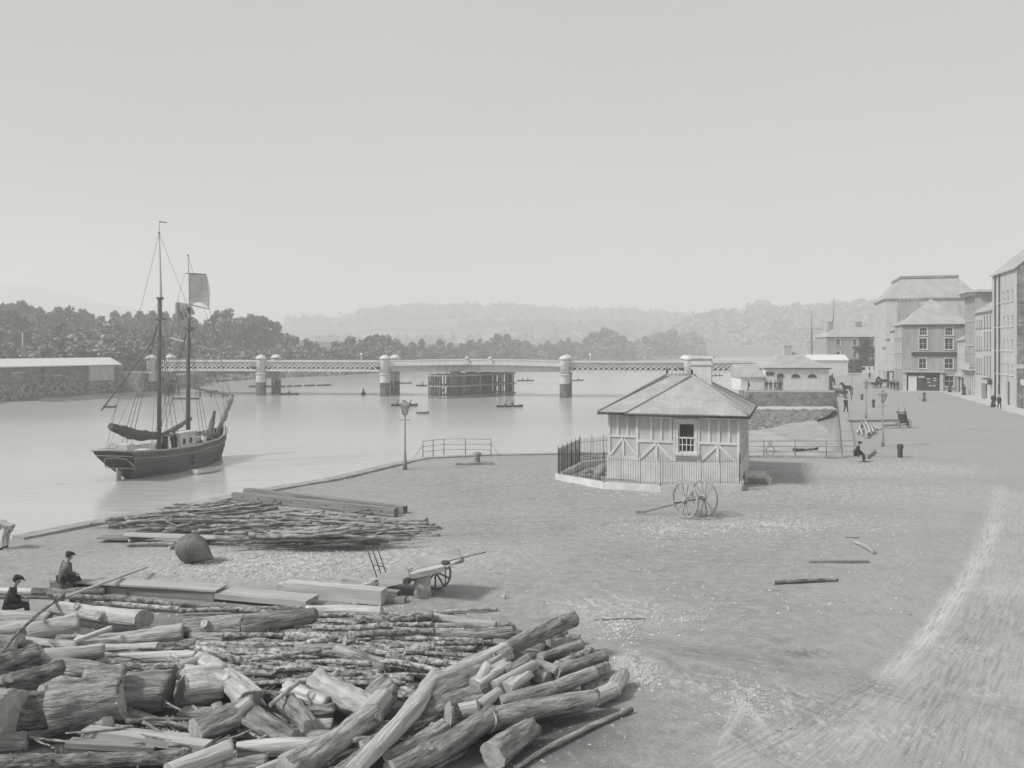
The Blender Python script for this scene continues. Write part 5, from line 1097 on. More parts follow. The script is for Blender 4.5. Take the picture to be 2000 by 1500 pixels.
# ivy-clad terrace facing us
iv,rf=house('ivy_terrace','two-storey hip-roofed terrace partly covered in dark ivy, end of the quay road','house',V(86.8,240,0),0,18,9,9.9,[(2.5+4.6*k,3.7+4.6*k,z,z+1.7,(2,2)) for k in range(4) for z in ((4.2),(7.6))],wall='stucco',rise=3.0,winkw={'surround':.18})
for x in (2.5,10.5,16.4): chimney(rf,x,4.5,11.3,14,1.6,.9,'stucco',3)
b=MB(); rng=random.Random(4)
for (x0,x1,z0_,z1_) in ((9.1,11.6,0,9.6),(6.0,9.3,0,3.6),(11.6,17.9,0,3.4),(7.5,16,5.9,7.3),(12.8,16,3.2,6.4),(15.2,17.8,3.4,5)):
    for _ in range(int((x1-x0)*(z1_-z0_)*16)): q=V(rng.uniform(x0,x1),rng.uniform(-.35,-.05),rng.uniform(z0_,z1_)); leafball(b,q,.25,1,.28,rng)
b.build('ivy','ivy',iv,fix=False)
b=MB()
for k in range(11): b.box((6.2+k*1.3,-12,1.1),(.9,.12,1.6)); 
b.box((12.5,-12,2.0),(15,.2,.2)); b.box((12.5,-12,.6),(15,.25,.9)); tag(b.build('yard_fence','offwhite',None,(86.8,240,0)),'white paled fence and low wall in front of the ivy terrace','fence')
b=MB(); b.box((0,0,1.9),(9,6,3.8)); b.prism([(-4.8,-3.3,3.82),(-4.8,3.3,3.82),(-4.8,0,5.2)],(0,0,0),(9.6,0,0)); tag(b.build('shed','offwhite',None,(80,222,0)),'low white shed between the river building and the ivy terrace','shed')
# masts of ships beyond the white building
def farmast(px,ytop,ybase,D,label,yards=(),r=.3):
    p=PD(px,ybase,D); t_=PD(px+(5 if px>1600 else 0),ytop,D); e=empty('ship_mast',(p.x,p.y,WZ),0,label,'mast'); b=MB(); b.tube([(0,0,0),(.1,0,(t_.z-WZ)*.6),(t_.x-p.x,0,t_.z-WZ)],[r,r*.8,r*.3],8); b.build('pole','mast',e)
    for y0_,x0,x1,dy in yards:
        b=MB(); a=PD(x0,y0_,D)-p; c=PD(x1,y0_+dy,D)-p; b.tube([V(a.x,0,PD(0,y0_,D).z-WZ),V(c.x,0,PD(0,y0_+dy,D).z-WZ)],.2,6); b.build('yard','spar',e)
    b=MB()
    for sgn in (-1,1):
        for k in (1,1.6): b.tube([(0,0,(t_.z-WZ)*.75),(sgn*1.5*k,sgn*2,1.5)],.035,4)
    b.build('shrouds','rope',e)
farmast(1585,606,705,300,'mast with two crossed yards rising behind the white river building',((641,1562,1608,2),(666,1561,1608,5)))
farmast(1625,583,725,260,'tall bare leaning mast between the river building and the ivy terrace',r=.24)
# pavements and road kerb
b=MB()
for t0_,t1_ in ((-40,-2),(-2,36)):
    a=row(t0_);c=row(t1_); n_=V(sdv.y,-sdv.x,0)*-1; b.quad(a+V(0,0,.12),c+V(0,0,.12),c+n_*2.4+V(0,0,.12),a+n_*2.4+V(0,0,.12)); b.quad(a+n_*2.4+V(0,0,.12),c+n_*2.4+V(0,0,.12),c+n_*2.4-V(0,0,.3),a+n_*2.4-V(0,0,.3))
q0=V(63.7,143.4,.12); px_=V(.955,-.295,0)*8.2; dn=V(-.6,-1.9,0); b.quad(q0,q0+px_,q0+px_+dn,q0+dn); b.quad(q0+dn,q0+px_+dn,q0+px_+dn-V(0,0,.4),q0+dn-V(0,0,.4)); 
struct(b.build('pavement','palestone',fix=False),'pale stone pavement in front of the street row')
# ================================================================ QUAY FURNITURE, CARTS, PEOPLE
def wheel(b_par, c, r, axis, name='wheel', mt='beamgrey', spokes=12, w_=.08, hub=.12, rim=.075):
    c=Vector(c); ax=Vector(axis).normalized(); up=V(0,0,1); u_=up.cross(ax).normalized(); v_=ax.cross(u_)
    b=MB(); n=32; rings=[]
    for k in range(n+1):
        a=2*pi*k/n; d=u_*cos(a)+v_*sin(a); rings.append([c+d*(r-rim)-ax*w_/2,c+d*r-ax*w_/2,c+d*r+ax*w_/2,c+d*(r-rim)+ax*w_/2])
    b.loft(rings,True,False); w=b.build(name,mt,b_par)
    b=MB()
    for k in range(spokes): a=2*pi*(k+.5)/spokes; d=u_*cos(a)+v_*sin(a); b.bar(c+d*hub*.6,c+d*(r-rim*.8),.045,.045,up=ax)
    b.build('spokes',mt,w); b=MB(); b.tube([c-ax*w_*1.6,c-ax*w_*.6,c+ax*w_*.6,c+ax*w_*1.6],[hub*.6,hub,hub,hub*.6],12); b.build('hub',mt,w); return w
def lamp_post(px,py,h,label,bar=True):
    e=empty('street_lamp',P(px,py),0,label,'street lamp','gas lamps on the quay'); k=h/4.2
    b=MB(); b.tube([(0,0,0),(0,0,.5),(0,0,.55),(0,0,.95),(0,0,1.0),(0,0,3.3*k)],[.13,.12,.09,.085,.06,.045],12); p=b.build('post','ironpale',e)
    if bar: b=MB(); b.bar((-.32,0,3.0*k),(.32,0,3.0*k),.035); b.build('ladder_bar','ironpale',p)
    z=3.3*k; b=MB(); q=lambda w_,zz:[(-w_,-w_,zz),(w_,-w_,zz),(w_,w_,zz),(-w_,w_,zz)]
    for sx_ in(-1,1):
        for sy in(-1,1): b.bar((sx_*.12,sy*.12,z+.05),(sx_*.24,sy*.24,z+.58),.03)
    b.loft([q(.14,z),q(.14,z+.05)],True,True); b.loft([q(.27,z+.56),q(.27,z+.6),q(.1,z+.78),q(.1,z+.82)],True,True); b.tube([(0,0,z+.82),(0,0,z+.92)],[.06,.02],8); l=b.build('lantern','ironpale',p)
    b=MB(); b.loft([q(.115,z+.06),q(.225,z+.55)],True,False); b.build('glass_panes','lampglass',l); return e
M['lampglass']=mat('lamp_glass',.42,.5,3,rough=.2,bump=0,spec=.5)
lamp_post(791,917,4.2,'street lamp standing alone at the river edge left of the railing')
lamp_post(1724,872,4.2,'nearest street lamp beside the dock, left of the tipped handcart')
lamp_post(1691.5,817,4.0,'farther street lamp behind the timber beam at the dock side',False)
e=empty('flagpole',P(1663,783),0,'thin bare pole on the far side of the dock wall','pole'); b=MB(); b.tube([(0,0,0),(0,0,3.4)],[.07,.04],8); b.build('post','ironpale',e)
def railing(pts,tops,label,z=1.1,rails=(.38,.74,1.1),stay=True,mt='ironpale',nm='railings'):
    e=empty(nm,(0,0,0),0,label,'railings'); 
    for p in pts: b=MB(); b.tube([p,p+V(0,0,z+.05)],.035,6); b.build('post',mt,e)
    b=MB()
    for zz in rails:
        for a,c in zip(pts[:-1],pts[1:]): b.tube([a+V(0,0,zz),c+V(0,0,zz)],.018,5)
    b.build('rails',mt,e).name='rail'
    if stay:
        for p,s in ((pts[0],-1),(pts[-1],1)): b=MB(); b.tube([p+V(0,0,z*.75),p+V(.6*s,-.35,0)],.018,5); b.build('stay',mt,e)
    return e
railing([P(826,894),P(846,891.5),P(867,889),P(909,888.5),P(959,889.5)],0,'iron railings with three thin rails at the river edge beyond the bollard')
railing([P(1460,893.5),P(1492,893.5),P(1553,893.5),P(1614,893.5),P(1668,893)],0,'iron railings across the head of the dock right of the cottage')
def bollard(px,py,h,r,label,mt='iron'):
    e=empty('bollard',P(px,py),0,label,'bollard'); b=MB(); b.tube([(0,0,-.05),(0,0,.1),(0,0,h*.55),(0,0,h*.85),(0,0,h)],[r*.85,r*.8,r*.75,r*1.1,r*.95],14); b.build('post',mt,e); b=MB(); b.tube([(0,0,h),(0,0,h+.04)],[r*.7,r*.4],14); b.build('cap',mt,e)
bollard(932,904,.66,.26,'squat flared mooring bollard on the quay in front of the river railings','ironpale')
bollard(1758,893,.86,.21,'dark cylindrical bollard on the yard right of the nearest dock lamp')
bollard(1706,796,.95,.2,'small dark bollard between the two distant dock lamps'); bollard(1683.5,781,.75,.2,'tiny dark bollard with a wide head beyond the farther dock lamp')
b=MB(); a=P(1694,885); b.bar(P(1690,893,.12),P(1706,880,.12),.3,.2); tag(b.build('timber_block','bark'),'dark lump of wood at the edge of the pale dockside patch','timber')
b=MB(); a=P(890,905.5,.06); b.bar(a,P(965,904.5,.06),.16,.1); tag(b.build('plank','bark'),'dark plank lying behind the squat bollard at the river edge','plank')
e=empty('anchor',P(1507,892)+V(0,.3,0),0,'round iron hoop with a small ring on top leaning at the dock railings','mooring gear')
def hoop(c,r,t,n=20,nx=V(1,0,0)): b=MB(); b.tube([Vector(c)+nx*cos(2*pi*i/n)*r+V(0,0,1)*sin(2*pi*i/n)*r for i in range(n+1)],t,6,caps=False); return b
hoop((0,0,.36),.3,.035).build('hoop','ironpale',e); hoop((0,0,.86),.11,.025).build('ring','ironpale',e); b=MB(); b.tube([(-.5,0,.36),(.5,0,.36)],.02,5); b.tube([(0,0,.66),(0,0,1.15)],.02,5); b.build('stock','ironpale',e)
# timber near the dock lamps
b=MB(); b.bar(P(1655,823,.1),P(1752,821,.1),.3,.24); tag(b.build('timber_beam','beamgrey'),'long squared beam lying behind the dock lamps','beam')
for k in range(3):
    b=MB(); b.bar(P(1725,831,.08+.13*k)+V(0,.1*k,0),P(1753,830,.08+.13*k)+V(0,.1*k,0),.25,.11); tag(b.build('plank','beamgrey' if k else 'bark'),'%s plank of the little stack between the nearest dock lamp and the handcart'%('lowest','middle','topmost')[k],'plank','plank stack by the handcart')
for k,(x0,y0,x1,y1,d) in enumerate([(1674,846,1682,824,.2),(1684,848,1676,832,.18),(1690,850,1702,838,.22),(1694,848,1684,824,.24),(1700,846,1690,822,.24),(1706,842,1696,826,.2),(1720,838,1700,832,.16),(1712,838,1702,826,.16),(1690,838,1678,838,.14)]):
    b=MB(); a=P(x0,y0,d/2+.1*(k%3)); c=P(x1,y1,d/2+.12*((k+1)%3)); b.tube([a,a.lerp(c,.5)+V(.05,0,.03),c],[d/2,d/2.2,d/2.4],8,cmi=1); o=b.build('log',['peeled','cut']); tag(o,'short pale log in the loose heap beside the nearest dock lamp','log','short logs heaped by the dock lamp')
# tipped handcart
e=empty('handcart',P(1765,836),R(8),'dark handcart tipped up on end with its two shafts in the air','cart')
b=MB(); b.bar((-.42,0,.3),(-.36,.35,1.5),.07); b.bar((.42,0,.3),(.36,.35,1.5),.07); b.box((0,.14,.86),(.86,.06,.9),mt=Matrix.Rotation(R(-16),3,'X')); b.box((0,-.04,.28),(.95,.12,.08)); b.box((0,.33,1.42),(.95,.1,.07)); b.build('body','oldtimber',e)
for s in(-1,1):
    b=MB(); b.tube([(s*.36,.34,1.3),(s*.26,.5,2.35)],.032,6); b.build('shaft','ironpale',e); wheel(e,(s*.56,.1,.42),.42,(1,0,0),mt='ironpale',spokes=8,w_=.05,hub=.07,rim=.05)
    b=MB(); b.bar((s*.4,0,.3),(s*.3,-.12,.0),.05); b.build('leg','ironpale',e)
# timber bogie: pair of big wheels with a pole
wn_=P(1338,1012); wf=P(1375,1006.5); mid=(wn_+wf)/2; axv=(wf-wn_).normalized(); e=empty('timber_bogie',mid,0,'two big spoked wheels on an axle with a long pole, in front of the cottage','cart wheels')
r_=.80
for nm,q in (('wheel',wn_),('wheel',wf)): wheel(e,q-mid+V(0,0,r_),r_,axv,nm,'rail',12,.09,.15,.085)
b=MB(); b.bar(wn_-mid+V(0,0,r_),wf-mid+V(0,0,r_),.16,.16); b.build('axle','beamgrey',e); b=MB(); tip=P(1257,1000,.08)-mid; b.tube([V(.1,0,r_+.05),tip],[.06,.04],8); b.bar(tip-V(.35,0,.0),tip+V(.1,0,0),.07); b.build('pole','beamgrey',e)
# broken cart propped on a stump
cm=V(-2.8,26.32,0); cd=V(.915,-.40,0).normalized(); cy=V(-cd.y,cd.x,0)   # cy points away
e=empty('broken_cart',cm,atan2(cd.y,cd.x),'broken two-wheeled cart with one wheel missing, propped on a stump behind the log pile','cart')
pt=R(-17)
def cz(x): return .66-.0+x*.305
b=MB(); q=[(-2.1,-.40),(-.55,-.56),(1.15,-.52)]
for (xa,ya),(xb,yb) in zip(q[:-1],q[1:]):
    for k in range(4):
        f0,f1=-1+.5*k+.015,-1+.5*(k+1)-.015; z0_,z1_=cz(xa),cz(xb); vs=[(xa,-ya*f0,z0_),(xb,-yb*f0,z1_),(xb,-yb*f1,z1_),(xa,-ya*f1,z0_)]; b.add([V(*p)+V(0,0,.03) for p in vs]+[V(*p)-V(0,0,.03) for p in vs],[(0,1,2,3),(7,6,5,4),(0,4,5,1),(1,5,6,2),(2,6,7,3),(3,7,4,0)])
b.build('bed','beam',e)
for s in(-1,1):
    b=MB(); b.bar((-2.1,s*.42,cz(-2.1)-.02),(1.2,s*.58,cz(1.2)-.02),.09,.14); b.build('side_rail','beamgrey',e)
    b=MB(); b.bar((-2.1,s*.41,cz(-2.1)),(-3.0,s*.28,.08),.08,.09); b.build('shaft','beam',e)
b=MB(); b.box((-1.05,0,cz(-1.05)+.12),(1.3,.7,.05),mt=Matrix.Rotation(pt,3,'Y')); b.box((-.55,-.56,cz(-.55)+.06),(1.1,.05,.42),mt=Matrix.Rotation(pt,3,'Y')); b.box((.35,.54,cz(.35)+.2),(1.6,.04,.34),mt=Matrix.Rotation(pt,3,'Y')); b.build('side_board','beam',e)
b=MB(); b.tube([(0,-.75,.56),(0,.62,.5)],.06,8); b.build('axle','iron',e); b=MB(); b.tube([(0,-.82,.56),(0,-.66,.56)],.1,10); b.build('axle_box','iron',e); wheel(e,(.22,.6,.55),.55,(0,1,0),mt='ironpale',spokes=10,w_=.06,hub=.1,rim=.05)
b=MB()
for dx in(-.2,.0,.2): b.tube([(-1.35+dx,.1,cz(-1.3)),(-1.75+dx,.1,cz(-1.3)+.95)],.018,5)
b.tube([(-1.95,.1,cz(-1.3)+.95),(-1.55,.1,cz(-1.3)+.95)],.022,5); b.tube([(-1.7,.1,cz(-1.3)+.4),(-1.32,.1,cz(-1.3)+.4)],.015,5); b.build('iron_rack','iron',e)
for x_ in (-1.35,.95): b=MB(); b.ball((x_,-.1,cz(x_)+.1),.1,8,5,sc=(1.6,1,.8)); b.build('rope_lashing','iron',e)
for a_,c_,r_2 in (((1.15,-.5,cz(1.1)),(1.15,-.5,cz(1.1)-.5),.02),((.9,.2,cz(.9)+.1),(2.0,.5,cz(1.9)+.1),.015),((-1.2,-.5,cz(-1.2)),(-1.2,-.5,.02),.03)): b=MB(); b.tube([a_,c_],r_2,5); b.build('prop','iron',e)
# stump under it
def rough(b,amp,fr,seed): b.v=[tuple(V(*v)*(1+amp*noise.noise(V(*v)*fr+V(seed,seed,0)))) for v in b.v]
p=P(825,1164); b=MB(); b.tube([(0,0,0),(0,0,.3),(0,0,.55),(0,0,.66)],[.28,.255,.25,.235],16,cmi=1); rough(b,.12,4,3); o=b.build('stump',['peeled','cut'],None,p); tag(o,'pale upright stump propping the broken cart','stump')
b=MB(); b.tube([(0,0,0),(0,0,.12),(0,0,.17),(0,0,.26)],[.045,.045,.02,.02],8); o=b.build('bottle','stonechip',None,P(986,1170)); tag(o,'small pale bottle standing on the earth right of the cart','bottle')
# conical buoy on the quay
p=P(375,1099); e=empty('buoy',p,R(-20),'big conical iron buoy lying on its side on the gravel','buoy')
b=MB(); b.tube([(-.52,0,.5),(-.5,0,.5),(-.42,0,.5),(-.2,0,.5),(.08,0,.49),(.2,0,.46),(.55,0,.34),(.85,0,.22),(.9,0,.2)],[.02,.2,.36,.49,.5,.46,.25,.05,.02],24); b.build('shell','buoy_iron' if 'buoy_iron' in M else 'ironpale',e)
for x,r in ((.1,.495),): b=MB(); b.tube([(x-.012,0,.495),(x+.012,0,.495)],r+.006,24); b.build('band','buoy_iron',e)
b=MB(); b.tube([V(-.53,.0,.5)+V(0,cos(a)*.08,sin(a)*.08) for a in [2*pi*i/10 for i in range(11)]],.015,5); b.build('ring','iron',e)
# ---- people
def at(px,py,z=0): return P(px,py,z)
person('man in flat cap and dark jacket sitting on the long beam, seen from behind',P(118,1141,.36)+V(0,.15,0),R(52),'sit','clothmid','cloth',hand=True)
person('man in a peaked cap sitting low at the left edge among the logs',P(18,1190,.28),R(28),'sit','cloth','cloth',hand=True)
person('boy bending over at the left edge of the quay in a loose pale smock',P(10,1072),R(172),'bend','clothpale','clothpale',hand=True,s=.92,head='none')
person('man in a cap sitting hunched by the dock railings, facing right',P(1673,889,.42),R(-10),'sit','cloth','cloth')
b=MB(); b.tube([(0,0,0),(0,0,.4)],[.2,.18],12); o=b.build('bollard','iron',None,P(1672,889)); tag(o,'low bollard used as a seat by the man at the dock railings','bollard')
person('man with hands in pockets walking along the dock side wall',P(1652,807),R(-75),'walk')
for k,(x,y,ps,jk,lab) in enumerate([(1462,763.5,'lean','cloth','man at the far left end of the white building quay, arms raised to his face'),(1497,763,'stand','cloth','slim man, leftmost of the four at the arched doorway'),(1505,763.5,'pocket','cloth','stout man, second of the four at the arched doorway'),(1514,763.5,'lean','clothmid','man in a paler jacket, third of the four at the arched doorway'),(1523.5,763,'pocket','cloth','man with hands in pockets, nearest the arched doorway')]): person(lab,P(x,y),R(-90 if k else 180),ps,jk)
for x,y,ps,rz2,lab,wm,jk,hd in [(1855,767.5,'stand',-100,'woman in a dark dress on the pavement at the corner of the grey shop',True,'cloth','cloth'),(1882.5,773,'stand',60,'dark figure standing by the pilasters of the balcony building',True,'cloth','cloth'),(1940,796,'walk',-110,'woman in a dark coat and skirt outside the tallest warehouse',True,'cloth','clothpale'),(1951.5,799.5,'walk',-100,'man in a pale hat walking outside the tallest warehouse',False,'cloth','clothpale'),(1805,784,'walk',-80,'child in a full skirt crossing the road in front of the corner shop',True,'clothmid','clothpale'),(1741,761,'stand',-90,'leftmost of the dark figures beside the corner shop pilaster',False,'cloth','cloth'),(1747,762,'pocket',-60,'middle one of the dark figures beside the corner shop pilaster',False,'cloth','cloth'),(1753,763,'stand',-100,'dark figure closest to the corner shop pilaster',False,'cloth','cloth'),(1698.5,741,'stand',-90,'tiny dark figure standing on the road near the paled fence',False,'cloth','cloth')]:
    person(lab,P(x,y),R(rz2),ps,jk,jk,woman=wm,head=('cap' if hd=='cloth' and not wm else hd),s=.95 if x!=1805 else .8)
# ---- horses and vehicles far up the quay
HC={}
def horse(label,p,rz,mt='cloth'):
    e=empty('horse',p,rz,label,'horse')
    if 'h' not in HC:
        J=[(-.62,0,1.28),(-.2,0,1.2),(.3,0,1.2),(.62,0,1.32),(.95,0,1.75),(1.05,0,1.9),(1.32,0,1.68),(1.45,0,1.55)]; r=[.26,.29,.3,.26,.15,.12,.1,.06]; E=[(i,i+1) for i in range(7)]
        def add(p,r_): J.append(p); r.append(r_); return len(J)-1
        for s in (-1,1):
            a=add((-.7,s*.17,1.0),.17); k=add((-.55,s*.18,.78),.11); h=add((-.82,s*.18,.5),.065); f=add((-.76,s*.18,.1),.05); t=add((-.68,s*.18,.03),.06); E+=[(0,a),(a,k),(k,h),(h,f),(f,t)]
            a=add((.55,s*.17,.98),.12); k=add((.56,s*.17,.55),.065); f=add((.56,s*.17,.12),.045); t=add((.62,s*.17,.03),.06); E+=[(3,a),(a,k),(k,f),(f,t)]
            a=add((1.02,s*.07,2.02),.03); E.append((5,a))
        a=add((-.92,0,1.2),.06); c=add((-1.0,0,.7),.07); E+=[(0,a),(a,c)]
        HC['h']=skin('body',J,E,r,mt,None,1,1)
    link(HC['h'],'body',e); b=MB(); b.tube([(.62,0,1.5),(.85,0,1.85),(1.0,0,2.0)],[.06,.07,.04],6); b.build('mane','cloth',e); return e
def farcart(label,p,rz,box=True,s=1,mt='shoppaint'):
    e=empty('horse_cart',p,rz,label,'cart',None,s)
    for q in(-1,1): wheel(e,(0,q*.8,.62),.62,(0,1,0),mt='iron',spokes=10,w_=.07)
    b=MB(); b.box((0,0,1.0),(2.2,1.3,.5)); b.build('body',mt,e)
    for q in(-1,1): b=MB(); b.bar((1.0,q*.45,.95),(2.9,q*.35,1.15),.07); b.build('shaft','beamgrey',e)
    b=MB(); b.tube([(0,-.8,.62),(0,.8,.62)],.06,6); b.build('axle','iron',e)
    return e
horse('dark horse standing end-on beside the head of the dock',P(1655,772),R(200)); farcart('cart just behind the dark horse at the head of the dock',P(1643,776),R(100),s=.8)
horse('horse harnessed to the trap in front of the white row houses',P(1727,757),R(175)); farcart('trap with its driver in front of the white row houses',P(1711,757.5),R(5),s=.8); person('driver in a dark coat perched on the trap near the row houses',P(1712,757)+V(0,0,1.05),R(0),'sit')
farcart('loaded cart standing by the right end of the white river building',P(1622,752),R(60),s=.95); person('carter sitting on the loaded cart by the white river building',P(1624,752)+V(0,0,1.3),R(-60),'sit')
e=empty('baby_carriage',P(1799,780),R(70),'small cart pushed by the child in front of the corner shop','cart'); wheel(e,(0,.25,.3),.3,(0,1,0),spokes=8,w_=.04,hub=.05,rim=.04); wheel(e,(0,-.25,.3),.3,(0,1,0),spokes=8,w_=.04,hub=.05,rim=.04); b=MB(); b.box((0,0,.6),(.7,.45,.3)); b.bar((-.3,0,.7),(-.8,0,1.0),.04); b.build('body','clothpale',e)
# small signs and lamp on the street wall
b=MB(); p=row(13)+V(-.3,-.1,2.6); b.box(p,(.5,.5,.7)); tag(b.build('wall_lamp','iron'),'small dark lamp bracket on the street front between the terrace and warehouse','wall lamp')
# ================================================================ TIMBER
lr=random.Random(21)
def logmesh(L, r0, r1, seed, bend=.0, knots=0, rough_=.1, kind='log', n=None, m=16, twist=0, flat=1.0, hollow=False, spikes=0):
    """log along local x, centred; cut faces are material 1"""
    b=MB(); n=n or max(12,min(60,int(L/.07))); rg=random.Random(seed); ph=rg.random()*6
    pts_=[];rr=[]
    for i in range(n+1):
        t=i/n; y=bend*L*(sin(pi*t)-.6)*cos(ph)+.02*L*bend*8*noise.noise(V(t*3,seed,0)); z=bend*L*(sin(pi*t)-.6)*sin(ph)*.5
        if kind=='branch': y+=.06*L*.35*noise.noise(V(t*5,seed,1)); z+=.05*L*.35*noise.noise(V(t*5,seed,9))
        pts_.append(V(-L/2+L*t,y,z)); base=r0+(r1-r0)*t
        if kind=='pole': base*=1+.16*max(0,sin(t*L*2*pi/.32+seed))**4+.05*noise.noise(V(t*L*6,seed,2))
        rr.append(base*(1+.10*noise.noise(V(t*L*1.3,seed,4))))
    fr=2.2
    def fnr(i,k,an):
        x=i/n*L; c_,s_=cos(an),sin(an)
        v=1+rough_*1.3*noise.noise(V(x*.8,c_*1.1,s_*1.1+seed*2.7))+rough_*.8*noise.noise(V(x*3.5,c_*3,s_*3+seed))
        if m>12: v+=rough_*.5*(.5-abs(noise.noise(V(x*1.6,c_*6,s_*6+seed))))*1.6+rough_*.3*noise.noise(V(x*11,c_*7,s_*7+seed))
        return v-(.0 if kind!='split' else .35*max(0,cos(an-ph))**2+.12*abs(sin(an*4+x)))
    b.tube(pts_,rr,m,cmi=1,fn=fnr,smooth=True)
    # saw cuts are never quite square: rake and fray both ends
    if m>12:
        for e_,sg in ((0,-1),(n,1)):
            ra_=rg.uniform(-.28,.28); rb_=rg.uniform(-.28,.28)
            for j in list(range(e_*m,(e_+1)*m)):
                v_=V(*b.v[j]); dx=(v_.y-pts_[e_].y)*ra_+(v_.z-pts_[e_].z)*rb_+.06*rr[e_]*noise.noise(v_*9); b.v[j]=(v_.x+dx,v_.y,v_.z)
        base_=(n+1)*m
        for j in range(m): b.v[base_+j]=b.v[j]; b.v[base_+m+j]=b.v[n*m+j]
    for k in range(knots):
        i=rg.randint(2,n-3) if n>6 else 2; a=rg.random()*6.28; d=V(rg.uniform(-.4,.4),cos(a),abs(sin(a))*.8+.15).normalized(); p=pts_[i]; q=rr[i]*rg.uniform(.32,.5)
        b.tube([p+d*rr[i]*.5,p+d*rr[i]*.95,p+d*rr[i]*rg.uniform(1.15,1.6)],[q*1.5,q*1.1,q],9,cmi=1)
    for k in range(spikes):
        i=rg.randint(1,n-1); a=rg.random()*6.28; d=V(rg.uniform(-.5,.5),cos(a),sin(a)).normalized(); p=pts_[i]+d*rr[i]*.8; b.tube([p,p+d*rr[i]*rg.uniform(.5,1.6)],[rr[i]*.22,rr[i]*.08],4)
    if hollow: 
        e_=pts_[0]; b.tube([e_-V(.004,0,0),e_-V(.006,0,0)],[rr[0]*.5,rr[0]*.5],10,mi=2)
    return b
def place(o, a, c):
    a=Vector(a);c=Vector(c); o.location=(a+c)/2; d=(c-a); o.rotation_mode='QUATERNION'; o.rotation_quaternion=d.to_track_quat('X','Z')
def log(x0,y0,x1,y1,d0,z0,z1,label,d1=None,mt='bark',bend=.0,knots=0,rough_=.1,kind='log',cut='cut',group=None,name='log',spikes=0,hollow=False,cat=None):
    """centreline ends as seen in the photo with the height of each end; d = diameter in photo px at that end"""
    if d1 is None: d1=d0
    a=P(x0,y0,z0); c=P(x1,y1,z1); ra=d0/2*a.y/F; rc=d1/2*c.y/F
    if bend==0 and (c-a).length>1.3 and mt!='beam': bend=lr.choice((-1,1))*lr.uniform(.02,.045)
    b=logmesh((c-a).length,ra,rc,lr.randint(1,999),bend,knots,rough_,kind,spikes=spikes,hollow=hollow,m=32 if max(ra,rc)>.09 else 10)
    o=b.build(name,[mt,cut,'cutdark']); place(o,a,c); return tag(o,label,cat or ('pole' if name=='pole' else 'log'),group)
def beam(x0,y0,x1,y1,w_,h_,z,label,mt='beam',name='timber_beam',roll=0,z1=None,cat='beam',group=None):
    """x,y = photo pixels of the lower front edge ends"""
    a=P(x0,y0,z); c=P(x1,y1,z if z1 is None else z1); d=(c-a).normalized(); s=V(-d.y,d.x,0).normalized(); u_=d.cross(s); L=(c-a).length
    b=MB(); n=10; rings=[]; sd_=lr.random()*9
    for i in range(n+1):
        t=i/n-.5; k=[(0,-w_/2,-h_/2),(0,w_/2,-h_/2),(0,w_/2,h_/2),(0,-w_/2,h_/2)]; rings.append([V(t*L,p[1]*(1+.04*noise.noise(V(t*5,sd_,j))),p[2]*(1+.05*noise.noise(V(t*5,sd_,j+5)))) for j,p in enumerate(k)])
    b.loft(rings,True,False); b.add(rings[0],[(3,2,1,0)],1); b.add(rings[-1],[(0,1,2,3)],1); o=b.build(name,[mt,'cut' if mt=='beam' else 'cutdark'])
    o.rotation_mode='QUATERNION'; o.rotation_quaternion=Matrix((d,s,u_)).transposed().to_quaternion(); o.location=(a+c)/2+s*w_/2+u_*h_/2
    return tag(o,label,cat,group)
# -- squared timbers beyond the log pile
beam(97,1151,417,1176,.62,.30,.0,'long squared beam on which the capped man sits','beamgrey'); beam(97,1136.5,421,1157,.66,.055,.30,'pale plank lying along the top of the beam with the seated man','beam','plank',cat='plank')
beam(418,1170,597,1186,.75,.16,.10,'broad pale squared slab with a slanted left end','beam'); beam(552,1166,744,1183,.42,.42,.02,'squared beam with its pale end face toward the broken cart','beam')
beam(540,1153,716,1159,.3,.18,.02,'thinner squared beam behind the others, left of the cart shafts'); beam(742,1167,775,1170,.3,.2,.02,'short dark-ended timber stub just left of the pale stump','beamgrey'); beam(745,1177,790,1178,.28,.12,.02,'lowest small timber end poking right below the dark stub','beamgrey')
beam(452,976,770,1009,.32,.34,.02,'near one of the two long bolted beams lying beside the quay edge','beamgrey'); beam(475,966,787,1003,.34,.3,.02,'far one of the two long bolted beams beside the quay edge','beamgrey')
for k in range(9):
    q=P(452+k*36,976+k*3.7,.22); b=MB(); b.ball((0,-.0,0),.035,6,4); o=b.build('bolt','iron',None,(0,0,0)); pr=[o2 for o2 in C.objects if o2.get('label','').startswith('near one of the two long')][0]
    o.parent=pr; o.location=V(-.5*(1-0)*0+(-1+2*(k+.5)/9)*pr.dimensions.x*.48 if pr.dimensions.x else 0,-.165,.02)
# half-hull shaped planks
beam(187,1053,300,1053,.5,.04,.16,'thin tapered board end sticking out left of the upturned plank','beamgrey','plank',cat='plank')
b=MB(); a=P(245,1046,.3); c=P(460,1053,.22); d=c-a; L=d.length; rings=[]
for i in range(21):
    t=i/20; w_=.30*(sin(pi*(.12+.86*t))**.5); rings.append([V(-L/2+L*t,w_*cos(q_),.12*sin(q_)*min(1,w_*5)) for q_ in [pi*j/8 for j in range(9)]])
b.loft(rings,False,False,0,True); b.add([p for r in rings for p in (r[0],r[8])],[(2*i,2*i+1,2*i+3,2*i+2) for i in range(20)]); o=b.build('punt','beam'); place(o,a,c); tag(o,'long narrow pale punt lying keel up beside the brushwood','punt')
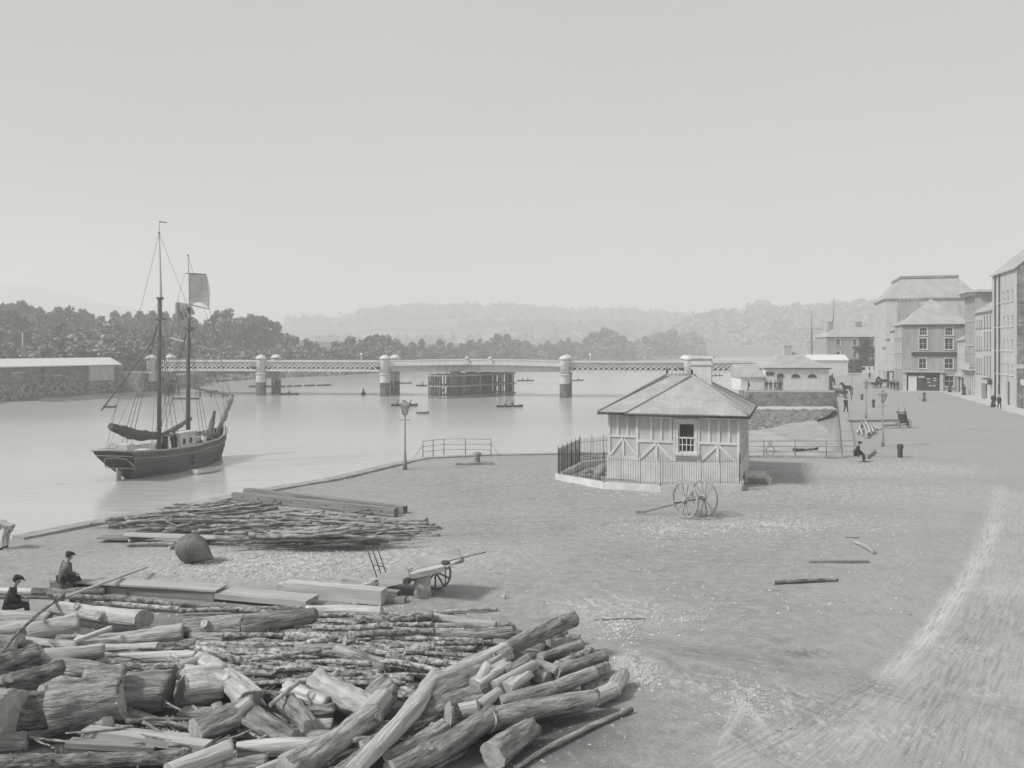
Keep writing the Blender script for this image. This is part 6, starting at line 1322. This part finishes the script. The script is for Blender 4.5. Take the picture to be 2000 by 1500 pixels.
# round poles in the middle left
log(108,1162,338,1178,10,.35,.14,'long peeled pole running right from the round log end behind the beam',mt='pole',kind='pole',name='pole'); log(140,1172,352,1190,10,.15,.1,'knotty pole lying just in front of the long peeled pole',mt='pole',kind='pole',name='pole')
log(338,1178,500,1192,12,.12,.12,'bark-covered pole continuing right toward the broad slab',mt='bark',name='pole'); log(350,1192,620,1186,9,.16,.12,'thin crooked pole lying below the broad slab',mt='pole',kind='pole',name='pole',bend=.03)
log(470,1188,640,1212,8,.2,.3,'crooked pole curving down below the squared beams',mt='pole',kind='pole',name='pole',bend=.04)
log(-20,1152,66,1157,13,.12,.12,'pale log at the left edge behind the low-sitting man',mt='peeled'); log(62,1156,205,1153,14,.14,.12,'short thick pole between the pale log and the beam',mt='bark'); log(-30,1166,110,1167,6,.06,.06,'thin dark pole on the ground behind the low-sitting man',mt='barkdark',name='pole')
log(98,1160,126,1166,17,.34,.3,'stubby round log end propping the long pole',mt='bark')
log(-6,1277,112,1167,6,.95,.6,'thin dark pole slanting up from the left edge over the logs',mt='barkdark',name='pole'); beam(135,1166,290,1109,.10,.05,.75,'long pale lath slanting over the beam toward the buoy','beam','pole',z1=.2,cat='pole')
# -- big logs, left
log(-30,1203,96,1208,24,.2,.2,'long pale plank-like log behind the nearest left logs',mt='peeled'); log(100,1187,276,1210,26,.42,.42,'smooth log with a ringed cut end behind the dark hollow',d1=36,mt='peeled',knots=2); log(268,1207,288,1209,30,.36,.36,'short bark collar just right of the ringed cut end',mt='peeled')
log(-20,1238,60,1230,40,.25,.25,'pale bulky log at the left edge under the slanting pole',mt='peeled',rough_=.2); log(52,1236,152,1220,36,.3,.32,'thick smooth log with a squared dark cut end facing right',d1=44,mt='peeled',cut='cutdark'); log(-20,1262,40,1258,36,.18,.2,'short bark log at the left edge behind the rough one',mt='bark')
log(-25,1310,68,1284,46,.55,.5,'very rough-barked log jutting in from the left edge',d1=50,mt='barkdark',rough_=.2); log(64,1284,202,1271,28,.5,.46,'smooth straight pole-log with a round cut end, on top of the left pile',mt='peeled')
log(40,1252,155,1262,18,.14,.16,'half-buried pale log below the squared-end log',mt='peeled'); log(150,1251,358,1236,20,.26,.34,'fluted log widening to a broad split cut end',d1=40,mt='peeled',rough_=.2,kind='split'); log(204,1268,312,1265,20,.2,.2,'short split log between the smooth pole-log and the fluted log',mt='peeled',kind='split')
log(190,1290,384,1280,24,.22,.25,'pale split log lying below the fluted log',mt='peeled',kind='split'); log(145,1253,218,1226,10,.5,.62,'short stout stick leaning over the dark hollow',mt='peeled',name='stick',cat='stick')
log(74,1297,244,1323,38,.28,.28,'long grey log running under the rough one toward the sawn block',mt='bark'); log(-20,1352,116,1318,40,.4,.38,'mossy bark log with a branch stub, left of the sawn block',d1=46,mt='barkdark',rough_=.25,knots=3); log(80,1350,122,1330,22,.52,.5,'thick broken stub on the mossy bark log',mt='bark')
log(28,1395,118,1386,72,.36,.36,'short fat log with a hollow heart facing the viewer',mt='barkdark',cut='cut',hollow=True,rough_=.14); log(-70,1400,20,1402,110,.5,.5,'huge trunk end cut off by the left edge of the picture',mt='bark',rough_=.14); log(-40,1455,52,1450,32,.12,.1,'low rooty log on the ground at the left edge',mt='bark',rough_=.3)
log(112,1378,244,1362,104,.48,.48,'great squared-off trunk with smooth grey side, sawn at both ends',d1=90,mt='bark',rough_=.13); log(168,1322,240,1318,34,.95,.92,'ragged slab of bark wood on top of the great trunk',mt='bark',rough_=.25)
log(248,1352,330,1350,80,.42,.42,'short thick trunk with a dark weathered end beside the great trunk',mt='bark',cut='cutdark'); log(352,1345,432,1338,66,.34,.3,'pale rounded stump with shaggy underside',mt='peeled',rough_=.25)
# branches over them
log(215,1290,352,1322,10,.7,.62,'knobbly branch lying across the short thick trunk',mt='pole',kind='pole',name='branch',cat='branch'); log(250,1302,390,1300,12,.5,.5,'forked branch resting over the split logs',mt='pole',kind='pole',name='branch',cat='branch'); log(342,1282,372,1300,9,.62,.55,'short branch stub joining the forked branch',mt='pole',name='branch',cat='branch')
# -- big logs, centre
log(358,1228,480,1222,34,.35,.4,'long smooth trunk with a gentle bend, left half, above the dark gap',d1=46,mt='bark',rough_=.06,knots=1); log(470,1224,612,1203,46,.4,.34,'long smooth trunk, right half tapering under the pole heap',d1=30,mt='bark',rough_=.06)
log(600,1193,748,1195,22,.12,.12,'pale dusty log in front of the squared beams',mt='peeled'); log(372,1245,440,1250,26,.2,.15,'grey log tucked under the bent trunk',mt='bark'); 
log(575,1272,660,1270,26,.42,.5,'arched bark trunk in the pole heap, upper part',mt='bark',rough_=.06); log(655,1271,755,1303,28,.5,.34,'arched bark trunk in the pole heap, drooping part with a round end',mt='bark',rough_=.06)
log(392,1288,492,1366,34,.55,.35,'bleached dead trunk slanting down to the right',d1=44,mt='peeled',rough_=.28,knots=2); log(350,1300,400,1282,14,.62,.66,'splintered arm of the bleached dead trunk',mt='peeled')
log(380,1428,492,1384,44,.3,.42,'thick forked trunk, main limb with a squared left end',d1=52,mt='bark',rough_=.22,knots=1); log(478,1392,578,1445,44,.4,.22,'thick forked trunk, limb reaching down to the right',d1=34,mt='bark',rough_=.2); log(462,1392,488,1372,24,.5,.62,'sawn stub rising from the forked trunk',mt='peeled')
log(527,1378,585,1330,9,.55,.78,'stick standing up at a slant from the root pile',mt='branch',name='stick',cat='stick'); log(558,1368,608,1424,36,.4,.3,'pocked limb lying right of the forked trunk',mt='bark',rough_=.25); log(600,1418,650,1416,26,.25,.25,'limb ending in a round dark cut face by the seam of the pile',mt='bark',cut='cutdark')
log(560,1345,640,1375,26,.42,.36,'pale knobby root arching left of the bleached root',mt='peeled',rough_=.35,knots=2); log(622,1338,745,1395,52,.42,.36,'large bleached root with lumpy top in the centre of the pile',d1=38,mt='peeled',rough_=.32,knots=3); log(590,1392,650,1385,24,.3,.3,'ragged root knuckle under the bleached root',mt='bark',rough_=.35)
log(728,1372,752,1352,56,.36,.44,'rounded grey boss of wood behind the split limb',mt='bark',rough_=.1)
log(576,1437,645,1441,26,.16,.16,'short log with a pale round face pointing left',mt='bark'); log(462,1465,640,1456,34,.16,.2,'straight smooth log with a pale cut face at its left end',mt='peeled'); log(330,1508,452,1462,34,.3,.34,'pale round-ended log reaching in from the bottom edge',mt='peeled')
log(500,1512,592,1474,22,.3,.34,'short pale log pointing up at the bottom edge',mt='peeled'); log(440,1500,520,1490,30,.1,.1,'mossy log at the bottom edge',mt='bark',rough_=.25)
log(560,1512,728,1400,62,.42,.52,'massive weathered trunk rising from the bottom edge',d1=44,mt='bark',rough_=.14,knots=1); log(702,1412,748,1362,36,.5,.6,'smooth sawn limb topping the massive weathered trunk',mt='peeled')
# -- lower left laths
log(-20,1492,372,1478,26,.16,.16,'long knobbly log along the bottom left edge',mt='barkdark',rough_=.25,kind='pole',spikes=14); beam(158,1441,400,1472,.26,.14,.1,'upper squared plank at the bottom left','beam','plank',cat='plank'); beam(200,1436,420,1458,.2,.1,.04,'far squared plank at the bottom left, half hidden','beam','plank',cat='plank'); beam(126,1462,300,1472,.26,.1,.02,'nearest flat plank at the bottom left','beamgrey','plank',cat='plank')
beam(348,1398,430,1402,.3,.08,.02,'short pale board below the rounded stump','beam','plank',cat='plank')
# -- log stack, right
log(690,1512,852,1330,34,.55,.72,'long pale trunk slanting up along the left side of the stack',d1=36,mt='peeled',rough_=.14); log(845,1336,988,1276,36,.74,.8,'split trunk with torn fibres crossing the top of the stack',d1=44,mt='peeled',rough_=.2,kind='split'); log(950,1290,1116,1208,34,.78,.92,'bark log pointing up to the right at the top of the stack',d1=30,mt='bark',rough_=.08,knots=1)
log(838,1366,942,1318,36,.6,.62,'log with a pale crooked cut face below the split trunk',mt='bark'); log(822,1397,968,1344,40,.42,.5,'log with a shell-like hollow face at its left end',mt='bark',cut='cut',rough_=.16)
log(872,1402,952,1378,58,.42,.44,'fat log with a broad pale face, half bark half clean wood',d1=44,mt='barkdark'); log(900,1388,936,1381,26,.6,.66,'sawn limb stub with a small pale disc over the fat log',mt='peeled'); log(936,1380,975,1352,22,.6,.62,'smooth fork limb right of the small pale disc',mt='peeled')
log(765,1512,962,1402,42,.3,.42,'long foreground log, lower part with two sawn stubs',d1=48,mt='bark',rough_=.1,knots=2); log(950,1406,1162,1362,46,.42,.34,'long foreground log, upper part with a ragged right end',d1=32,mt='bark',rough_=.08,knots=1)
log(975,1374,1084,1344,30,.5,.52,'grey log with a pale ring at its end, above the foreground log',mt='bark',rough_=.06); log(1080,1345,1162,1313,26,.5,.54,'log continuing beyond the pale ring, with a second ring',mt='bark',rough_=.06); log(1158,1314,1184,1305,24,.48,.48,'dark short log butt at the right of the stack',mt='barkdark')
log(1140,1348,1184,1332,20,.3,.3,'small dark log under the ringed one at the right',mt='barkdark'); log(1160,1364,1202,1345,30,.2,.2,'bent pale log at the right foot of the stack, lower part',mt='peeled'); log(1195,1350,1214,1318,30,.2,.24,'bent pale log at the right foot of the stack, upturned part',mt='peeled')
log(1046,1297,965,1342,18,.8,.66,'round-faced bright log pointing at the viewer from the stack top',mt='peeled',d1=24); log(1033,1285,988,1312,18,.86,.76,'second bright round-faced log, above and left of the first',mt='bark'); log(951,1300,935,1330,18,.9,.75,'third bright round face, over the torn slab',mt='peeled'); log(930,1345,990,1308,42,.62,.7,'torn slab with ragged edges in the middle of the stack',mt='peeled',rough_=.25,kind='split')
log(985,1352,1025,1322,40,.56,.6,'pale wedge of split wood with a jagged lower edge',mt='peeled',kind='split',rough_=.2); log(1050,1297,1090,1312,22,.62,.6,'forked branch, butt end resting on the stack',mt='bark'); log(1086,1312,1180,1285,26,.6,.52,'forked branch, long right arm',mt='bark'); log(1085,1300,1156,1270,14,.66,.66,'knobbly upper arm of the forked branch',mt='pole',kind='pole',spikes=8); log(1055,1285,1134,1258,18,.6,.62,'smooth branch behind the knobbly one',mt='bark')
log(1130,1290,1182,1282,28,.42,.42,'thick rounded butt right of the forked branch',mt='bark',rough_=.14); log(1010,1310,1070,1330,34,.5,.46,'grey trunk wedged in the middle of the stack',mt='bark'); log(880,1440,980,1395,34,.2,.25,'dark log hidden under the foreground log',mt='barkdark'); log(700,1470,850,1400,40,.25,.3,'lower rough trunk inside the left of the stack',mt='barkdark',rough_=.2); log(760,1480,870,1420,30,.34,.4,'ragged branchy trunk inside the stack',mt='bark',rough_=.25,knots=2); log(660,1512,760,1440,30,.3,.4,'rough trunk below the long pale one at the bottom edge',mt='bark',rough_=.2)
log(962,1478,1035,1425,58,.26,.26,'big stump tipped over at the bottom, broad smooth face to the viewer',d1=40,mt='bark',rough_=.2); log(1000,1497,1228,1384,10,.08,.08,'long straight pole lying alone to the right of the stack',mt='bark',name='pole')
log(968,1265,1062,1272,32,.3,.3,'bark trunk behind the log pointing up',mt='bark'); log(1060,1262,1104,1250,42,.34,.34,'rounded root ball behind the top of the stack',mt='peeled',rough_=.35,knots=2); log(1100,1247,1133,1248,16,.14,.14,'short log with a cut end at the far right of the root ball',mt='bark')
log(826,1247,1002,1236,24,.3,.26,'smooth tapering trunk above the pole heap',mt='bark',rough_=.05); log(845,1205,972,1222,14,.24,.22,'upper of two pale trunks at the right end of the pole heap',mt='peeled'); log(850,1222,968,1226,12,.2,.2,'lower of two pale trunks at the right end of the pole heap',mt='bark')
log(974,1228,984,1212,18,.1,.4,'small upright stump end of the pole heap',mt='peeled'); log(986,1216,1004,1230,14,.2,.1,'dark wedge leaning on the small upright stump',mt='barkdark'); log(1000,1233,1019,1236,10,.08,.08,'tiny dark chunk at the right tip of the pole heap',mt='barkdark'); log(845,1196,972,1189,6,.06,.06,'thin crooked stick behind the pole heap',mt='branch',kind='branch',name='stick',cat='stick'); 
# loose pieces on the yard
log(1510,1137,1635,1132,7,.06,.06,'bark-covered pole lying on the open yard, nearer of two',mt='barkdark',kind='pole',name='pole',spikes=10); beam(1582,1099,1698,1099,.1,.07,.0,'straight pale batten lying on the yard behind the bark pole','beamgrey','batten',cat='batten'); log(1672,1058,1708,1078,7,.08,.08,'crooked pale branch on the yard, right of the batten',mt='peeled',kind='branch',name='branch',cat='branch',knots=2); log(1650,1049,1678,1050,2.5,.04,.04,'thin twig behind the crooked branch',mt='branch',name='stick',cat='stick')
log(1160,1210,1260,1208,3,.03,.03,'long thin stick on the bare earth right of the pole heap',mt='branch',kind='branch',name='stick',cat='stick')
# -- heap of knobbly poles
pm=[]
for k in range(10):
    L=2.4+.25*(k%4); b=logmesh(L,.062+.008*(k%3),.042,50+k,.012 if k%2 else .03,0,.14,'pole',m=9,spikes=10,n=34); me_=b.build('tmpl',['pole','cut','cutdark']); pm.append((me_.data,L)); bpy.data.objects.remove(me_)
hr=random.Random(5)
def heap(n, xs, ys, slope, zt, lab, grp, name='pole', cat='pole', lib=pm, sc=(.8,1.25), tilt=.05):
    for k in range(n):
        t=hr.random(); px=xs[0]+(xs[1]-xs[0])*t; lo,hi=ys(px); f=hr.random(); py=lo+(hi-lo)*f
        me_,L=hr.choice(lib); z=.06+zt*hr.random()*(4*f*(1-f))**.5*(4*min(max(t,.05),.95)*(1-min(max(t,.05),.95)))**.3
        p=P(px,py+z*30,z) if False else P(px,py,z); o=link(me_,name); o.location=p; s=hr.uniform(*sc); o.scale=(s,s,s)
        a=R(slope(px,f)+hr.uniform(-7,7)); tl=hr.uniform(-tilt,tilt); o.rotation_euler=(hr.random()*6.28,tl,a+(pi if hr.random()<.35 else 0)); tag(o,lab,cat,grp)
def yr(px): # vertical extent of the pole heap
    return (interp([(400,1262),(480,1240),(560,1232),(620,1212),(700,1200),(800,1198),(900,1235)],px), interp([(400,1300),(480,1315),(560,1330),(650,1338),(760,1342),(830,1325),(900,1300)],px))
heap(115,(420,890),yr,lambda px,f:(6-16*f) if px<700 else (10-46*f),.42,'knobbly bark-covered pole in the dense heap of poles across the middle','poles in the dense heap')
for (a_) in [(384,1256,470,1268,10,.3,.25),(382,1268,500,1282,16,.3,.3),(430,1278,520,1306,14,.4,.3),(490,1288,690,1262,7,.55,.5),(440,1312,535,1316,12,.3,.3),(535,1310,610,1298,12,.4,.4),(495,1335,640,1326,9,.3,.4),(560,1240,645,1243,13,.4,.45),(610,1228,760,1222,12,.5,.45),(600,1256,660,1244,12,.5,.55),(672,1256,692,1254,18,.5,.5),(690,1240,850,1232,11,.55,.5),(640,1212,700,1218,9,.4,.35),(690,1212,845,1203,14,.35,.35),(760,1262,870,1256,9,.6,.6),(860,1258,962,1254,8,.55,.5),(790,1270,850,1268,18,.5,.5),(755,1280,806,1290,14,.5,.45),(745,1288,860,1310,10,.5,.4),(800,1290,895,1298,12,.4,.35),(830,1275,925,1282,8,.5,.45),(720,1322,800,1318,10,.3,.3),(560,1335,650,1350,10,.15,.15),(735,1336,830,1340,8,.15,.15)]:
    x0,y0,x1,y1,d,z0_,z1_=a_; log(x0,y0,x1,y1,d,z0_,z1_,'knobbly bark-covered pole in the dense heap of poles across the middle',mt='pole',kind='pole',name='pole',group='poles in the dense heap',spikes=9)
# -- brushwood by the quay edge
bmeshes=[]
for k in range(12):
    L=2.6+.3*(k%3); b=logmesh(L,.065+.012*(k%3),.035,150+k,.03,0,.16,'branch',m=8,spikes=0,n=18)
    if k%2: rg=random.Random(k); i=rg.uniform(-.3,.4)*L; b.tube([(i,0,0),(i+.3,.12,.05),(i+.8,.28,.1)],[.045,.035,.02],7)
    me_=b.build('tmpl',['branch','cut','cutdark']); bmeshes.append((me_.data,L)); bpy.data.objects.remove(me_)
def yb1(px): return interp([(250,1022),(300,1004),(380,985),(440,979),(500,985),(540,992)],px), interp([(250,1030),(300,1030),(380,1034),(440,1040),(500,1040),(540,1040)],px)
def yb2(px): return interp([(440,1010),(520,1004),(620,1000),(700,1006),(780,1020),(820,1036)],px), interp([(440,1046),(500,1056),(600,1062),(690,1060),(780,1050),(820,1044)],px)
heap(85,(285,500),yb1,lambda px,f:24-10*f,.75,'crooked branch in the left brushwood heap beside the punt','left brushwood heap','branch','branch',bmeshes,(.7,1.2),.1)
heap(120,(470,790),yb2,lambda px,f:(8 if px<600 else 2)-10*f+(12 if f>.5 else -6),.7,'crooked branch in the long right brushwood heap behind the gravel','right brushwood heap','branch','branch',bmeshes,(.7,1.25),.1)
for x0,y0,x1,y1,z in ((248,1063,345,1062,.1),(252,1056,300,1048,.15),(330,1070,350,1066,.08),(380,1060,410,1054,.12),(176,1023,245,1020,.2)):
    log(x0,y0,x1,y1,7,z,z,'single branch poking out around the punt beside the left brushwood',mt='branch',kind='branch',name='branch',group='branches round the punt',cat='branch')
# -- broken pieces wedged in the big pile
heap(55,(10,560),lambda px:(1235,1480),lambda px,f:hr.uniform(-50,50),.35,'broken branch piece wedged between the big logs of the pile','broken pieces between the big logs','branch','branch',bmeshes,(.25,.55),.25)
heap(50,(600,1120),lambda px:(1500-(px-560)*.36,1510-(px-560)*.27),lambda px,f:hr.uniform(10,80),.35,'broken branch piece wedged between the big logs of the pile','broken pieces between the big logs','branch','branch',bmeshes,(.25,.6),.25)
cm_=[]
for k in range(6):
    L=1.5+.4*(k%3); b=logmesh(L,.13+.03*(k%3),.11+.02*(k%2),300+k,.04,2,.22,'log' if k%2 else 'split',m=26); me_=b.build('tmpl',[('bark','peeled','barkdark')[k%3],'cut','cutdark']); cm_.append((me_.data,L)); bpy.data.objects.remove(me_)
heap(34,(20,560),lambda px:(1245,1430),lambda px,f:hr.uniform(-25,20),.12,'crooked log filling the gaps low in the big pile','filler logs low in the big pile','log','log',cm_,(.6,1.0),.12)
heap(30,(640,1090),lambda px:(1500-(px-560)*.37,1500-(px-560)*.30),lambda px,f:hr.uniform(20,60),.12,'crooked log filling the gaps low in the big pile','filler logs low in the big pile','log','log',cm_,(.5,.9),.12)
# -- gravel and chips
sr=random.Random(77); b=MB()
def stone(p,r):
    vs=[]; 
    for sx_,sy,sz in ((1,0,0),(0,1,0),(-1,0,0),(0,-1,0),(0,0,.7),(0,0,-.5)): vs.append(V(sx_*r*sr.uniform(.7,1.5),sy*r*sr.uniform(.6,1.1),sz*r)+p)
    b.add(vs,[(0,1,4),(1,2,4),(2,3,4),(3,0,4),(1,0,5),(2,1,5),(3,2,5),(0,3,5)])
def scatter(n,x0,x1,y0,y1,rm,el=True):
    for _ in range(n):
        if el:
            a=sr.random()*6.283; q=min(1.7,abs(sr.gauss(0,.6))); px=(x0+x1)/2+cos(a)*q*(x1-x0)/2; py=(y0+y1)/2+sin(a)*q*(y1-y0)/2
        else: px=sr.uniform(x0,x1); py=sr.uniform(y0,y1)
        p=P(px,py)
        if not inside(p.x,p.y): continue
        stone(V(p.x,p.y,gz(p.x,p.y)+.005),rm*sr.uniform(.4,1.3))
scatter(2600,400,760,1060,1135,.042); scatter(800,240,700,1085,1130,.05); scatter(700,0,1000,1060,1240,.045,False); scatter(900,1180,1420,1010,1060,.042); scatter(1700,1250,1750,1000,1050,.042); scatter(500,1000,1800,1000,1200,.045,False); scatter(260,1150,1260,1180,1260,.045); scatter(240,1170,1300,1280,1360,.05); scatter(350,1350,1560,1300,1430,.03); scatter(250,240,420,1385,1450,.03); scatter(400,0,1250,1230,1500,.03,False); scatter(250,1250,2000,1200,1500,.022,False); scatter(120,1215,1440,1160,1260,.045); scatter(250,1060,1470,957,975,.05); scatter(250,560,800,1180,1200,.04)
tag(b.build('gravel','stonechip',fix=False),'loose stones and chips scattered over the yard','gravel',None,'stuff')
# ================================================================ HAZE (air between the near quay and the far hills)
b=MB(); b.box((0,1900,97),(9000,4200,214))
hz=b.build('haze','leaf'); hz.data.materials.clear()
hm=bpy.data.materials.new('haze_air'); hm.use_nodes=True; hn=hm.node_tree.nodes; hn.remove(hn['Principled BSDF'])
pv=hn.new('ShaderNodeVolumePrincipled'); pv.inputs['Color'].default_value=(.97,.98,.97,1); pv.inputs["Density"].default_value=.0010; pv.inputs['Anisotropy'].default_value=0.0
hm.node_tree.links.new(pv.outputs[0],hn['Material Output'].inputs['Volume']); hz.data.materials.append(hm)
tag(hz,'pale river haze lying over the far bank and hills','haze',None,'stuff')
